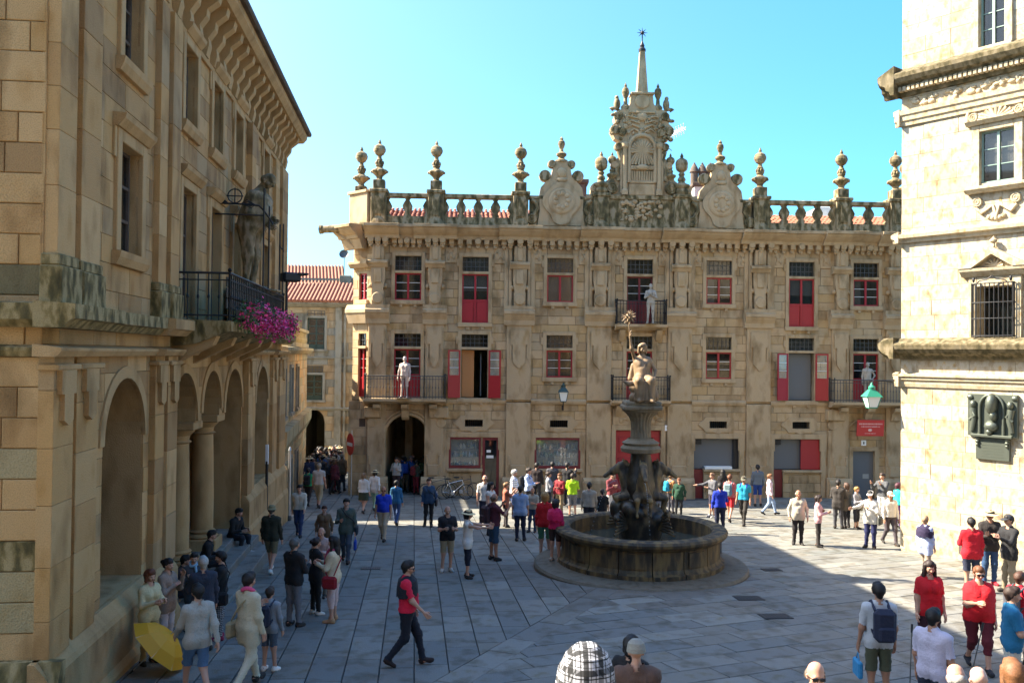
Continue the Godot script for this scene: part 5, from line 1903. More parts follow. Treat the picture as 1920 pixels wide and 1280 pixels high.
	for k in 3:
		lh.append(rect(1.4 + k * 3.4, 4.0, 2.5 + k * 3.4, 6.0))
		lh.append(rect(1.4 + k * 3.4, -0.9, 2.6 + k * 3.4, 1.9))
	ashlar(H, Transform3D.IDENTITY, Rect2(0, -1.2, 16.0, 7.9), 0.45, 0.9, 1.6, lh, [M.low_wall, M.house1, M.arcade1], 60, func(b: Rect2) -> float: return -b.get_center().x, {"joint": M.low_wall})
	for k in 3:
		plain_window(H, 1.95 + k * 3.4, 4.0, 6.0, 1.1, M.roof_dark, -0.15)
		plain_window(H, 2.0 + k * 3.4, -0.9, 1.9, 1.2, M.roof_dark, -0.15)
	m = MB.new()
	m.extrude(PackedVector2Array([Vector2(-0.03, 6.6), Vector2(0.2, 6.62), Vector2(0.36, 6.78), Vector2(0.36, 6.9), Vector2(-0.03, 6.95)]), -0.2, 16.2)
	part(H, "cornice", m, M.low_wall)
	for k in 5:
		m = MB.new()
		m.extrude(PackedVector2Array([Vector2(-0.03, 2.55), Vector2(0.1, 2.6), Vector2(0.3, 3.0), Vector2(0.32, 3.55), Vector2(-0.03, 3.6)]), 0.3 + k * 3.1, 3.2 + k * 3.1)
		part(H, "bay_apron", m, M.low_wall)
	m = MB.new()
	m.span(Vector3(4.0, 6.95, -0.3), Vector3(15.8, 7.15, 0.1))
	m.span(Vector3(4.0, 7.75, -0.3), Vector3(15.8, 7.9, 0.1))
	for k in 30:
		m.lathe([Vector2(0.07, 7.15), Vector2(0.13, 7.35), Vector2(0.06, 7.6), Vector2(0.1, 7.75)], Vector3(4.2 + k * 0.39, 0, -0.1), 7)
	part(H, "parapet", m, M.low_wall)
	m = MB.new()
	m.span(Vector3(0, -1.2, -7.0), Vector3(0.2, 6.6, -0.1))
	m.span(Vector3(15.8, -1.2, -7.0), Vector3(16.0, 6.6, -0.1))
	m.span(Vector3(0.2, -1.2, -7.0), Vector3(15.8, 6.6, -6.8))
	m.span(Vector3(0.2, 6.4, -6.8), Vector3(15.8, 6.6, -0.1))
	m.span(Vector3(0.2, 2.4, -6.8), Vector3(15.8, 2.5, -0.1))
	part(H, "inner_wall", m, M.low_wall)
	# pale wall seen through the two archways
	H = thing("cream_house", "cream wall glimpsed through the street archway", "building", at(Vector3(-12.0, 0, -70.0)))
	m = MB.new()
	m.span(Vector3(-8, -2.5, -1.0), Vector3(4, 8.5, 0.0))
	part(H, "wall", m, M.cream_wall)
	for k in 3:
		plain_window(H, -5.0 + k * 2.0, 0.2, 2.2, 0.9, M.sash_white, 0.02)
	# chimneys and houses behind the baroque front
	for c in [[3.25, 16.3, 0.55, "slim brick chimney left of the carved crest", 0], [9.1, 16.2, 1.1, "broad plastered chimney with pointed pots right of the carved crest", 3]]:
		H = thing("chimney", c[3], "chimney", at(Vector3(c[0] * 1.17, 0, -49.5)))
		m = MB.new()
		m.span(Vector3(-c[2] * 0.5, 12.0, -0.5), Vector3(c[2] * 0.5, c[1], 0.5), 0.03)
		part(H, "stack", m, M.white_wall if c[4] else M.roof_dark)
		m = MB.new()
		m.span(Vector3(-c[2] * 0.5 - 0.12, c[1], -0.6), Vector3(c[2] * 0.5 + 0.12, c[1] + 0.22, 0.6), 0.03)
		part(H, "cap", m, M.roof_dark)
		for k in c[4]:
			m = MB.new()
			m.lathe([Vector2(0.22, 0), Vector2(0.22, 0.62), Vector2(0.28, 0.66), Vector2(0.2, 0.9), Vector2(0, 1.25)], Vector3(-0.45 + k * 0.45, c[1] + 0.22, 0), 10)
			part(H, "chimney_pot", m, M.roof_dark)
	H = thing("attic_dormer", "small white and red attic wall beside the slim chimney", "building", at(Vector3(4.2, 0, -49.6)))
	m = MB.new()
	m.span(Vector3(-0.9, 12.5, -1.0), Vector3(1.4, 15.3, 0.0), 0.03)
	part(H, "wall", m, M.white_wall)
	m = MB.new()
	m.prism(PackedVector2Array([Vector2(-1.1, 15.3), Vector2(1.6, 15.3), Vector2(1.5, 15.55), Vector2(-1.0, 15.55)]), -1.1, 0.12, true)
	part(H, "roof", m, M.roof_tile_pale)
	H = thing("white_house", "white flat roofed house behind the balustrade near the tower", "building", at(Vector3(20.6, 0, -56.0)))
	m = MB.new()
	m.span(Vector3(-1.6, 8.0, -4.0), Vector3(1.2, 15.6, 0.0), 0.03)
	part(H, "wall", m, M.white_wall)
	m = MB.new()
	m.span(Vector3(-1.0, 15.6, -3.5), Vector3(0.2, 16.4, -0.4), 0.03)
	m.span(Vector3(-1.75, 15.55, -4.1), Vector3(1.35, 15.68, 0.15), 0.02)
	part(H, "parapet", m, M.white_wall)
	plain_window(H, 0.5, 14.0, 14.9, 0.8, M.sash_green, 0.01)
	H = thing("side_street_house", "stone house closing the street behind the tower", "building", at(Vector3(22.6, 0, -47.0), deg_to_rad(-14.0)))
	ashlar(H, Transform3D.IDENTITY, Rect2(-2.0, -1.0, 18.0, 12.5), 0.45, 0.8, 1.5, [], tones, 0, func(b: Rect2) -> float: return 0.0, {"joint": M.far_wall})
	for k in 5:
		for v in [1.0, 4.6, 8.2]:
			plain_window(H, 0.2 + k * 3.2, v, v + 1.9, 1.1, M.roof_dark, 0.02)
	m = MB.new()
	m.span(Vector3(-2.0, -1.0, -8.0), Vector3(16.0, 11.5, -0.06))
	part(H, "inner_wall", m, M.far_wall)
	tiled_slope(H, Vector3(-2.3, 11.6, 0.4), Vector3(16.3, 11.6, 0.4), Vector3(0, 1.6, -4.0), M.roof_tile_pale)
	H = thing("tiled_roof_house", "red tiled roof of a house just behind the balustrade", "building", at(Vector3(6.5, 0, -49.0), deg_to_rad(2.74)))
	m = MB.new()
	m.span(Vector3(-11.0, 5.0, -6.0), Vector3(10.5, 13.0, -0.3))
	part(H, "wall", m, M.white_wall)
	tiled_slope(H, Vector3(-4.6, 13.6, 0), Vector3(-2.0, 14.1, 0), Vector3(0.6, 1.0, -3.0), M.roof_tile)
	tiled_slope(H, Vector3(1.6, 14.0, 0), Vector3(4.6, 13.6, 0), Vector3(-0.6, 0.9, -3.0), M.roof_tile)
	H = thing("roof_aerial", "white television aerial on a thin mast right of the crest", "aerial", at(Vector3(8.3, 0, -50.0)))
	m = MB.new()
	m.tube([Vector3(0, 15.5, 0), Vector3(0, 19.9, 0)], 0.03, 5)
	m.tube([Vector3(0, 19.0, 0), Vector3(0.7, 18.4, 0)], 0.02, 5)
	part(H, "mast", m, M.iron_grey)
	m = MB.new()
	m.tube([Vector3(0.0, 19.0, 0), Vector3(1.5, 19.75, 0)], 0.03, 5)
	for k in 9:
		var p := Vector3(0.25 + k * 0.14, 19.12 + k * 0.07, 0)
		m.tube([p + Vector3(-0.08, 0.22, 0.3), p + Vector3(0.08, -0.22, -0.3)], 0.02, 5)
		m.tube([p + Vector3(-0.06, 0.16, -0.3), p + Vector3(0.06, -0.16, 0.3)], 0.02, 5)
	part(H, "antenna", m, M.white)

# the church front behind the viewer: the far windows mirror it and its sunlit stone lights the square
func church_front() -> void:
	var H := thing("church_front", "tan stone church front standing behind the viewer, mirrored in the far windows", "building", at(Vector3(4.0, 0, 6.5), PI))
	var holes := [arch(-3.2, 1.3, 5.0, 8.6), arch(1.2, 1.3, 5.0, 8.6), arch(-1.0, 1.6, 13.0, 16.2)]
	ashlar(H, Transform3D.IDENTITY, Rect2(-48.0, 0.5, 66.0, 20.5), 0.6, 1.0, 1.8, holes, [M.house0, M.house1, M.house3, M.house5], 0, func(b: Rect2) -> float: return 0.0)
	for h in holes:
		var m := MB.new()
		reveal(m, h, -1.2, 0.0)
		part(H, "reveal", m, M.house_trim)
	var m := MB.new()
	m.span(Vector3(-48.0, 0.5, -2.0), Vector3(18.0, 21.0, -1.3))
	part(H, "inner_wall", m, M.house_dark)
	for y in [11.2, 19.2]:
		m = MB.new()
		m.extrude(PackedVector2Array([Vector2(-0.03, y), Vector2(0.35, y + 0.1), Vector2(0.5, y + 0.35), Vector2(-0.03, y + 0.45)]), -48.0, 18.0)
		part(H, "cornice", m, M.house_trim)
	for u in [-42.0, -36.0, -30.0, -24.0, -18.0, -12.0, -7.0, 5.0, 10.0]:
		m = MB.new()
		m.span(Vector3(u - 0.6, 0.5, -0.02), Vector3(u + 0.6, 20.0, 0.8), 0.05)
		part(H, "buttress", m, M.house_trim)

# ---------------------------------------------------------------- smooth bodies: capsules blended into one surface
# bone: [a, b, ra, rb, region]
func skin_over(bones: Array, cell: float, k := 46.0) -> Dictionary:
	var lo := Vector3(1e9, 1e9, 1e9)
	var hi := -lo
	for b in bones:
		var r := maxf(b[2], b[3])
		lo = lo.min(b[0] - Vector3.ONE * r).min(b[1] - Vector3.ONE * r)
		hi = hi.max(b[0] + Vector3.ONE * r).max(b[1] + Vector3.ONE * r)
	var reach := 2.6 / k + cell
	lo -= Vector3.ONE * (reach + cell)
	hi += Vector3.ONE * (reach + cell)
	var nx := int((hi.x - lo.x) / cell) + 2
	var ny := int((hi.y - lo.y) / cell) + 2
	var nz := int((hi.z - lo.z) / cell) + 2
	var nxy := nx * ny
	var total := nxy * nz
	var field := PackedFloat32Array()
	field.resize(total)
	var best := PackedFloat32Array()
	best.resize(total)
	best.fill(1e9)
	var who := PackedByteArray()
	who.resize(total)
	who.fill(255)
	for bi in bones.size():
		var b: Array = bones[bi]
		var a: Vector3 = b[0]
		var ab: Vector3 = b[1] - a
		var ra: float = b[2]
		var dr: float = b[3] - ra
		var inv := 1.0 / maxf(ab.length_squared(), 1e-9)
		var rm := maxf(b[2], b[3]) + reach
		var p0: Vector3 = (a.min(b[1]) - Vector3.ONE * rm - lo) / cell
		var p1: Vector3 = (a.max(b[1]) + Vector3.ONE * rm - lo) / cell
		for z in range(maxi(0, int(p0.z)), mini(nz - 1, int(p1.z) + 1)):
			for y in range(maxi(0, int(p0.y)), mini(ny - 1, int(p1.y) + 1)):
				var idx := z * nxy + y * nx + maxi(0, int(p0.x))
				var q := lo + Vector3(maxi(0, int(p0.x)) * cell, y * cell, z * cell) - a
				for x in range(maxi(0, int(p0.x)), mini(nx - 1, int(p1.x) + 1)):
					var t := clampf(q.dot(ab) * inv, 0.0, 1.0)
					var d := (q - ab * t).length() - (ra + dr * t)
					if d < reach:
						field[idx] += exp(-k * d)
						if d < best[idx]:
							best[idx] = d
							who[idx] = bi
					idx += 1
					q.x += cell
	var verts := PackedVector3Array()
	var norms := PackedVector3Array()
	var owner_ := PackedByteArray()
	var quads := PackedInt32Array()
	var vid := PackedInt32Array()
	vid.resize(total)
	vid.fill(-1)
	var off := [0, 1, nx, nx + 1, nxy, nxy + 1, nxy + nx, nxy + nx + 1]
	var pos := [Vector3(0, 0, 0), Vector3(1, 0, 0), Vector3(0, 1, 0), Vector3(1, 1, 0), Vector3(0, 0, 1), Vector3(1, 0, 1), Vector3(0, 1, 1), Vector3(1, 1, 1)]
	var edges := [[0, 1], [2, 3], [4, 5], [6, 7], [0, 2], [1, 3], [4, 6], [5, 7], [0, 4], [1, 5], [2, 6], [3, 7]]
	var f := PackedFloat32Array()
	f.resize(8)
	for z in nz - 1:
		for y in ny - 1:
			var row := z * nxy + y * nx
			for x in nx - 1:
				var i := row + x
				var s := field[i]
				var o1 := field[i + nxy + nx + 1]
				if s == 0.0 and o1 == 0.0:
					continue
				var inside := 0
				for c in 8:
					if field[i + off[c]] > 1.0:
						inside += 1
				if inside == 0 or inside == 8:
					continue
				for c in 8:
					f[c] = -log(maxf(field[i + off[c]], 1e-5)) / k
				var sum := Vector3.ZERO
				var cnt := 0
				for e in edges:
					var f0 := f[e[0]]
					var f1 := f[e[1]]
					if (f0 < 0.0) != (f1 < 0.0):
						sum += pos[e[0]].lerp(pos[e[1]], f0 / (f0 - f1))
						cnt += 1
				sum /= cnt
				vid[i] = verts.size()
				verts.append(lo + (Vector3(x, y, z) + sum) * cell)
				norms.append(Vector3(f[1] - f[0] + f[3] - f[2] + f[5] - f[4] + f[7] - f[6], f[2] - f[0] + f[3] - f[1] + f[6] - f[4] + f[7] - f[5], f[4] - f[0] + f[5] - f[1] + f[6] - f[2] + f[7] - f[3]).normalized())
				var w := who[i]
				if w == 255:
					for c in 8:
						if who[i + off[c]] != 255:
							w = who[i + off[c]]
				owner_.append(w)
				# quads round the three edges at this cell's low corner
				var in0 := f[0] < 0.0
				if x > 0 and y > 0 and z > 0:
					if in0 != (f[1] < 0.0):
						add_quad(quads, vid[i], vid[i - nx], vid[i - nx - nxy], vid[i - nxy], in0)
					if in0 != (f[2] < 0.0):
						add_quad(quads, vid[i], vid[i - nxy], vid[i - nxy - 1], vid[i - 1], in0)
					if in0 != (f[4] < 0.0):
						add_quad(quads, vid[i], vid[i - 1], vid[i - 1 - nx], vid[i - nx], in0)
	return {"v": verts, "n": norms, "own": owner_, "q": quads}

func add_quad(q: PackedInt32Array, a: int, b: int, c: int, d: int, flip: bool) -> void:
	if a < 0 or b < 0 or c < 0 or d < 0:
		return
	if flip:
		q.append(a); q.append(d); q.append(c); q.append(b)
	else:
		q.append(a); q.append(b); q.append(c); q.append(d)

func surface_mesh(s: Dictionary, x := Transform3D.IDENTITY, keep := PackedByteArray(), klass := -1, grow := 0.0, extra := []) -> ArrayMesh:
	var v := PackedVector3Array()
	var n := PackedVector3Array()
	var idx := PackedInt32Array()
	if klass < 0:
		v = s.v.duplicate()
		n = s.n.duplicate()
		for k in range(0, s.q.size(), 4):
			idx.append(s.q[k]); idx.append(s.q[k + 1]); idx.append(s.q[k + 2])
			idx.append(s.q[k]); idx.append(s.q[k + 2]); idx.append(s.q[k + 3])
	else:
		var map := {}
		for k in range(0, s.q.size(), 4):
			var c := 0
			for j in 4:
				if keep[s.q[k + j]] == klass:
					c += 1
			if c < 2:
				continue
			var id := [0, 0, 0, 0]
			for j in 4:
				var o: int = s.q[k + j]
				if not map.has(o):
					map[o] = v.size()
					var p: Vector3 = s.v[o]
					v.append(p + s.n[o] * (grow + 0.007 * sin(p.y * 61.0 + p.x * 37.0) * sin(p.z * 43.0 + p.y * 23.0) + 0.005 * sin(p.y * 27.0 - p.x * 31.0 + 2.0 * sin(p.z * 19.0))))
					n.append(s.n[o])
				id[j] = map[o]
			idx.append(id[0]); idx.append(id[1]); idx.append(id[2])
			idx.append(id[0]); idx.append(id[2]); idx.append(id[3])
	for e in extra:
		var base := v.size()
		var t: Transform3D = e[1]
		var flip := t.basis.determinant() < 0.0
		for k in e[0].v.size():
			v.append(t * e[0].v[k])
			n.append((t.basis * e[0].n[k]).normalized())
		var q: PackedInt32Array = e[0].q
		for k in range(0, q.size(), 4):
			if flip:
				idx.append(base + q[k]); idx.append(base + q[k + 2]); idx.append(base + q[k + 1])
				idx.append(base + q[k]); idx.append(base + q[k + 3]); idx.append(base + q[k + 2])
			else:
				idx.append(base + q[k]); idx.append(base + q[k + 1]); idx.append(base + q[k + 2])
				idx.append(base + q[k]); idx.append(base + q[k + 2]); idx.append(base + q[k + 3])
	var m := ArrayMesh.new()
	if idx.is_empty():
		return m
	var a := []
	a.resize(Mesh.ARRAY_MAX)
	a[Mesh.ARRAY_VERTEX] = v
	a[Mesh.ARRAY_NORMAL] = n
	a[Mesh.ARRAY_INDEX] = idx
	m.add_surface_from_arrays(Mesh.PRIMITIVE_TRIANGLES, a)
	return m

# ---------------------------------------------------------------- heads, hands, hair (made once)
var proto := {}

func v3(x: float, y: float, z: float) -> Vector3:
	return Vector3(x, y, z)

func make_protos() -> void:
	var head := [[v3(0, 0.135, -0.02), v3(0, 0.16, -0.005), 0.074, 0.072, 0], [v3(0, 0.1, 0.025), v3(0, 0.13, 0.022), 0.055, 0.058, 0], [v3(0, 0.05, 0.042), v3(0, 0.075, 0.04), 0.034, 0.045, 0],
		[v3(0, 0.1, 0.083), v3(0, 0.078, 0.097), 0.008, 0.013, 0], [v3(-0.03, 0.128, 0.072), v3(0.03, 0.128, 0.072), 0.012, 0.012, 0], [v3(0, -0.07, -0.03), v3(0, 0.05, -0.014), 0.052, 0.046, 0],
		[v3(-0.036, 0.09, 0.052), v3(-0.036, 0.08, 0.05), 0.024, 0.022, 0], [v3(0.036, 0.09, 0.052), v3(0.036, 0.08, 0.05), 0.024, 0.022, 0],
		[v3(-0.077, 0.112, -0.008), v3(-0.075, 0.088, 0.0), 0.014, 0.01, 0], [v3(0.077, 0.112, -0.008), v3(0.075, 0.088, 0.0), 0.014, 0.01, 0]]
	proto.head = skin_over(head, 0.0085, 150.0)
	proto.head_far = skin_over(head, 0.015, 120.0)
	var hair := {
		"short": [[v3(0, 0.152, -0.034), v3(0, 0.176, 0.008), 0.088, 0.074, 0], [v3(0, 0.12, -0.062), v3(0, 0.055, -0.054), 0.07, 0.045, 0], [v3(-0.062, 0.155, -0.01), v3(-0.07, 0.1, -0.03), 0.028, 0.018, 0], [v3(0.062, 0.155, -0.01), v3(0.07, 0.1, -0.03), 0.028, 0.018, 0], [v3(-0.02, 0.215, 0.04), v3(0.035, 0.2, 0.05), 0.025, 0.022, 0]],
		"bob": [[v3(0, 0.152, -0.034), v3(0, 0.178, 0.008), 0.092, 0.077, 0], [v3(0, 0.12, -0.065), v3(0, 0.03, -0.06), 0.08, 0.06, 0], [v3(-0.075, 0.16, -0.005), v3(-0.08, 0.035, -0.012), 0.032, 0.03, 0], [v3(0.075, 0.16, -0.005), v3(0.08, 0.035, -0.012), 0.032, 0.03, 0], [v3(-0.05, 0.2, 0.045), v3(0.03, 0.215, 0.04), 0.024, 0.026, 0]],
		"long": [[v3(0, 0.152, -0.034), v3(0, 0.178, 0.008), 0.092, 0.077, 0], [v3(0, 0.12, -0.065), v3(0, -0.1, -0.075), 0.08, 0.062, 0], [v3(-0.077, 0.16, -0.005), v3(-0.1, -0.1, 0.0), 0.033, 0.036, 0], [v3(0.077, 0.16, -0.005), v3(0.092, -0.08, 0.005), 0.033, 0.034, 0], [v3(-0.05, -0.02, -0.08), v3(-0.07, -0.14, -0.07), 0.05, 0.035, 0], [v3(0.05, -0.02, -0.08), v3(0.06, -0.13, -0.07), 0.05, 0.035, 0]],
		"bun": [[v3(0, 0.152, -0.034), v3(0, 0.176, 0.008), 0.088, 0.074, 0], [v3(0, 0.12, -0.062), v3(0, 0.09, -0.058), 0.07, 0.055, 0], [v3(0, 0.15, -0.14), v3(0.01, 0.135, -0.14), 0.038, 0.036, 0], [v3(-0.068, 0.15, -0.01), v3(-0.07, 0.105, -0.03), 0.026, 0.02, 0], [v3(0.068, 0.15, -0.01), v3(0.07, 0.105, -0.03), 0.026, 0.02, 0]],
		"pony": [[v3(0, 0.152, -0.034), v3(0, 0.176, 0.008), 0.088, 0.074, 0], [v3(0, 0.12, -0.062), v3(0, 0.09, -0.058), 0.07, 0.055, 0], [v3(0, 0.13, -0.13), v3(0.02, -0.02, -0.15), 0.035, 0.024, 0], [v3(-0.068, 0.15, -0.01), v3(-0.07, 0.105, -0.03), 0.026, 0.02, 0], [v3(0.068, 0.15, -0.01), v3(0.07, 0.105, -0.03), 0.026, 0.02, 0]],
		"fringe": [[v3(0, 0.11, -0.07), v3(0, 0.06, -0.06), 0.05, 0.045, 0], [v3(-0.058, 0.12, -0.03), v3(-0.02, 0.11, -0.078), 0.03, 0.034, 0], [v3(0.058, 0.12, -0.03), v3(0.02, 0.11, -0.078), 0.03, 0.034, 0], [v3(-0.062, 0.115, -0.03), v3(-0.066, 0.085, -0.04), 0.026, 0.022, 0], [v3(0.062, 0.115, -0.03), v3(0.066, 0.085, -0.04), 0.026, 0.022, 0]],
	}
	for k in hair:
		var hs := skin_over(hair[k], 0.009, 110.0)
		var nz := FastNoiseLite.new()
		nz.seed = 6
		nz.frequency = 1.0
		for i in hs.v.size():
			var q: Vector3 = hs.v[i]
			hs.v[i] = q + hs.n[i] * (0.009 * nz.get_noise_3d(q.x * 90.0, q.y * 26.0, q.z * 90.0) + 0.006 * nz.get_noise_3d(q.x * 30.0, q.y * 30.0, q.z * 30.0 + 7.0))
		proto[k] = surface_mesh(hs)
	# hand: wrist at the origin, fingers down, thumb forward
	var hand := [[v3(0, 0.02, 0), v3(0, -0.03, 0.0), 0.025, 0.026, 0], [v3(0, -0.04, 0.018), v3(0, -0.085, 0.022), 0.02, 0.016, 0], [v3(0, -0.04, -0.018), v3(0, -0.08, -0.022), 0.02, 0.016, 0]]
	var fz := [0.031, 0.0105, -0.0105, -0.03]
	var fl := [0.07, 0.078, 0.072, 0.056]
	for k in 4:
		var l: float = fl[k]
		hand.append([v3(0, -0.085, fz[k]), v3(0.006, -0.085 - l * 0.5, fz[k] * 1.1), 0.0092, 0.0085, 0])
		hand.append([v3(0.006, -0.085 - l * 0.5, fz[k] * 1.1), v3(0.028, -0.085 - l * 0.95, fz[k] * 1.1), 0.0085, 0.007, 0])
	hand.append([v3(0.004, -0.03, 0.03), v3(0.014, -0.06, 0.054), 0.0125, 0.0105, 0])
	hand.append([v3(0.014, -0.06, 0.054), v3(0.022, -0.09, 0.058), 0.0105, 0.0085, 0])
	proto.hand = skin_over(hand, 0.0065, 240.0)
	# face details
	var m := MB.new()
	m.ball(Vector3.ZERO, Vector3(0.013, 0.008, 0.006), 8, 5)
	proto.eye = m.commit()
	m = MB.new()
	m.ball(Vector3.ZERO, Vector3(0.024, 0.007, 0.006), 8, 4)
	proto.mouth = m.commit()
	m = MB.new()
	for s in [-1.0, 1.0]:
		m.cbox(Vector3(s * 0.034, 0.11, 0.089), Vector3(0.05, 0.034, 0.012), 0.005)
		m.tube([Vector3(s * 0.058, 0.115, 0.086), Vector3(s * 0.082, 0.112, 0.0)], 0.004, 5)
	m.box(Vector3(0, 0.117, 0.094), Vector3(0.03, 0.006, 0.006))
	proto.sunglasses = m.commit()
	m = MB.new()
	m.lathe([Vector2(0, 0.245), Vector2(0.06, 0.243), Vector2(0.085, 0.225), Vector2(0.098, 0.165), Vector2(0.125, 0.155), Vector2(0.185, 0.145), Vector2(0.186, 0.138), Vector2(0.12, 0.145), Vector2(0.094, 0.15)], Vector3(0, 0, -0.008), 20)
	proto.straw_hat = m.commit()
	m = MB.new()
	m.lathe([Vector2(0.1005, 0.168), Vector2(0.1, 0.19), Vector2(0.094, 0.2)], Vector3(0, 0, -0.008), 20)
	proto.hat_band = m.commit()
	m = MB.new()
	m.lathe([Vector2(0, 0.25), Vector2(0.05, 0.245), Vector2(0.085, 0.215), Vector2(0.097, 0.16), Vector2(0.13, 0.125), Vector2(0.128, 0.12), Vector2(0.094, 0.15)], Vector3(0, 0, -0.01), 18)
	proto.bucket_hat = m.commit()
	m = MB.new()
	m.lathe([Vector2(0, 0.252), Vector2(0.045, 0.246), Vector2(0.08, 0.22), Vector2(0.095, 0.18), Vector2(0.096, 0.15), Vector2(0.09, 0.15)], Vector3(0, 0, -0.01), 18)
	m.X = Transform3D(Basis(Vector3.RIGHT, 0.18), Vector3(0, 0.155, 0.075))
	m.lathe([Vector2(0, 0.004), Vector2(0.085, 0.004), Vector2(0.085, -0.004), Vector2(0, -0.004)], Vector3(0, 0, 0.02), 16)
	proto.cap = m.commit()
	m = MB.new()
	m.lathe([Vector2(0, 0.262), Vector2(0.05, 0.252), Vector2(0.088, 0.215), Vector2(0.1, 0.16), Vector2(0.102, 0.12), Vector2(0.096, 0.12)], Vector3(0, 0, -0.015), 18)
	proto.beanie = m.commit()
	# bags
	m = MB.new()
	m.cbox(Vector3(0, 1.2, -0.25), Vector3(0.3, 0.46, 0.17), 0.06)
	m.cbox(Vector3(0, 1.1, -0.345), Vector3(0.22, 0.2, 0.06), 0.025)
	proto.pack = m.commit()
	m = MB.new()
	for s in [-1.0, 1.0]:
		m.tube([Vector3(s * 0.1, 1.02, -0.17), Vector3(s * 0.14, 1.2, 0.06), Vector3(s * 0.12, 1.38, 0.1), Vector3(s * 0.11, 1.475, 0.0), Vector3(s * 0.1, 1.38, -0.17)], 0.022, 5)
	proto.pack_straps = m.commit()
	m = MB.new()
	m.cbox(Vector3(0.27, 0.86, -0.02), Vector3(0.1, 0.26, 0.32), 0.045)
	proto.side_bag = m.commit()
	m = MB.new()
	m.tube([Vector3(0.27, 0.98, 0.02), Vector3(0.2, 1.15, 0.13), Vector3(0.02, 1.3, 0.17), Vector3(-0.14, 1.47, 0.02), Vector3(0.0, 1.3, -0.16), Vector3(0.24, 1.0, -0.1)], 0.014, 5)
	proto.cross_strap = m.commit()
	m = MB.new()
	m.cbox(Vector3(0.0, -0.3, 0.0), Vector3(0.07, 0.24, 0.28), 0.02)
	m.tube([Vector3(0, -0.18, 0.07), Vector3(0, -0.08, 0.0), Vector3(0, -0.18, -0.07)], 0.008, 5)
	proto.hand_bag = m.commit()
	m = MB.new()
	m.cbox(Vector3(0.02, -0.09, 0.03), Vector3(0.07, 0.11, 0.05), 0.012)
	proto.camera = m.commit()

func arm_dirs(side: float, spec: Array) -> Array:
	# [forward lift, sideways lift, elbow bend, turn inwards] in degrees
	var up := deg_to_rad(spec[0])
	var ab := deg_to_rad(spec[1])
	var d1 := Vector3(side * sin(ab), -cos(ab) * cos(up), cos(ab) * sin(up))
	var f := up + deg_to_rad(spec[2])
	var tw := deg_to_rad(spec[3])
	var d2 := Vector3(side * sin(ab) * 0.5, -cos(f), sin(f))
	d2 = Vector3(d2.x * cos(tw) - side * sin(tw) * absf(sin(f)), d2.y, d2.z * cos(tw)).normalized()
	return [d1, d2]

const ARMS := {
	"down": [4, 9, 12, 0], "swing": [24, 7, 22, 5], "back": [-22, 8, 10, 0], "hold": [18, 10, 88, 30], "fold": [22, 12, 92, 72], "photo": [48, 14, 88, 28], "reach": [78, 8, 14, 6],
	"chin": [30, 10, 128, 30], "hip": [-12, 32, 62, 60], "pocket": [-10, 18, 34, 18], "raise": [150, 18, 24, 0], "point": [62, 24, 20, -20], "behind": [-26, 12, 30, 60], "phone": [36, 10, 80, 20], "lean": [46, 6, 10, 0],
}

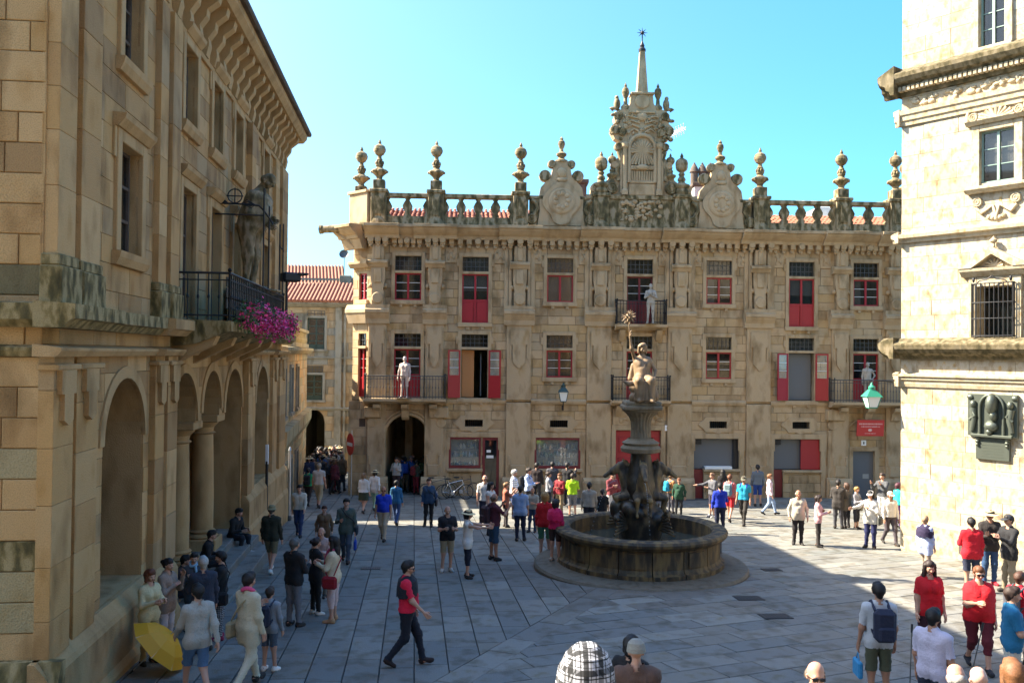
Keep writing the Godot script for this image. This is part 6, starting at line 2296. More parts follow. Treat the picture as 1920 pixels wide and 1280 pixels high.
func body_bones(o: Dictionary) -> Dictionary:
	var w: float = o.get("w", 1.0)          # girth
	var fem: bool = o.get("fem", false)
	var bones := []
	var sit: bool = o.get("legs", "stand") == "sit"
	var walk: bool = o.get("legs", "stand") == "walk"
	var lean: float = o.get("lean", 0.0)
	var hipy := 0.915
	if sit:
		hipy = 0.46
	var sh := 0.165 if fem else 0.185
	var hw := 0.1 if fem else 0.09
	var up := func(x: float, y: float, z: float) -> Vector3:
		# torso point, leaning about the hips
		var p := Vector3(x, y - 0.915, z)
		p = Basis(Vector3.RIGHT, lean) * p
		return p + Vector3(0, hipy, 0)
	for s in [-1.0, 1.0]:
		bones.append([up.call(s * 0.065 * w, 0.95, 0), up.call(s * 0.055 * w, 1.1, 0.005), 0.105 * w, 0.088 * w * w, 3])
		bones.append([up.call(s * 0.055 * w, 1.1, 0.005), up.call(s * 0.08 * w, 1.3, 0.005), 0.088 * w * w, 0.1 * w, 0])
		bones.append([up.call(s * 0.06, 1.33, -0.005), up.call(s * (sh - 0.03), 1.37, -0.008), 0.078, 0.05, 0])
		bones.append([up.call(s * 0.02, 1.44, -0.015), up.call(s * (sh - 0.04), 1.385, -0.012), 0.042, 0.045, 0])
		if fem:
			bones.append([up.call(s * 0.065, 1.27, 0.075 * w), up.call(s * 0.065, 1.26, 0.08 * w), 0.052 * w, 0.05 * w, 0])
	if w > 1.05:
		bones.append([up.call(0, 1.05, 0.045 * w), up.call(0, 1.14, 0.05 * w), 0.12 * w, 0.11 * w, 0])
	bones.append([up.call(0, 1.38, -0.01), up.call(0, 1.49, 0.0), 0.062, 0.05, 7])
	var hands := []
	for i in 2:
		var s := -1.0 if i == 0 else 1.0
		var spec = o.get("arm" if i == 1 else "arm2", "down")
		var d: Array = arm_dirs(s, ARMS[spec] if spec is String else spec)
		var tilt := Basis(Vector3.RIGHT, lean * 0.6)
		var S: Vector3 = up.call(s * sh, 1.375, -0.008)
		var E: Vector3 = S + tilt * d[0] * 0.285
		var W: Vector3 = E + tilt * d[1] * 0.25
		bones.append([S, E, 0.044 * (0.9 if fem else 1.0) * sqrt(w), 0.037, 1])
		bones.append([E, W, 0.036, 0.025, 2])
		if not o.get("fine", true):
			bones.append([W, W + tilt * d[1] * 0.13, 0.03, 0.024, 8])
		hands.append([W, tilt * d[1], s])
	for i in 2:
		var s := -1.0 if i == 0 else 1.0
		var hip := Vector3(s * hw * w, hipy - 0.02, 0)
		var knee := Vector3(s * 0.098, 0.5, 0.012)
		var ankle := Vector3(s * 0.1, 0.085, -0.012)
		var toe := Vector3(s * 0.125, 0.032, 0.14)
		if sit:
			knee = Vector3(s * 0.13, 0.47, 0.42)
			ankle = Vector3(s * 0.12, 0.085, 0.4 + 0.12 * (i - 0.5))
			toe = ankle + Vector3(s * 0.02, -0.05, 0.15)
			hip = Vector3(s * 0.1, hipy - 0.01, 0.02)
		elif walk:
			if (s > 0.0) != o.get("mirror", false):
				knee = Vector3(s * 0.085, 0.515, 0.17)
				ankle = Vector3(s * 0.08, 0.1, 0.26)
				toe = Vector3(s * 0.09, 0.065, 0.41)
			else:
				knee = Vector3(s * 0.085, 0.49, -0.02)
				ankle = Vector3(s * 0.08, 0.14, -0.3)
				toe = Vector3(s * 0.09, 0.035, -0.19)
		elif i == 0 and o.get("relax", true):
			toe += Vector3(-0.04, 0, -0.02)
			ankle += Vector3(-0.03, 0, 0.03)
		bones.append([hip, knee, 0.088 * w, 0.056 * sqrt(w), 4])
		bones.append([knee, ankle, 0.055 * sqrt(w), 0.036, 5])
		bones.append([ankle + Vector3(0, -0.035, -0.025), toe, 0.044, 0.031, 6])
	var hem: float = o.get("hem", 0.93)
	if hem < 0.83 and not sit:
		var sz := 0.05 if walk else 0.0
		for s in [-1.0, 0.0, 1.0]:
			bones.append([Vector3(s * 0.07 * w, 0.93, 0), Vector3(s * 0.09 * w, hem + 0.08, sz * 0.4), 0.088 * w, 0.09 * w, 4])
	if o.get("skirt", 0.0) > 0.0:
		var sk: float = o.skirt
		bones.append([Vector3(0, 0.9, 0), Vector3(0, sk, 0.01), 0.145 * w, 0.15 * w, 4])
		bones.append([Vector3(-0.09, 0.86, 0), Vector3(-0.11, sk, 0.0), 0.1 * w, 0.11 * w, 4])
		bones.append([Vector3(0.09, 0.86, 0), Vector3(0.11, sk, 0.0), 0.1 * w, 0.11 * w, 4])
	var neck: Vector3 = up.call(0, 1.495, 0.01)
	return {"bones": bones, "hands": hands, "neck": neck, "lean": lean}

func figure_data(o: Dictionary) -> Dictionary:
	var fine: bool = o.get("fine", true)
	var bb := body_bones(o)
	var s := skin_over(bb.bones, o.get("cell", 0.018 if fine else 0.026), 50.0)
	# what covers each point: 1 top, 2 trousers or skirt, 3 shoes, 0 bare
	var sleeve: float = o.get("sleeve", 2.0)
	var leg: float = o.get("leg", 2.0)
	var hem: float = o.get("hem", 0.93)
	var k := PackedByteArray()
	k.resize(s.v.size())
	for i in s.v.size():
		var b: Array = bb.bones[s.own[i]]
		var p: Vector3 = s.v[i]
		var ab: Vector3 = b[1] - b[0]
		var t := clampf((p - b[0]).dot(ab) / maxf(ab.length_squared(), 1e-6), 0.0, 1.0)
		var c := 0
		match int(b[4]):
			0: c = 1
			7: c = 1 if t < o.get("collar", 0.35) else 0
			1: c = 1 if t < sleeve else 0
			2: c = 1 if t + 1.0 < sleeve else 0
			3: c = 1 if p.y > hem or hem < 0.9 else 2
			4:
				c = 1 if p.y > hem else 2
				if c == 2 and t > leg and o.get("skirt", 0.0) <= 0.0:
					c = 0
				if o.get("skirt", 0.0) > 0.0 and p.y < o.skirt - 0.02:
					c = 0
			5: c = 2 if t + 1.0 < leg else 0
			6: c = 3
		k[i] = c
	var extra := []
	var ht: float = o.get("head_tilt", 0.1)
	var hx := Transform3D(Basis(Vector3.UP, o.get("look", 0.0)) * Basis(Vector3.RIGHT, ht + bb.lean * 0.5), bb.neck)
	extra.append([proto.head if fine else proto.head_far, hx])
	if fine:
		for h in bb.hands:
			var d: Vector3 = h[1]
			var y := -d
			var xx := Vector3(-h[2], 0, 0)
			if absf(y.dot(xx)) > 0.9:
				xx = Vector3(0, 0, -1)
			var z: Vector3 = xx.cross(y).normalized() * h[2] * -1.0
			if absf(z.z) > 0.05 and z.z < 0.0 and d.y < 0.3:
				z = -z
			xx = y.cross(z).normalized()
			if xx.x * h[2] > 0.0:
				xx = -xx
			extra.append([proto.hand, Transform3D(Basis(xx, y, z), h[0])])
	return {
		"body": surface_mesh(s, Transform3D.IDENTITY, k, -1, 0.0, extra),
		"top": surface_mesh(s, Transform3D.IDENTITY, k, 1, o.get("loose", 0.016)),
		"bottom": surface_mesh(s, Transform3D.IDENTITY, k, 2, 0.013),
		"shoes": surface_mesh(s, Transform3D.IDENTITY, k, 3, 0.008),
		"head": hx, "hands": bb.hands,
	}

func dress(P: Node3D, d: Dictionary, o: Dictionary) -> void:
	var fine: bool = o.get("fine", true)
	part(P, "body", d.body, M[o.get("skin", "skin")])
	part(P, o.get("top_name", "shirt"), d.top, M[o.top_mat] if o.has("top_mat") else cloth(Color(o.top)))
	if d.bottom.get_surface_count() > 0:
		part(P, o.get("bottom_name", "trousers"), d.bottom, M[o.bottom_mat] if o.has("bottom_mat") else cloth(Color(o.get("bottom", "333333"))))
	part(P, "shoes", d.shoes, cloth(Color(o.get("shoes", "2a2624"))))
	var hx: Transform3D = d.head
	var hair: String = o.get("hair", "short")
	if hair != "none":
		part(P, "hair", proto[hair], hair_mat(Color(o.get("hc", "2b1d14"))), hx)
	if fine:
		for s in [-1.0, 1.0]:
			part(P, "eye", proto.eye, M.eye, hx * Transform3D(Basis.IDENTITY, Vector3(s * 0.031, 0.112, 0.078)))
		part(P, "mouth", proto.mouth, M.lip, hx * Transform3D(Basis.IDENTITY, Vector3(0, 0.05, 0.079)))
	for e in o.get("with", []):
		var kind: String = e[0]
		var c: Material = cloth(Color(e[1])) if e.size() > 1 else M.lens
		match kind:
			"sunglasses":
				part(P, "sunglasses", proto.sunglasses, M.lens, hx)
			"straw_hat":
				part(P, "hat", proto.straw_hat, M.straw, hx)
				part(P, "hat_band", proto.hat_band, M.black, hx)
			"bucket_hat", "cap", "beanie":
				part(P, kind, proto[kind], c, hx)
			"pack":
				part(P, "backpack", proto.pack, c)
				part(P, "backpack_straps", proto.pack_straps, c)
			"side_bag":
				part(P, "shoulder_bag", proto.side_bag, c)
				part(P, "bag_strap", proto.cross_strap, c)
			"hand_bag", "camera":
				var h: Array = d.hands[1]
				var tr := Transform3D(Basis.IDENTITY, h[0] + h[1] * (0.07 if kind == "hand_bag" else 0.06))
				part(P, "handbag" if kind == "hand_bag" else "camera", proto[kind], c, tr)
			"scarf":
				var m := MB.new()
				var pts := []
				for q in 17:
					var t := TAU * q / 16.0
					pts.append(Vector3(cos(t) * 0.085, 1.475 + 0.02 * sin(t * 2.0) - 0.03 * sin(t), sin(t) * 0.085))
				m.tube(pts, 0.032, 7)
				m.tube([Vector3(0.03, 1.45, 0.1), Vector3(0.05, 1.3, 0.15), Vector3(0.06, 1.12, 0.16)], 0.035, 6, 0.025)
				part(P, "scarf", m, c)
			"shawl":
				var m := MB.new()
				m.lathe([Vector2(0.075, 1.5), Vector2(0.13, 1.47), Vector2(0.215, 1.4), Vector2(0.245, 1.3), Vector2(0.25, 1.16), Vector2(0.235, 1.16), Vector2(0.21, 1.38)], Vector3.ZERO, 18)
				for q in m.v.size():
					m.v[q] = Vector3(m.v[q].x, m.v[q].y + 0.02 * sin(m.v[q].x * 40.0), m.v[q].z * 0.72)
				part(P, "shawl", m, c)

func person(x: float, z: float, h: float, yaw: float, label: String, o: Dictionary, data = null) -> Node3D:
	var sc := h / 1.735
	var yb: float = o.get("y", gy(z))
	var P := thing("person", label, "person", Transform3D(Basis(Vector3.UP, deg_to_rad(yaw)).scaled(Vector3.ONE * sc), Vector3(x, yb, z)), o.get("group", ""))
	dress(P, data if data else figure_data(o), o)
	return P

# ---------------------------------------------------------------- paving, steps, fountain and street things
func paving() -> void:
	var G := node(self, "square_ground", Transform3D(Basis(Vector3.RIGHT, -atan(SLOPE)), Vector3(0, SLOPE * 42.0, 0)))
	tag(G, "grey granite paving of the square, in long strips", "paving", "", "structure")
	var sheet := MB.new()
	sheet.quad(Vector3(-150, -0.07, 40), Vector3(150, -0.07, 40), Vector3(150, -0.07, -220), Vector3(-150, -0.07, -220))
	part(G, "earth", sheet, M.slab_joint)
	var tones := []
	for k in 6:
		tones.append(M["slab%d" % k])
	var fount := Vector2(3.47, -23.55)
	var plane_for := func(dir: Vector2, o: Vector2) -> Transform3D:
		var x := Vector3(dir.x, 0, dir.y).normalized()
		return Transform3D(Basis(x, Vector3.UP.cross(x), Vector3.UP), Vector3(o.x, 0, o.y))
	var to_plane := func(t: Transform3D, pts: Array) -> PackedVector2Array:
		var r := PackedVector2Array()
		var inv := t.affine_inverse()
		for p in pts:
			var q: Vector3 = inv * Vector3(p.x, 0, p.y)
			r.append(Vector2(q.x, q.y))
		return r
	var a0 := Vector2(-4.77, -6.0)
	var a1 := Vector2(3.17, -23.5)
	var a2 := Vector2(1.0, -62.0)
	var bn := Vector2(0.911, 0.413) * 0.56
	var joint := {"joint": M.slab_joint, "gap": 0.02, "ch": 0.008, "deep": 0.05, "jitter": 0.004, "called": "slab", "mix": M.slab_mix}
	var wet := func(b: Rect2, m: StandardMaterial3D, t: Transform3D) -> StandardMaterial3D:
		var p: Vector3 = t * Vector3(b.get_center().x, b.get_center().y, 0)
		var d := Vector2(p.x, p.z) - fount
		var r := d.length() + 0.5 * sin(p.x * 3.1) + 0.4 * sin(p.z * 4.3)
		if r < 4.1 and d.y > -0.6 and d.x < 2.4:
			return M.slab_wet
		return m
	# strips that run with the arcaded house
	var ta: Transform3D = plane_for.call(Vector2(-0.1097, -0.994), Vector2(0, 0))
	var right_side := [a0, a1, a2, Vector2(80, -62), Vector2(80, -6)]
	var o := joint.duplicate()
	o.pick = func(b: Rect2, m: StandardMaterial3D) -> StandardMaterial3D: return wet.call(b, m, ta)
	ashlar(G, ta, Rect2(9.0, -8.0, 53.0, 21.0), 0.56, 0.8, 1.5, [to_plane.call(ta, right_side)], tones, 140, func(b: Rect2) -> float: return b.get_area() / (b.get_center().x * b.get_center().x) * (0.2 if b.get_center().x < 13.0 else 1.0), o)
	# the diagonal band
	var tb: Transform3D = plane_for.call(a1 - a0, a0)
	var len := (a1 - a0).length()
	o = joint.duplicate()
	o.pick = func(b: Rect2, m: StandardMaterial3D) -> StandardMaterial3D: return wet.call(b, m, tb)
	ashlar(G, tb, Rect2(4.0, -0.56, len - 4.0, 0.56), 0.56, 0.9, 1.5, [], tones, 40, func(b: Rect2) -> float: return -b.position.x, o)
	# courses square to the band
	var tc: Transform3D = plane_for.call(Vector2(0.911, -0.413), a0)
	var b0: Vector2 = a0 + bn
	var b1: Vector2 = a1 + bn
	var left_side := [b0 + (b0 - b1), b1, Vector2(3.4, -23.9), a2, Vector2(-80, -62), Vector2(-80, 30)]
	o = joint.duplicate()
	o.pick = func(b: Rect2, m: StandardMaterial3D) -> StandardMaterial3D: return wet.call(b, m, tc)
	var prio := func(b: Rect2) -> float:
		var p: Vector3 = tc * Vector3(b.get_center().x, b.get_center().y, 0)
		if p.z > -13.4 or absf(p.x) > -p.z * 0.59:
			return 0.0
		return b.get_area() / (p.z * p.z)
	ashlar(G, tc, Rect2(-3.0, -20.0, 44.0, 46.0), 0.56, 0.8, 1.6, [to_plane.call(tc, left_side)], tones, 120, prio, o)

func on_ground(x: float, z: float, turn := 0.0) -> Transform3D:
	return Transform3D(Basis(Vector3.RIGHT, -atan(SLOPE)) * Basis(Vector3.UP, turn), Vector3(x, gy(z), z))

func viewing_steps() -> void:
	var S := thing("stone_stairs", "broad stone stairs under the viewer, below the frame", "stairs")
	S.set_meta("kind", "structure")
	for k in 20:
		var z := -9.0 + k * 0.4
		var m := MB.new()
		m.span(Vector3(-9.0, 0.5, z), Vector3(16.0, 1.815 + (k + 1) * 0.16, z + 0.43), 0.01)
		part(S, "step", m, M.slab1 if k % 2 else M.slab3)

func stair_y(z: float) -> float:
	if z < -9.0:
		return gy(z)
	return 1.815 + (int((z + 9.0) / 0.4) + 1) * 0.16

func fountain() -> void:
	var c := Vector3(3.47, 1.0, -23.55)
	var F := thing("fountain", "round stone fountain with horses, column and a seated figure raising a star", "fountain", at(c))
	var m := MB.new()
	m.lathe([Vector2(0, -0.4), Vector2(2.83, -0.4), Vector2(2.83, 0.14), Vector2(2.79, 0.2), Vector2(2.1, 0.24), Vector2(0, 0.24)], Vector3.ZERO, 40)
	part(F, "step", m, M.fountain_step)
	# basin wall of upright panels
	var n := 16
	for k in n:
		var t0 := TAU * (k + 0.015) / n
		var t1 := TAU * (k + 0.985) / n
		m = MB.new()
		var prof := [[2.2, 0.22], [2.2, 0.34], [2.13, 0.38], [2.09, 0.46], [2.09, 0.9], [2.13, 0.96], [1.88, 0.96], [1.88, 0.22]]
		for i in 6:
			var s0 := lerpf(t0, t1, i / 6.0)
			var s1 := lerpf(t0, t1, (i + 1) / 6.0)
			for j in prof.size():
				var a: Array = prof[j]
				var b: Array = prof[(j + 1) % prof.size()]
				var e0 := Vector3(cos(s0), 0, sin(s0))
				var e1 := Vector3(cos(s1), 0, sin(s1))
				var mid := (e0 + e1) * 0.5
				var nd: Vector3 = mid * (b[1] - a[1]) + Vector3(0, a[0] - b[0], 0)
				m.qo(e0 * a[0] + Vector3(0, a[1], 0), e1 * a[0] + Vector3(0, a[1], 0), e1 * b[0] + Vector3(0, b[1], 0), e0 * b[0] + Vector3(0, b[1], 0), nd)
			if i == 0 or i == 5:
				var s := s0 if i == 0 else s1
				var e := Vector3(cos(s), 0, sin(s))
				m.qo(e * 1.88 + Vector3(0, 0.22, 0), e * 2.09 + Vector3(0, 0.22, 0), e * 2.09 + Vector3(0, 0.96, 0), e * 1.88 + Vector3(0, 0.96, 0), Vector3(-e.z, 0, e.x) * (-1.0 if i == 0 else 1.0))
		if k % 2 == 0:
			# every second panel carries a raised field
			for i in 4:
				var s0 := lerpf(t0, t1, 0.16 + 0.68 * i / 4.0)
				var s1 := lerpf(t0, t1, 0.16 + 0.68 * (i + 1) / 4.0)
				var e0 := Vector3(cos(s0), 0, sin(s0)) * 2.125
				var e1 := Vector3(cos(s1), 0, sin(s1)) * 2.125
				m.qo(e0 + Vector3(0, 0.5, 0), e1 + Vector3(0, 0.5, 0), e1 + Vector3(0, 0.86, 0), e0 + Vector3(0, 0.86, 0), e0)
				m.qo(e0 + Vector3(0, 0.86, 0), e1 + Vector3(0, 0.86, 0), e1 * 0.98 + Vector3(0, 0.87, 0), e0 * 0.98 + Vector3(0, 0.87, 0), Vector3.UP)
		part(F, "basin_panel", m, M.fountain)
	m = MB.new()
	m.lathe([Vector2(1.86, 0.9), Vector2(2.14, 0.94), Vector2(2.22, 0.98), Vector2(2.28, 1.04), Vector2(2.29, 1.1), Vector2(2.25, 1.16), Vector2(2.1, 1.18), Vector2(1.92, 1.17), Vector2(1.87, 1.12), Vector2(1.86, 0.5)], Vector3.ZERO, 56)
	part(F, "rim", m, M.fountain)
	m = MB.new()
	m.lathe([Vector2(1.9, 0.5), Vector2(1.0, 0.48), Vector2(0.0, 0.48)], Vector3.ZERO, 24)
	part(F, "basin_floor", m, M.fountain_dark)
	# rocky pedestal
	var r := RandomNumberGenerator.new()
	r.seed = 21
	var bones := [[v3(0, 0.5, 0), v3(0, 1.3, 0), 0.52, 0.6, 0], [v3(0, 1.3, 0), v3(0, 2.2, 0), 0.5, 0.34, 0], [v3(0, 2.2, 0), v3(0, 3.15, 0), 0.3, 0.26, 0]]
	for k in 26:
		var t := r.randf() * TAU
		var y := r.randf_range(1.15, 1.75)
		var rad := r.randf_range(0.45, 0.8)
		bones.append([v3(cos(t) * rad * 0.6, y - 0.2, sin(t) * rad * 0.6), v3(cos(t) * rad, y, sin(t) * rad), 0.2, r.randf_range(0.08, 0.2), 0])
	for k in 14:
		var t := r.randf() * TAU
		bones.append([v3(cos(t) * 0.28, r.randf_range(1.8, 2.4), sin(t) * 0.28), v3(cos(t) * 0.2, r.randf_range(2.4, 3.0), sin(t) * 0.2), 0.12, 0.08, 0])
	part(F, "rock_pedestal", surface_mesh(skin_over(bones, 0.05, 24.0)), M.fountain_dark)
	# four horses rising from the rock
	var hb := [[v3(0, -0.4, -0.25), v3(0, 0.0, 0.12), 0.3, 0.24, 0], [v3(0, 0.05, 0.14), v3(0, 0.5, 0.3), 0.19, 0.13, 0], [v3(0, 0.5, 0.3), v3(0, 0.74, 0.34), 0.125, 0.1, 0], [v3(0, 0.74, 0.38), v3(0, 0.6, 0.6), 0.105, 0.07, 0], [v3(0, 0.6, 0.6), v3(0, 0.46, 0.78), 0.065, 0.06, 0], [v3(0, 0.64, 0.42), v3(0, 0.5, 0.58), 0.08, 0.04, 0],
		[v3(-0.06, 0.82, 0.3), v3(-0.08, 0.95, 0.3), 0.035, 0.014, 0], [v3(0.06, 0.82, 0.3), v3(0.08, 0.95, 0.3), 0.035, 0.014, 0]]
	for k in 8:
		var t := k / 7.0
		hb.append([v3(0.03 * (k % 2), 0.84 - 0.6 * t, 0.24 - 0.14 * t), v3(0.07 * (1 - 2 * (k % 2)), 0.74 - 0.62 * t, 0.12 - 0.16 * t), 0.055, 0.035, 0])
	for s in [-1.0, 1.0]:
		hb.append([v3(s * 0.14, -0.05, 0.2), v3(s * 0.17, -0.1, 0.5), 0.12, 0.07, 0])
		hb.append([v3(s * 0.17, -0.1, 0.5), v3(s * 0.17, -0.4, 0.46), 0.06, 0.04, 0])
		hb.append([v3(s * 0.17, -0.4, 0.46), v3(s * 0.17, -0.5, 0.5), 0.045, 0.05, 0])
	var hm := surface_mesh(skin_over(hb, 0.028, 60.0))
	for k in 4:
		var t := k * PI * 0.5
		var p := Vector3(sin(t), 0, cos(t)) * 0.16
		part(F, "horse", hm, M.horse_stone, Transform3D(Basis(Vector3.UP, t), p + Vector3(0, 2.02, 0)))
		# fish-like fins between the horses
		var f := MB.new()
		var u := t + PI * 0.25
		var e := Vector3(sin(u), 0, cos(u))
		for j in 7:
			f.tube([e * 0.45 + Vector3(0, 1.2, 0), e * 0.75 + Vector3(0, 1.15 + j * 0.06, 0), e * (1.1 - 0.04 * j) + Vector3(0, 1.05 + j * 0.1, 0)], 0.06, 6, 0.03)
		part(F, "fin", f, M.fountain)
	# column with fluted bell
	m = MB.new()
	m.lathe([Vector2(0.36, 3.1), Vector2(0.52, 3.14), Vector2(0.54, 3.24), Vector2(0.46, 3.32), Vector2(0.5, 3.38), Vector2(0.36, 3.46), Vector2(0.34, 3.5)], Vector3.ZERO, 24)
	part(F, "column_base", m, M.fountain_top)
	m = MB.new()
	var seg := 40
	var cp := [[0.28, 3.46], [0.265, 3.75], [0.275, 3.94], [0.32, 4.06], [0.41, 4.16], [0.49, 4.22], [0.51, 4.26]]
	for j in cp.size() - 1:
		for s in seg:
			var f := func(i: int, a: Array) -> Vector3:
				var t := TAU * i / seg
				var rr: float = a[0] * (1.0 - (0.07 if i % 2 == 0 and a[1] > 3.5 and a[1] < 4.2 else 0.0))
				return Vector3(cos(t) * rr, a[1], sin(t) * rr)
			m.qo(f.call(s, cp[j]), f.call(s + 1, cp[j]), f.call(s + 1, cp[j + 1]), f.call(s, cp[j + 1]), Vector3(cos(TAU * (s + 0.5) / seg), 0, sin(TAU * (s + 0.5) / seg)))
	part(F, "fluted_bell", m, M.fountain_top)
	m = MB.new()
	m.cbox(Vector3(0, 4.32, 0), Vector3(1.02, 0.12, 1.02), 0.03)
	m.cbox(Vector3(0.02, 4.42, 0), Vector3(0.95, 0.12, 0.9), 0.03)
	part(F, "capital", m, M.fountain_top)
	# the seated figure
	var pose := {"legs": "sit", "fem": true, "arm2": "raise", "arm": [10, 25, 40, 30], "w": 1.08, "lean": -0.06}
	var bb := body_bones(pose)
	var fb: Array = bb.bones
	# robe: lap, falling skirt folds, trailing cloak on one side
	for s in [-1.0, 1.0]:
		fb.append([v3(s * 0.1, 0.5, 0.1), v3(s * 0.13, 0.48, 0.4), 0.1, 0.075, 4])
		fb.append([v3(s * 0.13, 0.46, 0.41), v3(s * 0.15, 0.08, 0.36), 0.075, 0.07, 4])
	for k in 6:
		var x := -0.17 + k * 0.068
		fb.append([v3(x, 0.44, 0.4), v3(x * 1.15, 0.05, 0.38 + 0.03 * (k % 2)), 0.03, 0.035, 4])
	fb.append([v3(-0.14, 0.42, 0.3), v3(-0.34, 0.4, 0.34), 0.07, 0.055, 4])
	fb.append([v3(-0.34, 0.4, 0.34), v3(-0.46, 0.45, 0.36), 0.055, 0.02, 4])
	fb.append([v3(0.16, 0.62, -0.1), v3(0.27, 0.1, 0.06), 0.05, 0.09, 4])
	fb.append([v3(-0.12, 0.3, -0.05), v3(0.12, 0.3, -0.05), 0.16, 0.16, 4])
	fb.append([v3(-0.16, 0.08, 0.0), v3(0.2, 0.08, 0.0), 0.13, 0.13, 4])
	fb.append([v3(-0.2, 0.8, -0.1), v3(-0.24, 0.5, -0.1), 0.04, 0.07, 4])
	var hx := Transform3D(Basis(Vector3.UP, 0.2) * Basis(Vector3.RIGHT, 0.1), bb.neck)
	var hands := []
	for h in bb.hands:
		hands.append([proto.hand, Transform3D(Basis(Vector3(-h[2], 0, 0), -h[1], Vector3(0, 0, 1)).orthonormalized(), h[0])])
	var st := skin_over(fb, 0.022, 60.0)
	var fig := part(F, "seated_figure", surface_mesh(st, Transform3D.IDENTITY, PackedByteArray(), -1, 0.0, [[proto.head, hx]] + hands), M.bronze_stone, Transform3D(Basis.IDENTITY.scaled(Vector3.ONE * 1.22), Vector3(0.03, 4.47, 0.0)))
	part(fig, "hair", proto.bob, M.bronze_stone, hx)
	m = MB.new()
	var hp: Vector3 = bb.hands[0][0] + bb.hands[0][1] * 0.08
	m.tube([hp + Vector3(0.02, -0.25, 0.02), hp, hp + Vector3(-0.02, 0.28, 0.0)], 0.014, 6)
	part(fig, "staff", m, M.bronze_stone)
	m = MB.new()
	var sp := hp + Vector3(-0.02, 0.36, 0)
	m.ball(sp, Vector3.ONE * 0.085, 10, 7)
	for k in 34:
		var y := 1.0 - 2.0 * (k + 0.5) / 34.0
		var t := k * 2.4
		var d := Vector3(cos(t) * sqrt(1 - y * y), y, sin(t) * sqrt(1 - y * y))
		m.tube([sp + d * 0.08, sp + d * 0.175], 0.02, 5, 0.005)
	part(fig, "star", m, M.bronze_stone)
	# water in the basin
	m = MB.new()
	m.lathe([Vector2(1.865, 0.74), Vector2(0, 0.74)], c, 40)
	tag(part(self, "fountain_water", m, M.water), "dark still water in the fountain basin", "water", "", "structure")
	m = MB.new()
	for j in [[-0.72, -1.0, 0.5], [0.0, 0.16, 1.0]]:
		for k in 26:
			var t := k / 25.0
			m.ball(c + Vector3(j[0] + j[1] * t * 0.7, 2.4 - 1.62 * t * t, j[2] * (0.72 + 0.4 * t)), Vector3(0.008, 0.016, 0.008), 5, 4)
	tag(part(self, "fountain_jets", m, M.spray), "thin jets of drops falling from the horses into the basin", "water", "", "stuff")

func bicycle_mesh() -> Dictionary:
	var d := {}
	var frame := MB.new()
	var bb := Vector3(-0.08, 0.28, 0)
	var seat := Vector3(-0.26, 0.78, 0)
	var headt := Vector3(0.36, 0.86, 0)
	var headb := Vector3(0.4, 0.68, 0)
	frame.tube([bb, seat], 0.016, 6)
	frame.tube([bb, headb], 0.02, 6)
	frame.tube([seat + Vector3(0.03, -0.06, 0), headt], 0.016, 6)
	frame.tube([headt, headb], 0.02, 6)
	for s in [-1.0, 1.0]:
		frame.tube([bb, Vector3(-0.5, 0.33, s * 0.05)], 0.01, 5)
		frame.tube([seat + Vector3(0.01, -0.08, 0), Vector3(-0.5, 0.33, s * 0.05)], 0.009, 5)
		frame.tube([headb, Vector3(0.53, 0.33, s * 0.05)], 0.012, 5)
	frame.tube([seat, seat + Vector3(-0.02, 0.1, 0)], 0.013, 6)
	d.frame = frame.commit()
	var bars := MB.new()
	bars.tube([headt, headt + Vector3(-0.01, 0.1, 0)], 0.014, 6)
	bars.tube([Vector3(0.33, 0.98, -0.3), Vector3(0.38, 0.98, -0.1), Vector3(0.38, 0.98, 0.1), Vector3(0.33, 0.98, 0.3)], 0.013, 6)
	d.handlebar = bars.commit()
	var sd := MB.new()
	sd.cbox(Vector3(-0.28, 0.92, 0), Vector3(0.26, 0.06, 0.13), 0.025)
	d.saddle = sd.commit()
	var ring := MB.new()
	var pts := []
	for k in 29:
		var t := TAU * k / 28.0
		pts.append(Vector3(cos(t), sin(t), 0) * 0.325)
	ring.tube(pts, 0.022, 6)
	d.tyre = ring.commit()
	var sp := MB.new()
	for k in 18:
		var t := TAU * k / 18.0
		sp.tube([Vector3.ZERO, Vector3(cos(t), sin(t), 0) * 0.31], 0.002, 4)
	sp.ball(Vector3.ZERO, Vector3(0.02, 0.02, 0.04), 6, 4)
	d.spokes = sp.commit()
	var ck := MB.new()
	ck.disc(bb + Vector3(0, 0, 0.04), 0.09, 0.01, 14)
	ck.tube([bb + Vector3(0, 0, 0.06), bb + Vector3(0.12, -0.12, 0.06), bb + Vector3(0.12, -0.12, 0.14)], 0.01, 5)
	ck.tube([bb + Vector3(0, 0, -0.06), bb + Vector3(-0.12, 0.12, -0.06), bb + Vector3(-0.12, 0.12, -0.14)], 0.01, 5)
	d.crank = ck.commit()
	return d

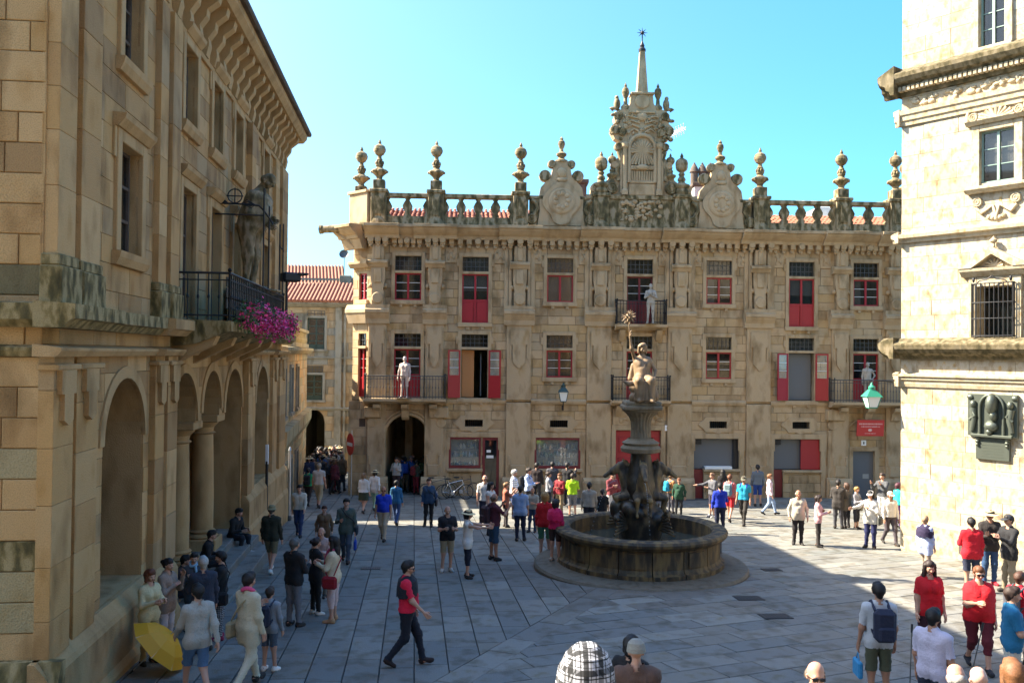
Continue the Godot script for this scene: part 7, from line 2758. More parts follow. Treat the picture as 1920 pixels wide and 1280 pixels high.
func lantern(at_: Vector3, glass_h: float, label: String, green: Material, bracket: String) -> void:
	var L := thing("wall_lantern", label, "lamp", at(at_))
	var m := MB.new()
	var w := 0.21
	for k in 4:
		var b := Basis(Vector3.UP, k * PI * 0.5)
		m.qo(b * Vector3(-w, glass_h, w), b * Vector3(w, glass_h, w), b * Vector3(w * 0.62, 0, w * 0.62), b * Vector3(-w * 0.62, 0, w * 0.62), b * Vector3(0, -0.3, 1))
	part(L, "lamp_glass", m, M.lamp_glass)
	m = MB.new()
	for k in 4:
		var b := Basis(Vector3.UP, k * PI * 0.5)
		m.tube([b * Vector3(w, glass_h, w), b * Vector3(w * 0.62, 0, w * 0.62)], 0.014, 5)
		m.qo(b * Vector3(-w * 1.2, glass_h, w * 1.2), b * Vector3(w * 1.2, glass_h, w * 1.2), b * Vector3(0.09, glass_h + 0.22, 0.09), b * Vector3(-0.09, glass_h + 0.22, 0.09), b * Vector3(0, 1, 1))
	m.lathe([Vector2(0.1, glass_h + 0.2), Vector2(0.11, glass_h + 0.3), Vector2(0.05, glass_h + 0.36), Vector2(0.03, glass_h + 0.42), Vector2(0, glass_h + 0.45)], Vector3.ZERO, 10)
	m.cbox(Vector3(0, -0.02, 0), Vector3(w * 1.3, 0.04, w * 1.3), 0.01)
	part(L, "lamp_roof", m, green)
	m = MB.new()
	if bracket == "wall":
		m.tube([Vector3(0, -0.04, 0), Vector3(0, -0.3, -0.02), Vector3(0, -0.36, -0.2), Vector3(0, -0.32, -0.42)], 0.025, 6)
		m.cbox(Vector3(0, -0.34, -0.42), Vector3(0.1, 0.24, 0.04), 0.01)
	else:
		m.tube([Vector3(0, glass_h + 0.4, 0), Vector3(0.1, glass_h + 0.5, -0.1), Vector3(0.7, glass_h + 0.46, -0.3), Vector3(1.35, glass_h + 0.35, -0.42)], 0.022, 6)
	part(L, "bracket", m, M.iron)

func statue(x: float, y: float, z: float, h: float, yaw: float, label: String, pose: Dictionary, mat: Material) -> void:
	pose.cell = 0.02
	var bb := body_bones(pose)
	var s := skin_over(bb.bones, 0.02, 55.0)
	var hx := Transform3D(Basis(Vector3.UP, pose.get("look", 0.0)) * Basis(Vector3.RIGHT, pose.get("head_tilt", 0.1) + bb.lean * 0.5), bb.neck)
	var extra := [[proto.head, hx]]
	for q in bb.hands:
		extra.append([proto.hand, Transform3D(Basis(Vector3(-q[2], 0, 0), -q[1], Vector3(0, 0, 1)).orthonormalized(), q[0])])
	var P := thing("statue", label, "statue", Transform3D(Basis(Vector3.UP, deg_to_rad(yaw)) * Basis.from_scale(Vector3(1, 1, pose.get("deep", 1.0)) * h / 1.735), Vector3(x, y, z)))
	part(P, "figure", surface_mesh(s, Transform3D.IDENTITY, PackedByteArray(), -1, 0.0, extra), mat)
	var m := MB.new()
	m.cbox(Vector3(0, -0.005, 0.03), Vector3(0.5, 0.03, 0.5), 0.008)
	part(P, "base_plate", m, M.house_dark)

func street_things() -> void:
	# bicycles against the front wall
	var bm := bicycle_mesh()
	for k in 3:
		var B := thing("bicycle", ["silver bicycle leaning below the first shop window, nearest the door", "dark bicycle standing between the two others by the wall", "dark bicycle at the archway end of the row"][k], "bicycle", Transform3D(Basis(Vector3.UP, [0.12, 0.05, 0.2][k]) * Basis(Vector3.RIGHT, -0.1), Vector3([-2.55, -2.2, -3.35][k], gy(-40.3) + 0.0, [-40.05, -40.55, -40.35][k])), "bicycles by the shop")
		part(B, "frame", bm.frame, M.chrome if k == 0 else M.iron_grey)
		part(B, "handlebar", bm.handlebar, M.iron)
		part(B, "saddle", bm.saddle, M.black)
		part(B, "crank", bm.crank, M.steel)
		for x in [-0.5, 0.53]:
			var w := part(B, "wheel", bm.tyre, M.tyre, at(Vector3(x, 0.335, 0)))
			part(w, "spokes", bm.spokes, M.steel)
	# lanterns
	lantern(Vector3(2.42, 4.55, -41.05), 0.42, "green street lantern on the house front above the second shop window", M.dark_green, "wall")
	lantern(Vector3(11.2, 5.18, -27.35), 0.32, "bright green lantern with white glass hanging beside the tower", M.green_paint, "arm")
	# red notice board over the last door
	var S := thing("red_sign", "red notice board with pale lettering over the last door of the house", "sign", Transform3D(Basis(Vector3.UP, deg_to_rad(2.74)) * Basis(Vector3.RIGHT, 0.12), Vector3(17.15, 3.37, -42.02)))
	var m := MB.new()
	m.cbox(Vector3.ZERO, Vector3(1.32, 0.78, 0.05), 0.008)
	part(S, "board", m, M.sign_red)
	m = MB.new()
	var r := RandomNumberGenerator.new()
	r.seed = 8
	for row in [[0.2, 1.1, 0.075], [0.07, 0.9, 0.055], [-0.26, 0.5, 0.03]]:
		var x: float = -row[1] * 0.5
		while x < row[1] * 0.5:
			var w := r.randf_range(0.02, 0.045)
			m.box(Vector3(x, row[0], 0.028), Vector3(w, row[2] * r.randf_range(0.7, 1.0), 0.004))
			x += w + r.randf_range(0.012, 0.03)
	m.ball(Vector3(-0.02, -0.1, 0.026), Vector3(0.1, 0.07, 0.006), 10, 5)
	part(S, "lettering", m, M.sign_text)
	# no-entry sign
	S = thing("road_sign", "round red no entry sign on a pale pole at the house corner", "road sign", at(Vector3(-7.34, gy(-40.6) - 0.05, -40.6)))
	m = MB.new()
	m.tube([Vector3(0, 0, 0), Vector3(0, 3.1, 0)], 0.03, 8)
	part(S, "pole", m, M.steel)
	m = MB.new()
	m.X = Transform3D(Basis(Vector3.UP, -1.05), Vector3(-0.05, 2.46, 0.06))
	m.disc(Vector3.ZERO, 0.5, 0.03, 24)
	part(S, "disc", m, M.sign_red)
	m = MB.new()
	m.X = Transform3D(Basis(Vector3.UP, -1.05), Vector3(-0.05, 2.46, 0.06))
	m.cbox(Vector3(0, 0, 0.034), Vector3(0.72, 0.16, 0.008), 0.003)
	m.tube([Vector3(0.5, 0, 0), Vector3(0.5, 0, 0.01)], 0.01, 4)
	part(S, "white_bar", m, M.white)
	# posts by the arcade
	S = thing("sign_post", "black post with a white sign panel beside the arcade", "post", at(Vector3(-7.75, gy(-28.0) - 0.05, -28.0)))
	m = MB.new()
	m.lathe([Vector2(0.09, 0), Vector2(0.09, 0.3), Vector2(0.05, 0.36), Vector2(0.045, 2.5), Vector2(0.0, 2.5)], Vector3.ZERO, 10)
	part(S, "pole", m, M.iron)
	m = MB.new()
	m.cbox(Vector3(0, 2.72, 0), Vector3(0.1, 0.62, 0.06), 0.01)
	part(S, "panel", m, M.white)
	S = thing("grey_post", "slim grey post where the lane leaves the square", "post", at(Vector3(-8.1, gy(-32.3) - 0.05, -32.3)))
	m = MB.new()
	m.lathe([Vector2(0.05, 0), Vector2(0.045, 2.6), Vector2(0.06, 2.62), Vector2(0.03, 2.72), Vector2(0, 2.74)], Vector3.ZERO, 10)
	part(S, "pole", m, M.steel)
	m = MB.new()
	m.lathe([Vector2(0.09, 0), Vector2(0.09, 0.2), Vector2(0.06, 0.24)], Vector3.ZERO, 10)
	part(S, "collar", m, M.iron_grey)
	# drain covers
	for q in [[-3.65, -23.2, 0.5, "slotted iron drain grate in the paving on the arcade side"], [5.45, -20.1, 0.62, "dark iron cover in the paving at the foot of the fountain"], [5.55, -18.4, 0.62, "square iron drain cover in shade in front of the fountain"], [7.0, -23.6, 0.5, "broken dark paving cover beside the fountain step"]]:
		S = thing("drain_cover", q[3], "drain cover", on_ground(q[0], q[1], 0.1))
		m = MB.new()
		m.cbox(Vector3(0, 0.004, 0), Vector3(q[2], 0.02, q[2] * 0.7), 0.004)
		part(S, "frame", m, M.iron)
		m = MB.new()
		for k in 8:
			m.box(Vector3(-q[2] * 0.42 + k * q[2] * 0.12, 0.017, 0), Vector3(0.02, 0.008, q[2] * 0.6))
		part(S, "slot_bars", m, M.iron_grey)
	# statues on the balconies
	statue(-4.95, 4.62, -40.75, 1.95, -12, "pinkish white nude statue on the balcony above the archway", {"arm": "down", "arm2": [2, 14, 10, 0], "w": 1.05}, M.figure_pink)
	statue(6.5, 8.2, -41.3, 1.9, -8, "white statue with folded arms on the top centre balcony", {"arm": "fold", "arm2": "fold"}, M.figure_stone)
	statue(16.95, 4.62, -41.9, 1.9, 0, "pale statue on the balcony next to the tower", {"arm": "hip", "arm2": "down"}, M.figure_stone)
	# the giant on the arcade balcony
	var A := at(Vector3(-6.15, 0, -11.5), deg_to_rad(96.27))
	var p: Vector3 = A * Vector3(11.4, 0, 0.55)
	statue(p.x, 8.3, p.z, 3.1, 78, "giant bald stone figure with bowed head on the arcade balcony", {"arm": [8, 10, 74, 66], "arm2": [4, 10, 66, 60], "lean": 0.22, "w": 1.25, "deep": 1.35, "head_tilt": 0.4, "relax": false}, M.figure_weathered)
	S = thing("statue_plinth", "low plinth behind the balcony railing carrying the giant figure", "plinth", A * at(Vector3(11.4, 0, 0.55)))
	m = MB.new()
	m.cbox(Vector3(0, 7.8, 0), Vector3(1.2, 0.94, 0.9), 0.02)
	part(S, "block", m, M.arcade_trim)
	m = MB.new()
	m.cbox(Vector3(0, 8.26, 0), Vector3(1.26, 0.05, 0.96), 0.01)
	part(S, "top", m, M.arcade_moss)
	S = thing("iron_bracket", "wrought iron frame with a scrolled cross rising from the balcony railing", "ironwork", A)
	m = MB.new()
	for q in [[10.0, 0.5], [10.8, 0.2], [12.6, 0.0], [13.2, 0.1]]:
		m.tube([Vector3(q[0], 8.2, 1.12), Vector3(q[0], 10.2 + q[1], 1.12)], 0.022, 5)
	part(S, "upright", m, M.iron)
	m = MB.new()
	m.tube([Vector3(10.0, 10.32, -0.05), Vector3(10.0, 10.3, 0.7), Vector3(10.0, 10.28, 1.0), Vector3(10.02, 10.16, 1.12), Vector3(10.8, 10.1, 1.12), Vector3(10.85, 9.95, 1.2)], 0.024, 5)
	m.tube([Vector3(10.0, 10.05, -0.05), Vector3(10.0, 10.04, 1.12)], 0.02, 5)
	m.tube([Vector3(12.6, 9.6, 1.12), Vector3(13.3, 9.55, 1.12)], 0.02, 5)
	part(S, "crossbar", m, M.iron)
	m = MB.new()
	var ring := []
	for k in 21:
		var t := TAU * k / 20.0
		ring.append(Vector3(10.0, 10.5 + sin(t) * 0.17, 0.42 + cos(t) * 0.17))
	m.tube(ring, 0.016, 5)
	m.tube([Vector3(10.0, 10.33, 0.42), Vector3(10.0, 10.7, 0.42)], 0.016, 5)
	m.tube([Vector3(10.0, 10.5, 0.22), Vector3(10.0, 10.5, 0.62)], 0.016, 5)
	for k in 5:
		m.tube([Vector3(10.0, 10.34 + k * 0.05, 0.02), Vector3(10.0, 10.32, 0.26)], 0.012, 5)
		m.tube([Vector3(10.0, 10.32, 0.58), Vector3(10.0, 10.42 - k * 0.05, 0.7 + 0.03 * k), Vector3(10.0, 10.3, 0.9)], 0.012, 5)
	part(S, "scrolled_cross", m, M.iron)
	S = thing("floodlight", "black floodlight on a short stand at the balcony's far corner", "lamp", A * at(Vector3(13.42, 0, 1.2)))
	m = MB.new()
	m.tube([Vector3(0, 7.4, 0), Vector3(0, 8.75, 0)], 0.035, 6)
	part(S, "stand", m, M.iron)
	m = MB.new()
	m.X = Transform3D(Basis(Vector3.UP, 0.5), Vector3(0, 8.82, 0.1))
	m.cbox(Vector3.ZERO, Vector3(0.42, 0.26, 0.5), 0.04)
	m.cbox(Vector3(0.0, 0.1, 0.3), Vector3(0.5, 0.06, 0.3), 0.01)
	part(S, "housing", m, M.black)
	# flower boxes along the balcony
	for k in 5:
		var rr := RandomNumberGenerator.new()
		rr.seed = 100 + k
		var FB := thing("flower_box", ["mostly green flower box at the viewer's end of the arcade balcony", "second flower box from the viewer on the arcade balcony, magenta flowers", "middle flower box of magenta flowers on the arcade balcony", "fourth flower box from the viewer on the arcade balcony", "flower box at the lane end of the arcade balcony, trailing magenta flowers"][k], "flower box", A * at(Vector3(7.0 + k * 1.4, 0, 1.28)), "flower boxes on the arcade balcony")
		m = MB.new()
		m.cbox(Vector3(0, 7.46, 0), Vector3(1.2, 0.2, 0.2), 0.015)
		part(FB, "trough", m, M.iron_grey)
		var lv := MB.new()
		var pt := MB.new()
		var pink := 0.35 if k == 0 else 1.0
		for i in 700:
			var c := Vector3(rr.randf_range(-0.7, 0.7), 7.44 + rr.randfn(0.0, 0.13), rr.randfn(0.08, 0.1))
			var d := Vector3(rr.randfn(), rr.randfn(), rr.randfn()).normalized()
			var e := d.cross(Vector3(rr.randfn(), rr.randfn(), rr.randfn())).normalized()
			var s := rr.randf_range(0.03, 0.06)
			lv.tri(c - e * s * 0.4, c + d * s * 1.6, c + e * s * 0.4)
		for i in int(520 * pink):
			var c := Vector3(rr.randf_range(-0.72, 0.72), 7.48 + rr.randfn(0.0, 0.14) - 0.12 * sin(rr.randf() * 3.0), rr.randfn(0.13, 0.09))
			var d := Vector3(rr.randfn(), rr.randfn(), rr.randfn()).normalized()
			var e := d.cross(Vector3(rr.randfn(), rr.randfn(), rr.randfn())).normalized()
			var s := rr.randf_range(0.02, 0.045)
			pt.quad(c - e * s, c - d * s, c + e * s, c + d * s)
		tag(part(FB, "foliage", lv, M.leaf), "", "", "", "stuff")
		tag(part(FB, "blossom", pt, M.petal), "", "", "", "stuff")
	# yellow umbrella lying open on the paving
	var u := thing("yellow_umbrella", "open yellow umbrella resting on the paving by the arcade plinth", "umbrella", Transform3D(Basis(Vector3.UP, deg_to_rad(12)) * Basis(Vector3.BACK, deg_to_rad(-46)), Vector3(-5.66, gy(-14.3) + 0.40, -14.2)))
	var ribs := MB.new()
	for k in 8:
		m = MB.new()
		var t0 := TAU * k / 8.0
		var t1 := TAU * (k + 1) / 8.0
		var rows := [[0.0, 0.3], [0.22, 0.27], [0.4, 0.18], [0.54, 0.03]]
		for j in 3:
			var a: Array = rows[j]
			var b: Array = rows[j + 1]
			var e0 := Vector3(cos(t0), 0, sin(t0))
			var e1 := Vector3(cos(t1), 0, sin(t1))
			m.qo(e0 * a[0] + Vector3(0, a[1], 0), e1 * a[0] + Vector3(0, a[1], 0), e1 * b[0] + Vector3(0, b[1], 0), e0 * b[0] + Vector3(0, b[1], 0), (e0 + e1) + Vector3(0, 1, 0))
		part(u, "canopy_panel", m, M.umbrella_yellow)
		ribs.tube([Vector3(0, 0.29, 0), Vector3(cos(t0) * 0.22, 0.262, sin(t0) * 0.22), Vector3(cos(t0) * 0.4, 0.172, sin(t0) * 0.4), Vector3(cos(t0) * 0.54, 0.025, sin(t0) * 0.54)], 0.005, 4)
	part(u, "ribs", ribs, M.steel)
	m = MB.new()
	m.tube([Vector3(0, 0.38, 0), Vector3(0, -0.5, 0)], 0.009, 6)
	part(u, "shaft", m, M.steel)
	m = MB.new()
	m.tube([Vector3(0, -0.48, 0), Vector3(0, -0.6, 0), Vector3(0.03, -0.64, 0), Vector3(0.07, -0.62, 0)], 0.014, 6)
	part(u, "handle", m, M.black)

# [x, z, height, facing in degrees (0 = towards the viewer), label, look]
const PEOPLE := [
	[-6.21, -14.69, 1.56, 60, "woman in cream jacket and beige trousers reading a sheet by the arcade plinth", {"fem": true, "top": "c9b98f", "bottom": "a8956c", "hair": "bob", "hc": "7a4326", "arm": "hold", "arm2": "hold", "hem": 0.8, "top_name": "jacket"}],
	[-6.25, -15.55, 1.59, 75, "woman in taupe cardigan holding her chin beside the yellow umbrella", {"fem": true, "top": "9a8676", "bottom": "cfc4c4", "leg": 1.5, "hair": "bun", "hc": "1d130f", "arm": "chin", "arm2": "fold", "hem": 0.72, "shoes": "d8d4cc", "top_name": "cardigan"}],
	[-6.25, -16.86, 1.47, 20, "woman in dark grey coat with pale blue scarf in the arcade group", {"fem": true, "top": "46464a", "bottom": "2a3350", "hair": "short", "hc": "17100d", "arm": "fold", "arm2": "fold", "hem": 0.6, "with": [["scarf", "8fb3c9"]], "top_name": "coat"}],
	[-5.34, -15.38, 1.66, -150, "white haired man in navy jacket with his back turned, arcade group", {"top": "2c3242", "bottom": "b7aa94", "hair": "short", "hc": "c9c6c0", "w": 1.06, "hem": 0.78, "arm": "hold", "arm2": "down", "top_name": "jacket"}],
	[-5.30, -16.22, 1.61, -80, "woman in black sweater and black and white patterned trousers", {"fem": true, "top": "121216", "bottom": "6b6b6b", "bottom_mat": "small_check", "hair": "short", "hc": "1c1310", "shoes": "8c2348", "arm": "fold", "arm2": "fold", "with": [["side_bag", "15151a"]]}],
	[-4.56, -12.93, 1.69, -140, "teenager in pale grey hoodie and denim shorts walking towards the arcade group", {"top": "a9a49a", "bottom": "4d6a8a", "leg": 0.95, "hair": "short", "hc": "15100e", "legs": "walk", "hem": 0.8, "shoes": "e2e0dc", "arm": "swing", "arm2": "back", "top_name": "hoodie", "bottom_name": "shorts"}],
	[-3.97, -13.43, 1.77, 150, "woman in beige blazer with pink scarf and shoulder bag", {"fem": true, "top": "c3b79b", "bottom": "c9bfa6", "hair": "short", "hc": "23160f", "hem": 0.66, "legs": "walk", "with": [["scarf", "e0507a"], ["side_bag", "b3a684"]], "arm": "hold", "arm2": "down", "top_name": "blazer"}],
	[-3.89, -14.34, 1.36, 165, "boy in grey hoodie and grey shorts walking beside the beige blazer", {"top": "858a90", "bottom": "4a5766", "leg": 0.9, "hair": "short", "hc": "3b2a1e", "shoes": "e8e6e2", "arm": "down", "arm2": "down", "hem": 0.82, "with": [["pack", "23283a"]], "bottom_name": "shorts"}],
	[-4.20, -17.19, 1.71, 150, "grey haired man in black sweater and grey trousers, back turned", {"top": "15161b", "bottom": "6a6c72", "hair": "short", "hc": "6d6a66", "w": 1.07, "arm": "hold", "arm2": "hold", "hem": 0.84, "top_name": "sweater"}],
	[-3.99, -18.15, 1.58, 130, "woman all in black with her hair tied up", {"fem": true, "top": "101013", "bottom": "0e0e11", "hair": "bun", "hc": "2a120e", "arm": "hold", "arm2": "fold", "shoes": "c9c6c0", "hem": 0.74, "top_name": "jacket"}],
	[-3.50, -17.55, 1.70, -100, "woman in cream jacket with curly dark hair and a dark red handbag", {"fem": true, "top": "cdbfa2", "bottom": "cbb2ae", "leg": 1.45, "hair": "long", "hc": "15100f", "arm": "hold", "arm2": "hold", "hem": 0.8, "shoes": "b08a66", "with": [["side_bag", "8a1020"], ["scarf", "b04a6a"]], "top_name": "jacket"}],
	[-4.21, -19.72, 1.57, -10, "bald man in pinkish shirt behind the woman in black", {"top": "b59a92", "bottom": "6b6256", "hair": "fringe", "hc": "8a8078", "arm": "hold", "arm2": "down"}],
	[-6.08, -22.46, 1.72, 178, "man in dark green sweater, bucket hat and khaki shorts walking away", {"top": "2b2c1e", "bottom": "67634c", "leg": 0.92, "hair": "fringe", "hc": "555048", "legs": "walk", "shoes": "dcdad4", "w": 1.06, "hem": 0.84, "arm": "down", "arm2": "down", "with": [["bucket_hat", "8a7f5c"]], "top_name": "sweater", "bottom_name": "shorts"}],
	[-6.82, -28.49, 1.68, 5, "man in cream sweater and jeans walking towards the viewer near the lane", {"top": "b9b3a4", "bottom": "22355c", "legs": "walk", "hair": "short", "hc": "1a1310", "arm": "swing", "arm2": "back", "w": 1.04, "top_name": "sweater", "bottom_name": "jeans"}],
	[-5.20, -24.67, 1.47, 10, "woman in brown coat beside the man with the blue bag", {"fem": true, "top": "6d5238", "bottom": "574a3c", "hair": "short", "hc": "5c2f1c", "hem": 0.62, "arm": "pocket", "arm2": "pocket", "top_name": "coat"}],
	[-4.47, -24.05, 1.75, 5, "man in grey green jacket carrying a bright blue carrier bag", {"top": "48544c", "bottom": "3c4654", "legs": "walk", "hair": "short", "hc": "1a1310", "hem": 0.78, "arm": "down", "arm2": "hold", "with": [["side_bag", "23282c"], ["hand_bag", "0b3a9c"]], "top_name": "jacket"}],
	[-8.47, -36.90, 1.58, 178, "woman in green top with a black backpack walking into the lane", {"fem": true, "top": "1f8a55", "sleeve": 0.6, "bottom": "2e2a2c", "hair": "short", "hc": "3a2a20", "legs": "walk", "with": [["pack", "16161a"]], "fine": false}],
	[-7.87, -36.20, 1.83, 178, "man in white vest and pale khaki trousers walking into the lane", {"top": "a8a6a2", "sleeve": 0.5, "bottom": "a39678", "hair": "short", "hc": "a39684", "legs": "walk", "leg": 1.5, "fine": false}],
	[-8.28, -43.19, 1.80, 175, "man in beige jacket and flat hat strolling near the no entry sign", {"top": "7d6c52", "bottom": "3c4048", "hair": "short", "hc": "8a8478", "with": [["bucket_hat", "8f8570"]], "hem": 0.8, "arm": "behind", "arm2": "behind", "top_name": "jacket", "fine": false}],
	[-5.77, -34.63, 1.57, 170, "woman in white blouse and dark green skirt by the house corner", {"fem": true, "top": "c8c4c0", "sleeve": 1.6, "bottom": "2f3a28", "skirt": 0.6, "leg": 0.9, "hair": "bob", "hc": "8a6a48", "legs": "walk", "bottom_name": "skirt", "fine": false}],
	[-5.47, -35.51, 1.63, 172, "woman in white shirt, straw hat and mint trousers by the house corner", {"fem": true, "top": "cfccc8", "bottom": "8fb5a2", "hair": "bob", "hc": "15100e", "legs": "walk", "hem": 0.78, "arm": "behind", "arm2": "behind", "with": [["straw_hat"]], "fine": false}],
	[-4.01, -27.90, 1.72, -3, "man in bright blue polo shirt and beige trousers with sunglasses", {"top": "0d35b5", "sleeve": 0.75, "bottom": "b3a48c", "hair": "fringe", "hc": "3a2a20", "legs": "walk", "w": 1.1, "skin": "skin_tan", "with": [["sunglasses"]], "arm": "down", "arm2": "down"}],
	[-4.07, -31.43, 1.59, 175, "woman in denim shirt and jeans walking behind the bright blue polo", {"fem": true, "top": "2f6b94", "bottom": "2f4a78", "hair": "short", "hc": "15100e", "legs": "walk", "hem": 0.84, "fine": false}],
	[-2.88, -31.11, 1.71, 0, "woman in denim jacket and black trousers in front of the bicycles", {"fem": true, "top": "27425f", "bottom": "0e0e12", "hair": "short", "hc": "4a3020", "hem": 0.85, "arm": "pocket", "arm2": "down", "with": [["side_bag", "1a1c22"]], "top_name": "jacket", "fine": false}],
	[-1.70, -14.70, 1.75, 92, "man in red polo shirt with navy sweater over his shoulders striding across", {"top": "d3123a", "sleeve": 0.78, "bottom": "101423", "hair": "short", "hc": "1b1411", "legs": "walk", "w": 1.08, "shoes": "2a1710", "with": [["sunglasses"], ["shawl", "12141f"]], "arm": [-8, 10, 40, 20], "arm2": "swing"}],
	[-1.63, -22.92, 1.70, 15, "bald man in black polo shirt and khaki shorts", {"top": "17141a", "sleeve": 0.75, "bottom": "9c8a6c", "leg": 0.95, "hair": "fringe", "hc": "a39c94", "hem": 0.84, "arm": "hold", "arm2": "hold", "shoes": "b9b7b2", "w": 1.07, "bottom_name": "shorts"}],
	[-1.06, -22.11, 1.70, 88, "woman in straw hat and white top photographing the fountain", {"fem": true, "top": "d6d3cc", "sleeve": 0.15, "bottom": "14172a", "leg": 1.35, "hair": "bob", "hc": "100c0b", "hem": 0.78, "arm": "reach", "arm2": "reach", "with": [["straw_hat"], ["camera", "111111"]], "shoes": "2a2420"}],
	[-0.46, -24.62, 1.86, 120, "man in maroon shirt and denim shorts taking a photograph", {"top": "54202c", "sleeve": 0.8, "bottom": "2d4a63", "leg": 1.05, "hair": "fringe", "hc": "6a5a4a", "w": 1.08, "arm": "photo", "arm2": "photo", "with": [["pack", "3a2024"], ["camera", "111111"]], "bottom_name": "shorts", "skin": "skin_tan"}],
	[-0.90, -30.86, 1.86, 10, "man in white tee shirt with sunglasses near the shop door", {"top": "cfcac2", "sleeve": 0.7, "bottom": "22253a", "hair": "fringe", "hc": "7a6a5a", "with": [["sunglasses"]], "w": 1.05, "fine": false}],
	[-0.66, -29.26, 1.76, 60, "dark haired woman in white sleeveless top near the shop door", {"fem": true, "top": "cdc6be", "sleeve": 0.2, "bottom": "17192a", "hair": "long", "hc": "120d0c"}],
	[-0.16, -31.18, 1.58, 100, "woman in orange flowered blouse", {"fem": true, "top": "a05a44", "sleeve": 0.9, "bottom": "3a3438", "hair": "short", "hc": "a07a52", "hem": 0.76, "arm": "photo", "arm2": "photo", "fine": false}],
	[0.32, -28.09, 1.76, 178, "man in pale blue shirt and navy trousers with his back turned", {"top": "8aa0c2", "sleeve": 0.85, "bottom": "141a33", "hair": "short", "hc": "241a15", "w": 1.08, "hem": 0.82}],
	[0.76, -29.97, 1.52, -20, "bald man in beige shirt behind the pale blue shirt", {"top": "a39a8a", "sleeve": 0.8, "bottom": "2a3a55", "hair": "none", "arm": "hold", "arm2": "hold", "skin": "skin_tan"}],
	[0.99, -25.04, 1.86, 172, "blonde woman in red jacket and green shorts beside the fountain", {"fem": true, "top": "b8121c", "bottom": "3f6b4e", "leg": 0.9, "hair": "bob", "hc": "b08a52", "w": 1.04, "hem": 0.84, "top_name": "jacket", "bottom_name": "shorts"}],
	[1.20, -23.44, 1.64, 150, "girl with bright pink shawl standing on the fountain step", {"fem": true, "top": "c4144e", "bottom": "3a2420", "leg": 0.8, "hair": "bob", "hc": "2a1512", "arm": "lean", "arm2": "down", "shoes": "b0a090", "with": [["shawl", "cf1650"]], "bottom_name": "shorts"}],
	[0.13, -33.51, 1.86, 80, "white haired man in white striped shirt in the sun", {"top": "d8d6d4", "top_mat": "stripe", "sleeve": 0.8, "bottom": "3a4a78", "hair": "short", "hc": "d8d6d2", "w": 1.08, "skin": "skin_tan", "fine": false}],
	[0.70, -34.51, 1.86, 70, "man in pale blue shirt wearing a black backpack", {"top": "a9bce0", "bottom": "2a2a33", "hair": "short", "hc": "2a1a12", "with": [["pack", "14161d"]], "arm": "hold", "arm2": "hold", "fine": false}],
	[1.12, -37.76, 1.85, 160, "dark haired person at the second shop window", {"top": "2a2022", "bottom": "1d1d24", "hair": "short", "hc": "120d0b", "fine": false}],
	[1.52, -35.24, 1.66, 90, "woman in grey vest with folded arms", {"fem": true, "top": "8a8c94", "sleeve": 1.9, "bottom": "1d1d28", "hair": "bun", "hc": "3a2418", "arm": "fold", "arm2": "fold", "fine": false}],
	[1.92, -34.28, 1.67, -40, "person in red top under a black jacket with khaki trousers", {"top": "7c1220", "bottom": "8a785a", "hair": "short", "hc": "7a4a2c", "arm": "hold", "arm2": "down", "top_name": "jacket", "fine": false}],
	[2.39, -34.00, 1.70, 170, "person in lime green shirt and white patterned shorts", {"top": "a4d414", "sleeve": 0.9, "bottom": "c9c6c4", "bottom_mat": "small_check", "leg": 1.0, "hair": "short", "hc": "3a2a1c", "bottom_name": "shorts", "arm": "hold", "arm2": "hold", "fine": false}],
	[2.43, -37.88, 1.86, 150, "man in dark suit looking into the second shop window", {"top": "17171d", "bottom": "15151a", "hair": "short", "hc": "2a2220", "hem": 0.78, "arm": "photo", "arm2": "photo", "top_name": "jacket", "fine": false}],
	[1.82, -38.42, 1.85, 175, "person in grey jacket against the second shop window", {"top": "4a4a50", "bottom": "1c1c22", "hair": "short", "hc": "1a1310", "top_name": "jacket", "fine": false}],
	[2.67, -29.86, 1.73, 172, "black haired man in grey beige sweater behind the basin rim", {"top": "9a9284", "bottom": "24242c", "hair": "short", "hc": "0e0b0a", "w": 1.1, "top_name": "sweater"}],
	[3.12, -29.89, 1.50, 178, "boy in black tee shirt behind the basin rim", {"top": "101014", "sleeve": 0.8, "bottom": "202028", "hair": "short", "hc": "1a1210"}],
	[3.84, -33.34, 1.83, 30, "person in maroon and white top left of the fountain horses", {"top": "7a3238", "bottom": "cfc8c4", "hair": "short", "hc": "8f8a86", "arm": "fold", "arm2": "fold", "fine": false}],
	[6.63, -34.66, 1.51, -20, "man in green jacket right of the fountain horses", {"top": "123f2a", "bottom": "15181d", "hair": "short", "hc": "8a5a3a", "w": 1.06, "hem": 0.8, "arm": "pocket", "arm2": "pocket", "top_name": "jacket", "skin": "skin_tan", "fine": false}],
	[6.49, -35.66, 1.59, 120, "person carrying a turquoise bag right of the fountain horses", {"top": "b07a4a", "bottom": "3a3a44", "hair": "short", "hc": "8a6a4a", "with": [["pack", "1290b0"]], "fine": false}],
	[7.90, -34.45, 1.74, -70, "man in grey jacket and dark shorts gesturing by the basin", {"top": "55565c", "bottom": "3a3444", "leg": 0.95, "hair": "short", "hc": "8a6a50", "arm": "hold", "arm2": "point", "shoes": "d0cec8", "bottom_name": "shorts", "fine": false}],
	[7.18, -30.18, 1.73, 178, "person in royal blue shirt standing close to the basin rim", {"top": "0a2fae", "bottom": "141a38", "hair": "short", "hc": "120e0c", "w": 1.06, "arm": "down", "arm2": "fold", "fine": false}],
	[8.27, -33.24, 1.78, 150, "woman in pink top and red shorts with a small grey backpack", {"fem": true, "top": "c96a6a", "sleeve": 0.5, "bottom": "c01c2a", "leg": 0.8, "hair": "short", "hc": "7a4a2c", "legs": "walk", "with": [["pack", "70868a"]], "bottom_name": "shorts", "fine": false}],
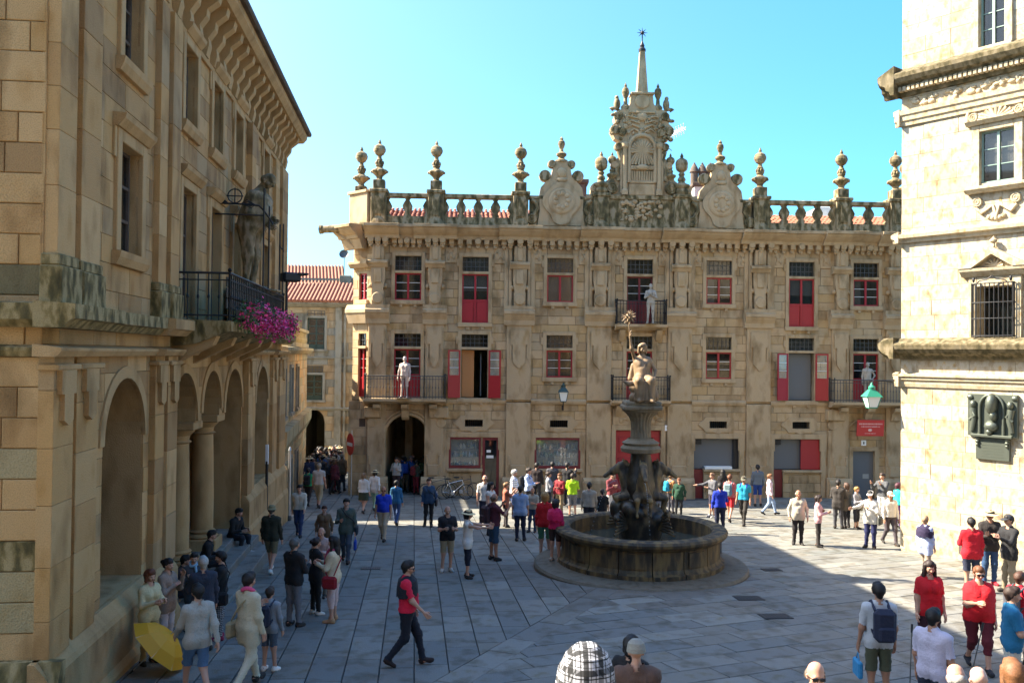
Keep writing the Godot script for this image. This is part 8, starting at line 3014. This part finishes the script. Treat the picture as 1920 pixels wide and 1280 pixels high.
	[8.58, -32.39, 1.78, -30, "hiker in turquoise shirt carrying a purple backpack", {"top": "1695b5", "sleeve": 0.7, "bottom": "2a2622", "hair": "short", "hc": "4a3a2a", "legs": "walk", "with": [["pack", "35149a"], ["cap", "6a6a5a"]], "skin": "skin_tan", "fine": false}],
	[8.94, -37.12, 1.68, 160, "dark haired woman with black top behind the pink top", {"fem": true, "top": "1a1518", "bottom": "2a2a30", "hair": "long", "hc": "140e0c", "fine": false}],
	[10.78, -38.43, 1.81, 175, "tall man in grey sweater and blue shorts near the counters", {"top": "5c6672", "bottom": "173a80", "leg": 1.0, "hair": "short", "hc": "1a1310", "top_name": "sweater", "bottom_name": "shorts", "fine": false}],
	[10.43, -35.47, 1.65, 80, "person in pale pink jacket and light jeans striding past the counters", {"top": "d8bcc4", "bottom": "8ea4c4", "hair": "short", "hc": "9a6a44", "legs": "walk", "hem": 0.8, "top_name": "jacket", "bottom_name": "jeans", "fine": false}],
	[9.12, -27.92, 1.73, -8, "white haired man in cream jacket and dark trousers standing in sunlight", {"top": "b5ac9a", "bottom": "1c1718", "hair": "fringe", "hc": "d8d6d2", "w": 1.06, "hem": 0.8, "arm": "pocket", "arm2": "pocket", "skin": "skin_tan", "top_name": "jacket"}],
	[9.62, -27.54, 1.61, 70, "woman in pink shirt and dark trousers with folded arms in sunlight", {"fem": true, "top": "cf9a9c", "bottom": "2a2422", "hair": "bob", "hc": "2a1712", "hem": 0.84, "arm": "fold", "arm2": "hold", "w": 1.04}],
	[11.78, -31.67, 1.76, 150, "man in dark grey jacket, back to the sun, near the last pilaster", {"top": "37322f", "bottom": "3a3a40", "hair": "short", "hc": "1d1512", "w": 1.06, "hem": 0.72, "arm": "hold", "arm2": "hold", "top_name": "jacket", "fine": false}],
	[12.15, -31.83, 1.63, -150, "person half hidden behind the dark grey jacket", {"fem": true, "top": "6a6258", "bottom": "2c2a2e", "hair": "bob", "hc": "5a4030", "hem": 0.7, "top_name": "coat", "fine": false}],
	[12.40, -31.58, 1.52, 40, "fair haired woman in grey top with a beige bag", {"fem": true, "top": "8a8a92", "bottom": "20222c", "leg": 1.4, "hair": "short", "hc": "b08a4c", "arm": "hold", "arm2": "hold", "with": [["side_bag", "8f8670"]], "fine": false}],
	[11.18, -27.34, 1.78, -40, "woman in white jacket and cap with navy trousers, pointing", {"fem": true, "top": "d3cdc2", "bottom": "171c4a", "hair": "bob", "hc": "16100e", "hem": 0.76, "arm": "fold", "arm2": "point", "w": 1.06, "with": [["cap", "d8d4cc"], ["side_bag", "4a4a44"]], "top_name": "jacket"}],
	[12.11, -28.12, 1.69, 5, "man in white shirt and cap with grey trousers walking by the tower", {"top": "d6d2cc", "bottom": "4a4248", "hair": "fringe", "hc": "8a8078", "legs": "walk", "w": 1.05, "with": [["cap", "c9bfae"]], "skin": "skin_tan"}],
	[14.23, -33.70, 1.86, -60, "man in dark grey jacket holding something near the dark door", {"top": "4a4c50", "bottom": "cfccc8", "hair": "short", "hc": "4a3a30", "arm": "photo", "arm2": "photo", "top_name": "jacket", "fine": false}],
	[14.06, -31.97, 1.64, 100, "person in turquoise top half hidden by the tower corner", {"fem": true, "top": "1fa8a0", "bottom": "4a2a5a", "hair": "bob", "hc": "5a2a3a", "fine": false}],
	[10.73, -22.80, 1.58, 130, "woman in pale blue shirt with a purple sweater round her shoulders", {"fem": true, "top": "a9b6da", "sleeve": 1.6, "bottom": "9a8a7a", "hair": "short", "hc": "b09070", "hem": 0.66, "legs": "walk", "w": 1.08, "with": [["shawl", "241a3c"]]}],
	[11.00, -21.02, 1.77, 170, "man in red jacket and navy shorts with his back turned", {"top": "c40d24", "bottom": "242a40", "leg": 0.95, "hair": "short", "hc": "17100e", "w": 1.08, "hem": 0.8, "arm": "hold", "arm2": "down", "top_name": "jacket", "bottom_name": "shorts", "with": [["hand_bag", "4a3a34"]]}],
	[11.93, -21.93, 1.86, -10, "man in white hat, dark vest and jeans with red shoes by the tower", {"top": "2c2624", "bottom": "2a4a70", "hair": "short", "hc": "2a1a12", "hem": 0.8, "arm": "hold", "arm2": "hold", "shoes": "b8182c", "with": [["straw_hat"]], "skin": "skin_tan", "top_name": "vest", "bottom_name": "jeans"}],
	[11.86, -20.95, 1.86, -80, "man in black jacket and cap with khaki trousers by the tower", {"top": "17171b", "bottom": "8a7c64", "hair": "short", "hc": "2a2220", "hem": 0.76, "arm": "phone", "arm2": "phone", "with": [["cap", "2c2e34"]], "top_name": "jacket"}],
	[7.26, -15.27, 1.74, -5, "long haired woman in red polo shirt with a walking pole", {"fem": true, "top": "c3101e", "sleeve": 0.75, "bottom": "3a1a24", "hair": "long", "hc": "33201a", "w": 1.05, "hem": 0.82, "arm": "down", "arm2": "down", "shoes": "24242a"}],
	[7.87, -14.80, 1.74, -12, "stout woman in red polo shirt and dark red capri trousers with sunglasses", {"fem": true, "top": "d00f1e", "sleeve": 0.8, "bottom": "5a0e1c", "leg": 1.45, "hair": "pony", "hc": "7a4a2a", "w": 1.24, "hem": 0.84, "legs": "walk", "arm": "down", "arm2": "hold", "with": [["sunglasses"]], "shoes": "24242a"}],
	[5.44, -13.00, 1.80, 176, "young man in white tee shirt with navy backpack and olive shorts", {"top": "b9b9bb", "sleeve": 0.8, "bottom": "4a4c38", "leg": 0.98, "hair": "short", "hc": "1a1210", "hem": 0.84, "arm": "down", "arm2": "down", "with": [["pack", "1d2238"], ["hand_bag", "2f86b8"]], "bottom_name": "shorts", "skin": "skin_tan", "y": 1.595}],
	[5.57, -11.60, 1.75, 130, "dark haired man in lilac white polo shirt below the red polo shirts", {"top": "c3bccf", "sleeve": 0.8, "bottom": "20263a", "hair": "short", "hc": "17100d", "hem": 0.84, "w": 1.05, "skin": "skin_tan", "y": 1.672}],
	[7.40, -13.00, 1.77, 70, "man in teal blue tee shirt at the frame's right edge", {"top": "1a6a92", "sleeve": 0.78, "bottom": "c9c4b8", "hair": "short", "hc": "3a241a", "hem": 0.84, "w": 1.08, "arm": "hold", "arm2": "hold", "y": 1.595}],
	[8.78, -15.20, 1.57, 120, "hiker in red shirt with grey backpack straps at the frame's right edge", {"top": "c40f2a", "bottom": "3a3a40", "hair": "short", "hc": "5a3a2a", "with": [["pack", "4a4a52"]], "y": 1.474}],
	[2.53, -7.30, 1.58, 0, "bald man with sunglasses and white shirt at the bottom edge", {"top": "cfd3da", "bottom": "33363c", "hair": "fringe", "hc": "6a5a4c", "with": [["sunglasses"]], "w": 1.06, "y": 2.615}],
	[3.70, -7.30, 1.56, 178, "bald man with grey fringe at the bottom edge, left of a reddish bald head", {"top": "9a9a9e", "bottom": "33363c", "hair": "fringe", "hc": "b5b0aa", "y": 2.615}],
	[4.10, -7.70, 1.56, 176, "reddish bald man at the bottom edge beside the grey fringe", {"top": "8a7a6a", "bottom": "33363c", "hair": "none", "skin": "skin_pale", "y": 2.455}],
	[4.00, -7.00, 1.54, 170, "person with tousled auburn hair in the bottom corner", {"fem": true, "top": "6a5a52", "bottom": "33363c", "hair": "bob", "hc": "8a5a34", "y": 2.775}],
	[1.46, -10.60, 1.61, 150, "dark haired person just behind the grey beanie", {"top": "131317", "bottom": "202228", "hair": "bob", "hc": "17100d", "y": 1.727}],
	[1.40, -9.70, 1.79, 178, "person in grey beanie and brown jacket seen from behind", {"top": "5c4438", "bottom": "2a2a2e", "hair": "none", "w": 1.1, "with": [["beanie", "8d8a80"]], "loose": 0.03, "top_name": "jacket", "y": 1.776}],
]

# ---------------------------------------------------------------- people
const CROWD_TOPS := ["3a2a2c", "1c1d24", "5c2430", "2a3550", "6a5a48", "8a8c8e", "7a1c28", "20242c", "b0aca6", "3c4a3a", "4a3a32", "2f5a9a", "5a4038", "161619", "7d6c52", "9aa0a8"]
const CROWD_NAMES := ["dark brown", "black", "wine red", "navy", "khaki", "light grey", "crimson", "charcoal", "pale grey", "olive green", "umber", "blue", "rust brown", "jet black", "tan", "silver grey"]
const CROWD_HAIR := ["17100d", "2b1d14", "4a3020", "8a8580", "0f0c0b", "6a4a30"]

func walking_pole(p: Vector3, tip: Vector3, label: String) -> void:
	var S := thing("walking_pole", label, "walking pole", at(p))
	var m := MB.new()
	m.tube([Vector3.ZERO, tip], 0.009, 6)
	part(S, "shaft", m, M.iron_grey)
	m = MB.new()
	m.tube([Vector3.ZERO, -tip.normalized() * 0.13], 0.017, 6)
	part(S, "grip", m, M.black)

func people() -> void:
	var rows := PEOPLE
	var made := []
	made.resize(rows.size())
	var work := func(i: int) -> void: made[i] = figure_data(rows[i][5])
	var id := WorkerThreadPool.add_group_task(work, rows.size())
	WorkerThreadPool.wait_for_group_task_completion(id)
	for i in rows.size():
		var r: Array = rows[i]
		var x: float = r[0]
		if x < -5.9 and r[1] > -17.5:
			x += 0.22
		var o: Dictionary = r[5].duplicate()
		if r[4].begins_with("girl with bright pink"):
			o.y = 1.22
		person(x, r[1], r[2], r[3], r[4], o, made[i])
	# poles of the two walkers in red
	walking_pole(Vector3(6.32, gy(-14.0) + 0.86, -13.86), Vector3(-0.12, -0.84, 0.2), "trekking pole in the hand of the long haired walker in red")
	walking_pole(Vector3(7.22, gy(-13.9) + 1.0, -13.5), Vector3(-0.28, -0.98, 0.1), "trekking pole of the stout walker in red")
	# someone in a checked headscarf, close to the viewer on the stairs
	var so := {"top": "6a655c", "bottom": "2a2a2e", "hair": "none", "loose": 0.03, "w": 1.1}
	var sd := figure_data(so)
	var P := thing("person", "person under a black and white checked headscarf at the bottom edge", "person", Transform3D(Basis(Vector3.UP, PI).scaled(Vector3.ONE * 0.92), Vector3(0.44, 3.42, -5.0)))
	so.fine = false
	dress(P, sd, so)
	var m := MB.new()
	m.lathe([Vector2(0, 0.3), Vector2(0.07, 0.285), Vector2(0.13, 0.235), Vector2(0.168, 0.15), Vector2(0.185, 0.04), Vector2(0.2, -0.06), Vector2(0.25, -0.14), Vector2(0.24, -0.15), Vector2(0.17, -0.04)], Vector3.ZERO, 34)
	for q in m.v.size():
		var v := m.v[q]
		var a := atan2(v.z, v.x)
		m.v[q] = v * (1.0 + (0.03 * sin(a * 5.0 + v.y * 14.0) + 0.022 * sin(a * 11.0 - v.y * 31.0)) * clampf((0.31 - v.y) * 5.0, 0.0, 1.0))
	part(P, "headscarf", m, M.check, sd.head * Transform3D(Basis(Vector3.RIGHT, -0.1), Vector3(0, 0, -0.03)))
	# people resting on the arcade steps
	var A := at(Vector3(-6.15, 0, -11.5), deg_to_rad(96.27))
	for q in [[12.35, 0.02, 70.0, "person in dark clothes sitting on the arcade steps past the second column", "1c1a1c", "22222a"], [6.75, 0.0, 95.0, "dark haired person sitting on the arcade steps behind the women", "3a2a26", "2a2a30"], [9.3, -0.05, 100.0, "person in black sitting between the two arcade columns", "141418", "1c1c22"]]:
		var p: Vector3 = A * Vector3(q[0], 0, q[1])
		var o := {"legs": "sit", "lean": 0.3, "arm": "hold", "arm2": "hold", "top": q[4], "bottom": q[5], "hair": "short", "hc": "0f0b0a", "shoes": "b5b2ac", "y": 1.27}
		person(p.x, p.z, 1.7, q[2], q[3], o)
	# the crowd in the lane and the archway: a few bodies, many outfits
	var rr := RandomNumberGenerator.new()
	rr.seed = 5
	var bodies := [{"fine": false, "cell": 0.045}, {"fine": false, "fem": true, "cell": 0.045, "arm": "hold", "arm2": "hold"}, {"fine": false, "legs": "walk", "cell": 0.045}, {"fine": false, "fem": true, "legs": "walk", "mirror": true, "cell": 0.045, "hem": 0.75}, {"fine": false, "w": 1.1, "hem": 0.8, "cell": 0.045, "arm": "phone"}]
	var data := []
	for b in bodies:
		data.append(figure_data(b))
	var spots := []
	for k in 70:
		var d := 41.5 + 11.5 * (k / 70.0) + rr.randf_range(-0.3, 0.3)
		var lx := -9.2 - (d - 34.2) * 0.163 + 0.75
		var rx := -0.1848 * d - 0.35
		spots.append([lerpf(lx, minf(rx, -7.95), rr.randf()), -d, "in the lane crowd", "crowd in the lane"])
	for k in 11:
		spots.append([-4.95 + rr.randf_range(-0.75, 0.75), -41.6 - 0.32 * k, "under the house archway", "crowd under the archway"])
	var placed: Array[Vector2] = []
	for s in spots:
		var q := Vector2(s[0], s[1])
		var clear := true
		for e in placed:
			if e.distance_to(q) < 0.36:
				clear = false
		if not clear:
			continue
		placed.append(q)
		var bi := rr.randi() % bodies.size()
		var o: Dictionary = bodies[bi].duplicate()
		var ti := rr.randi() % CROWD_TOPS.size()
		var wi := rr.randi() % CROWD_TOPS.size()
		o.top = CROWD_TOPS[ti]
		o.bottom = CROWD_TOPS[wi]
		o.hair = ["short", "bob", "short", "long", "fringe", "pony"][rr.randi() % 6]
		o.hc = CROWD_HAIR[rr.randi() % CROWD_HAIR.size()]
		o.group = s[3]
		if rr.randf() < 0.3 or s[3].ends_with("archway"):
			o["with"] = [["pack", ["1d3f8a", "3a5a3a", "20242c", "6a1c24"][rr.randi() % 4]]]
		elif rr.randf() < 0.2:
			o["with"] = [["straw_hat"]]
		var label: String = "person in %s top and %s trousers %s" % [CROWD_NAMES[ti], CROWD_NAMES[wi], s[2]]
		if o.has("with"):
			label += ", with a hat" if o["with"][0][0] == "straw_hat" else ", with a backpack"
		var yaw := (160.0 if rr.randf() < 0.6 else 0.0) + rr.randf_range(-30, 30)
		person(s[0], s[1], rr.randf_range(1.58, 1.8), yaw, label, o, data[bi])

# ---------------------------------------------------------------- scene
func make_sky(sun: Vector3) -> Sky:
	# clear air: paler towards the horizon and round the sun
	var w := 512
	var h := 256
	var img := Image.create(w, h, false, Image.FORMAT_RGBF)
	for y in h:
		var th := PI * (y + 0.5) / h
		for x in w:
			var ph := TAU * (x + 0.5) / w
			var d := Vector3(sin(th) * sin(ph), cos(th), -sin(th) * cos(ph))
			var up := maxf(d.y, 0.0)
			var g := acos(clampf(d.dot(sun), -1.0, 1.0))
			var hz := exp(-up * 5.0)
			var c := Vector3(0.008, 0.095, 0.28).lerp(Vector3(0.10, 0.37, 0.48), hz)
			var glow := exp(-g * 3.0) * 4.4
			c += Vector3(1.0, 0.97, 0.93) * glow * (0.3 + 1.2 * hz)
			img.set_pixel(x, y, Color(c.x, c.y, c.z))
	var pm := PanoramaSkyMaterial.new()
	pm.panorama = ImageTexture.create_from_image(img)
	var s := Sky.new()
	s.sky_material = pm
	return s

func _ready() -> void:
	rng.seed = 12
	var cam := Camera3D.new()
	cam.name = "camera"
	cam.fov = rad_to_deg(2.0 * atan(640.0 / 1650.0))
	cam.far = 600.0
	cam.position = Vector3(0, 6.69, 0)
	cam.rotation = Vector3(0.0149, 0, 0.0105)
	add_child(cam)
	cam.current = true
	# sun from the left, a little behind the far house
	var el := deg_to_rad(41.5)
	var az := deg_to_rad(11.0)
	var ray := Vector3(cos(el) * cos(az), -sin(el), cos(el) * sin(az))
	var sun := DirectionalLight3D.new()
	sun.name = "sun"
	sun.light_energy = 1.6
	sun.light_color = Color(1.0, 0.95, 0.86)
	sun.light_angular_distance = 0.5
	sun.shadow_enabled = true
	add_child(sun)
	sun.look_at_from_position(Vector3.ZERO, ray)
	var env := Environment.new()
	env.background_mode = Environment.BG_SKY
	env.sky = make_sky(-ray)
	env.background_energy_multiplier = 1.0
	env.ambient_light_source = Environment.AMBIENT_SOURCE_SKY
	env.tonemap_mode = Environment.TONE_MAPPER_LINEAR
	env.tonemap_exposure = 4.5
	env.sdfgi_enabled = true
	env.ssao_enabled = true
	env.ssil_enabled = true
	var we := WorldEnvironment.new()
	we.name = "world"
	we.environment = env
	add_child(we)
	var t0 := Time.get_ticks_msec()
	make_materials()
	paving()
	print("paving ", Time.get_ticks_msec() - t0)
	arcaded_house()
	print("arcade ", Time.get_ticks_msec() - t0)
	front_house()
	print("house ", Time.get_ticks_msec() - t0)
	tower()
	far_houses()
	church_front()
	viewing_steps()
	print("others ", Time.get_ticks_msec() - t0)
	make_protos()
	print("protos ", Time.get_ticks_msec() - t0)
	fountain()
	street_things()
	print("things ", Time.get_ticks_msec() - t0)
	people()
	print("people ", Time.get_ticks_msec() - t0)
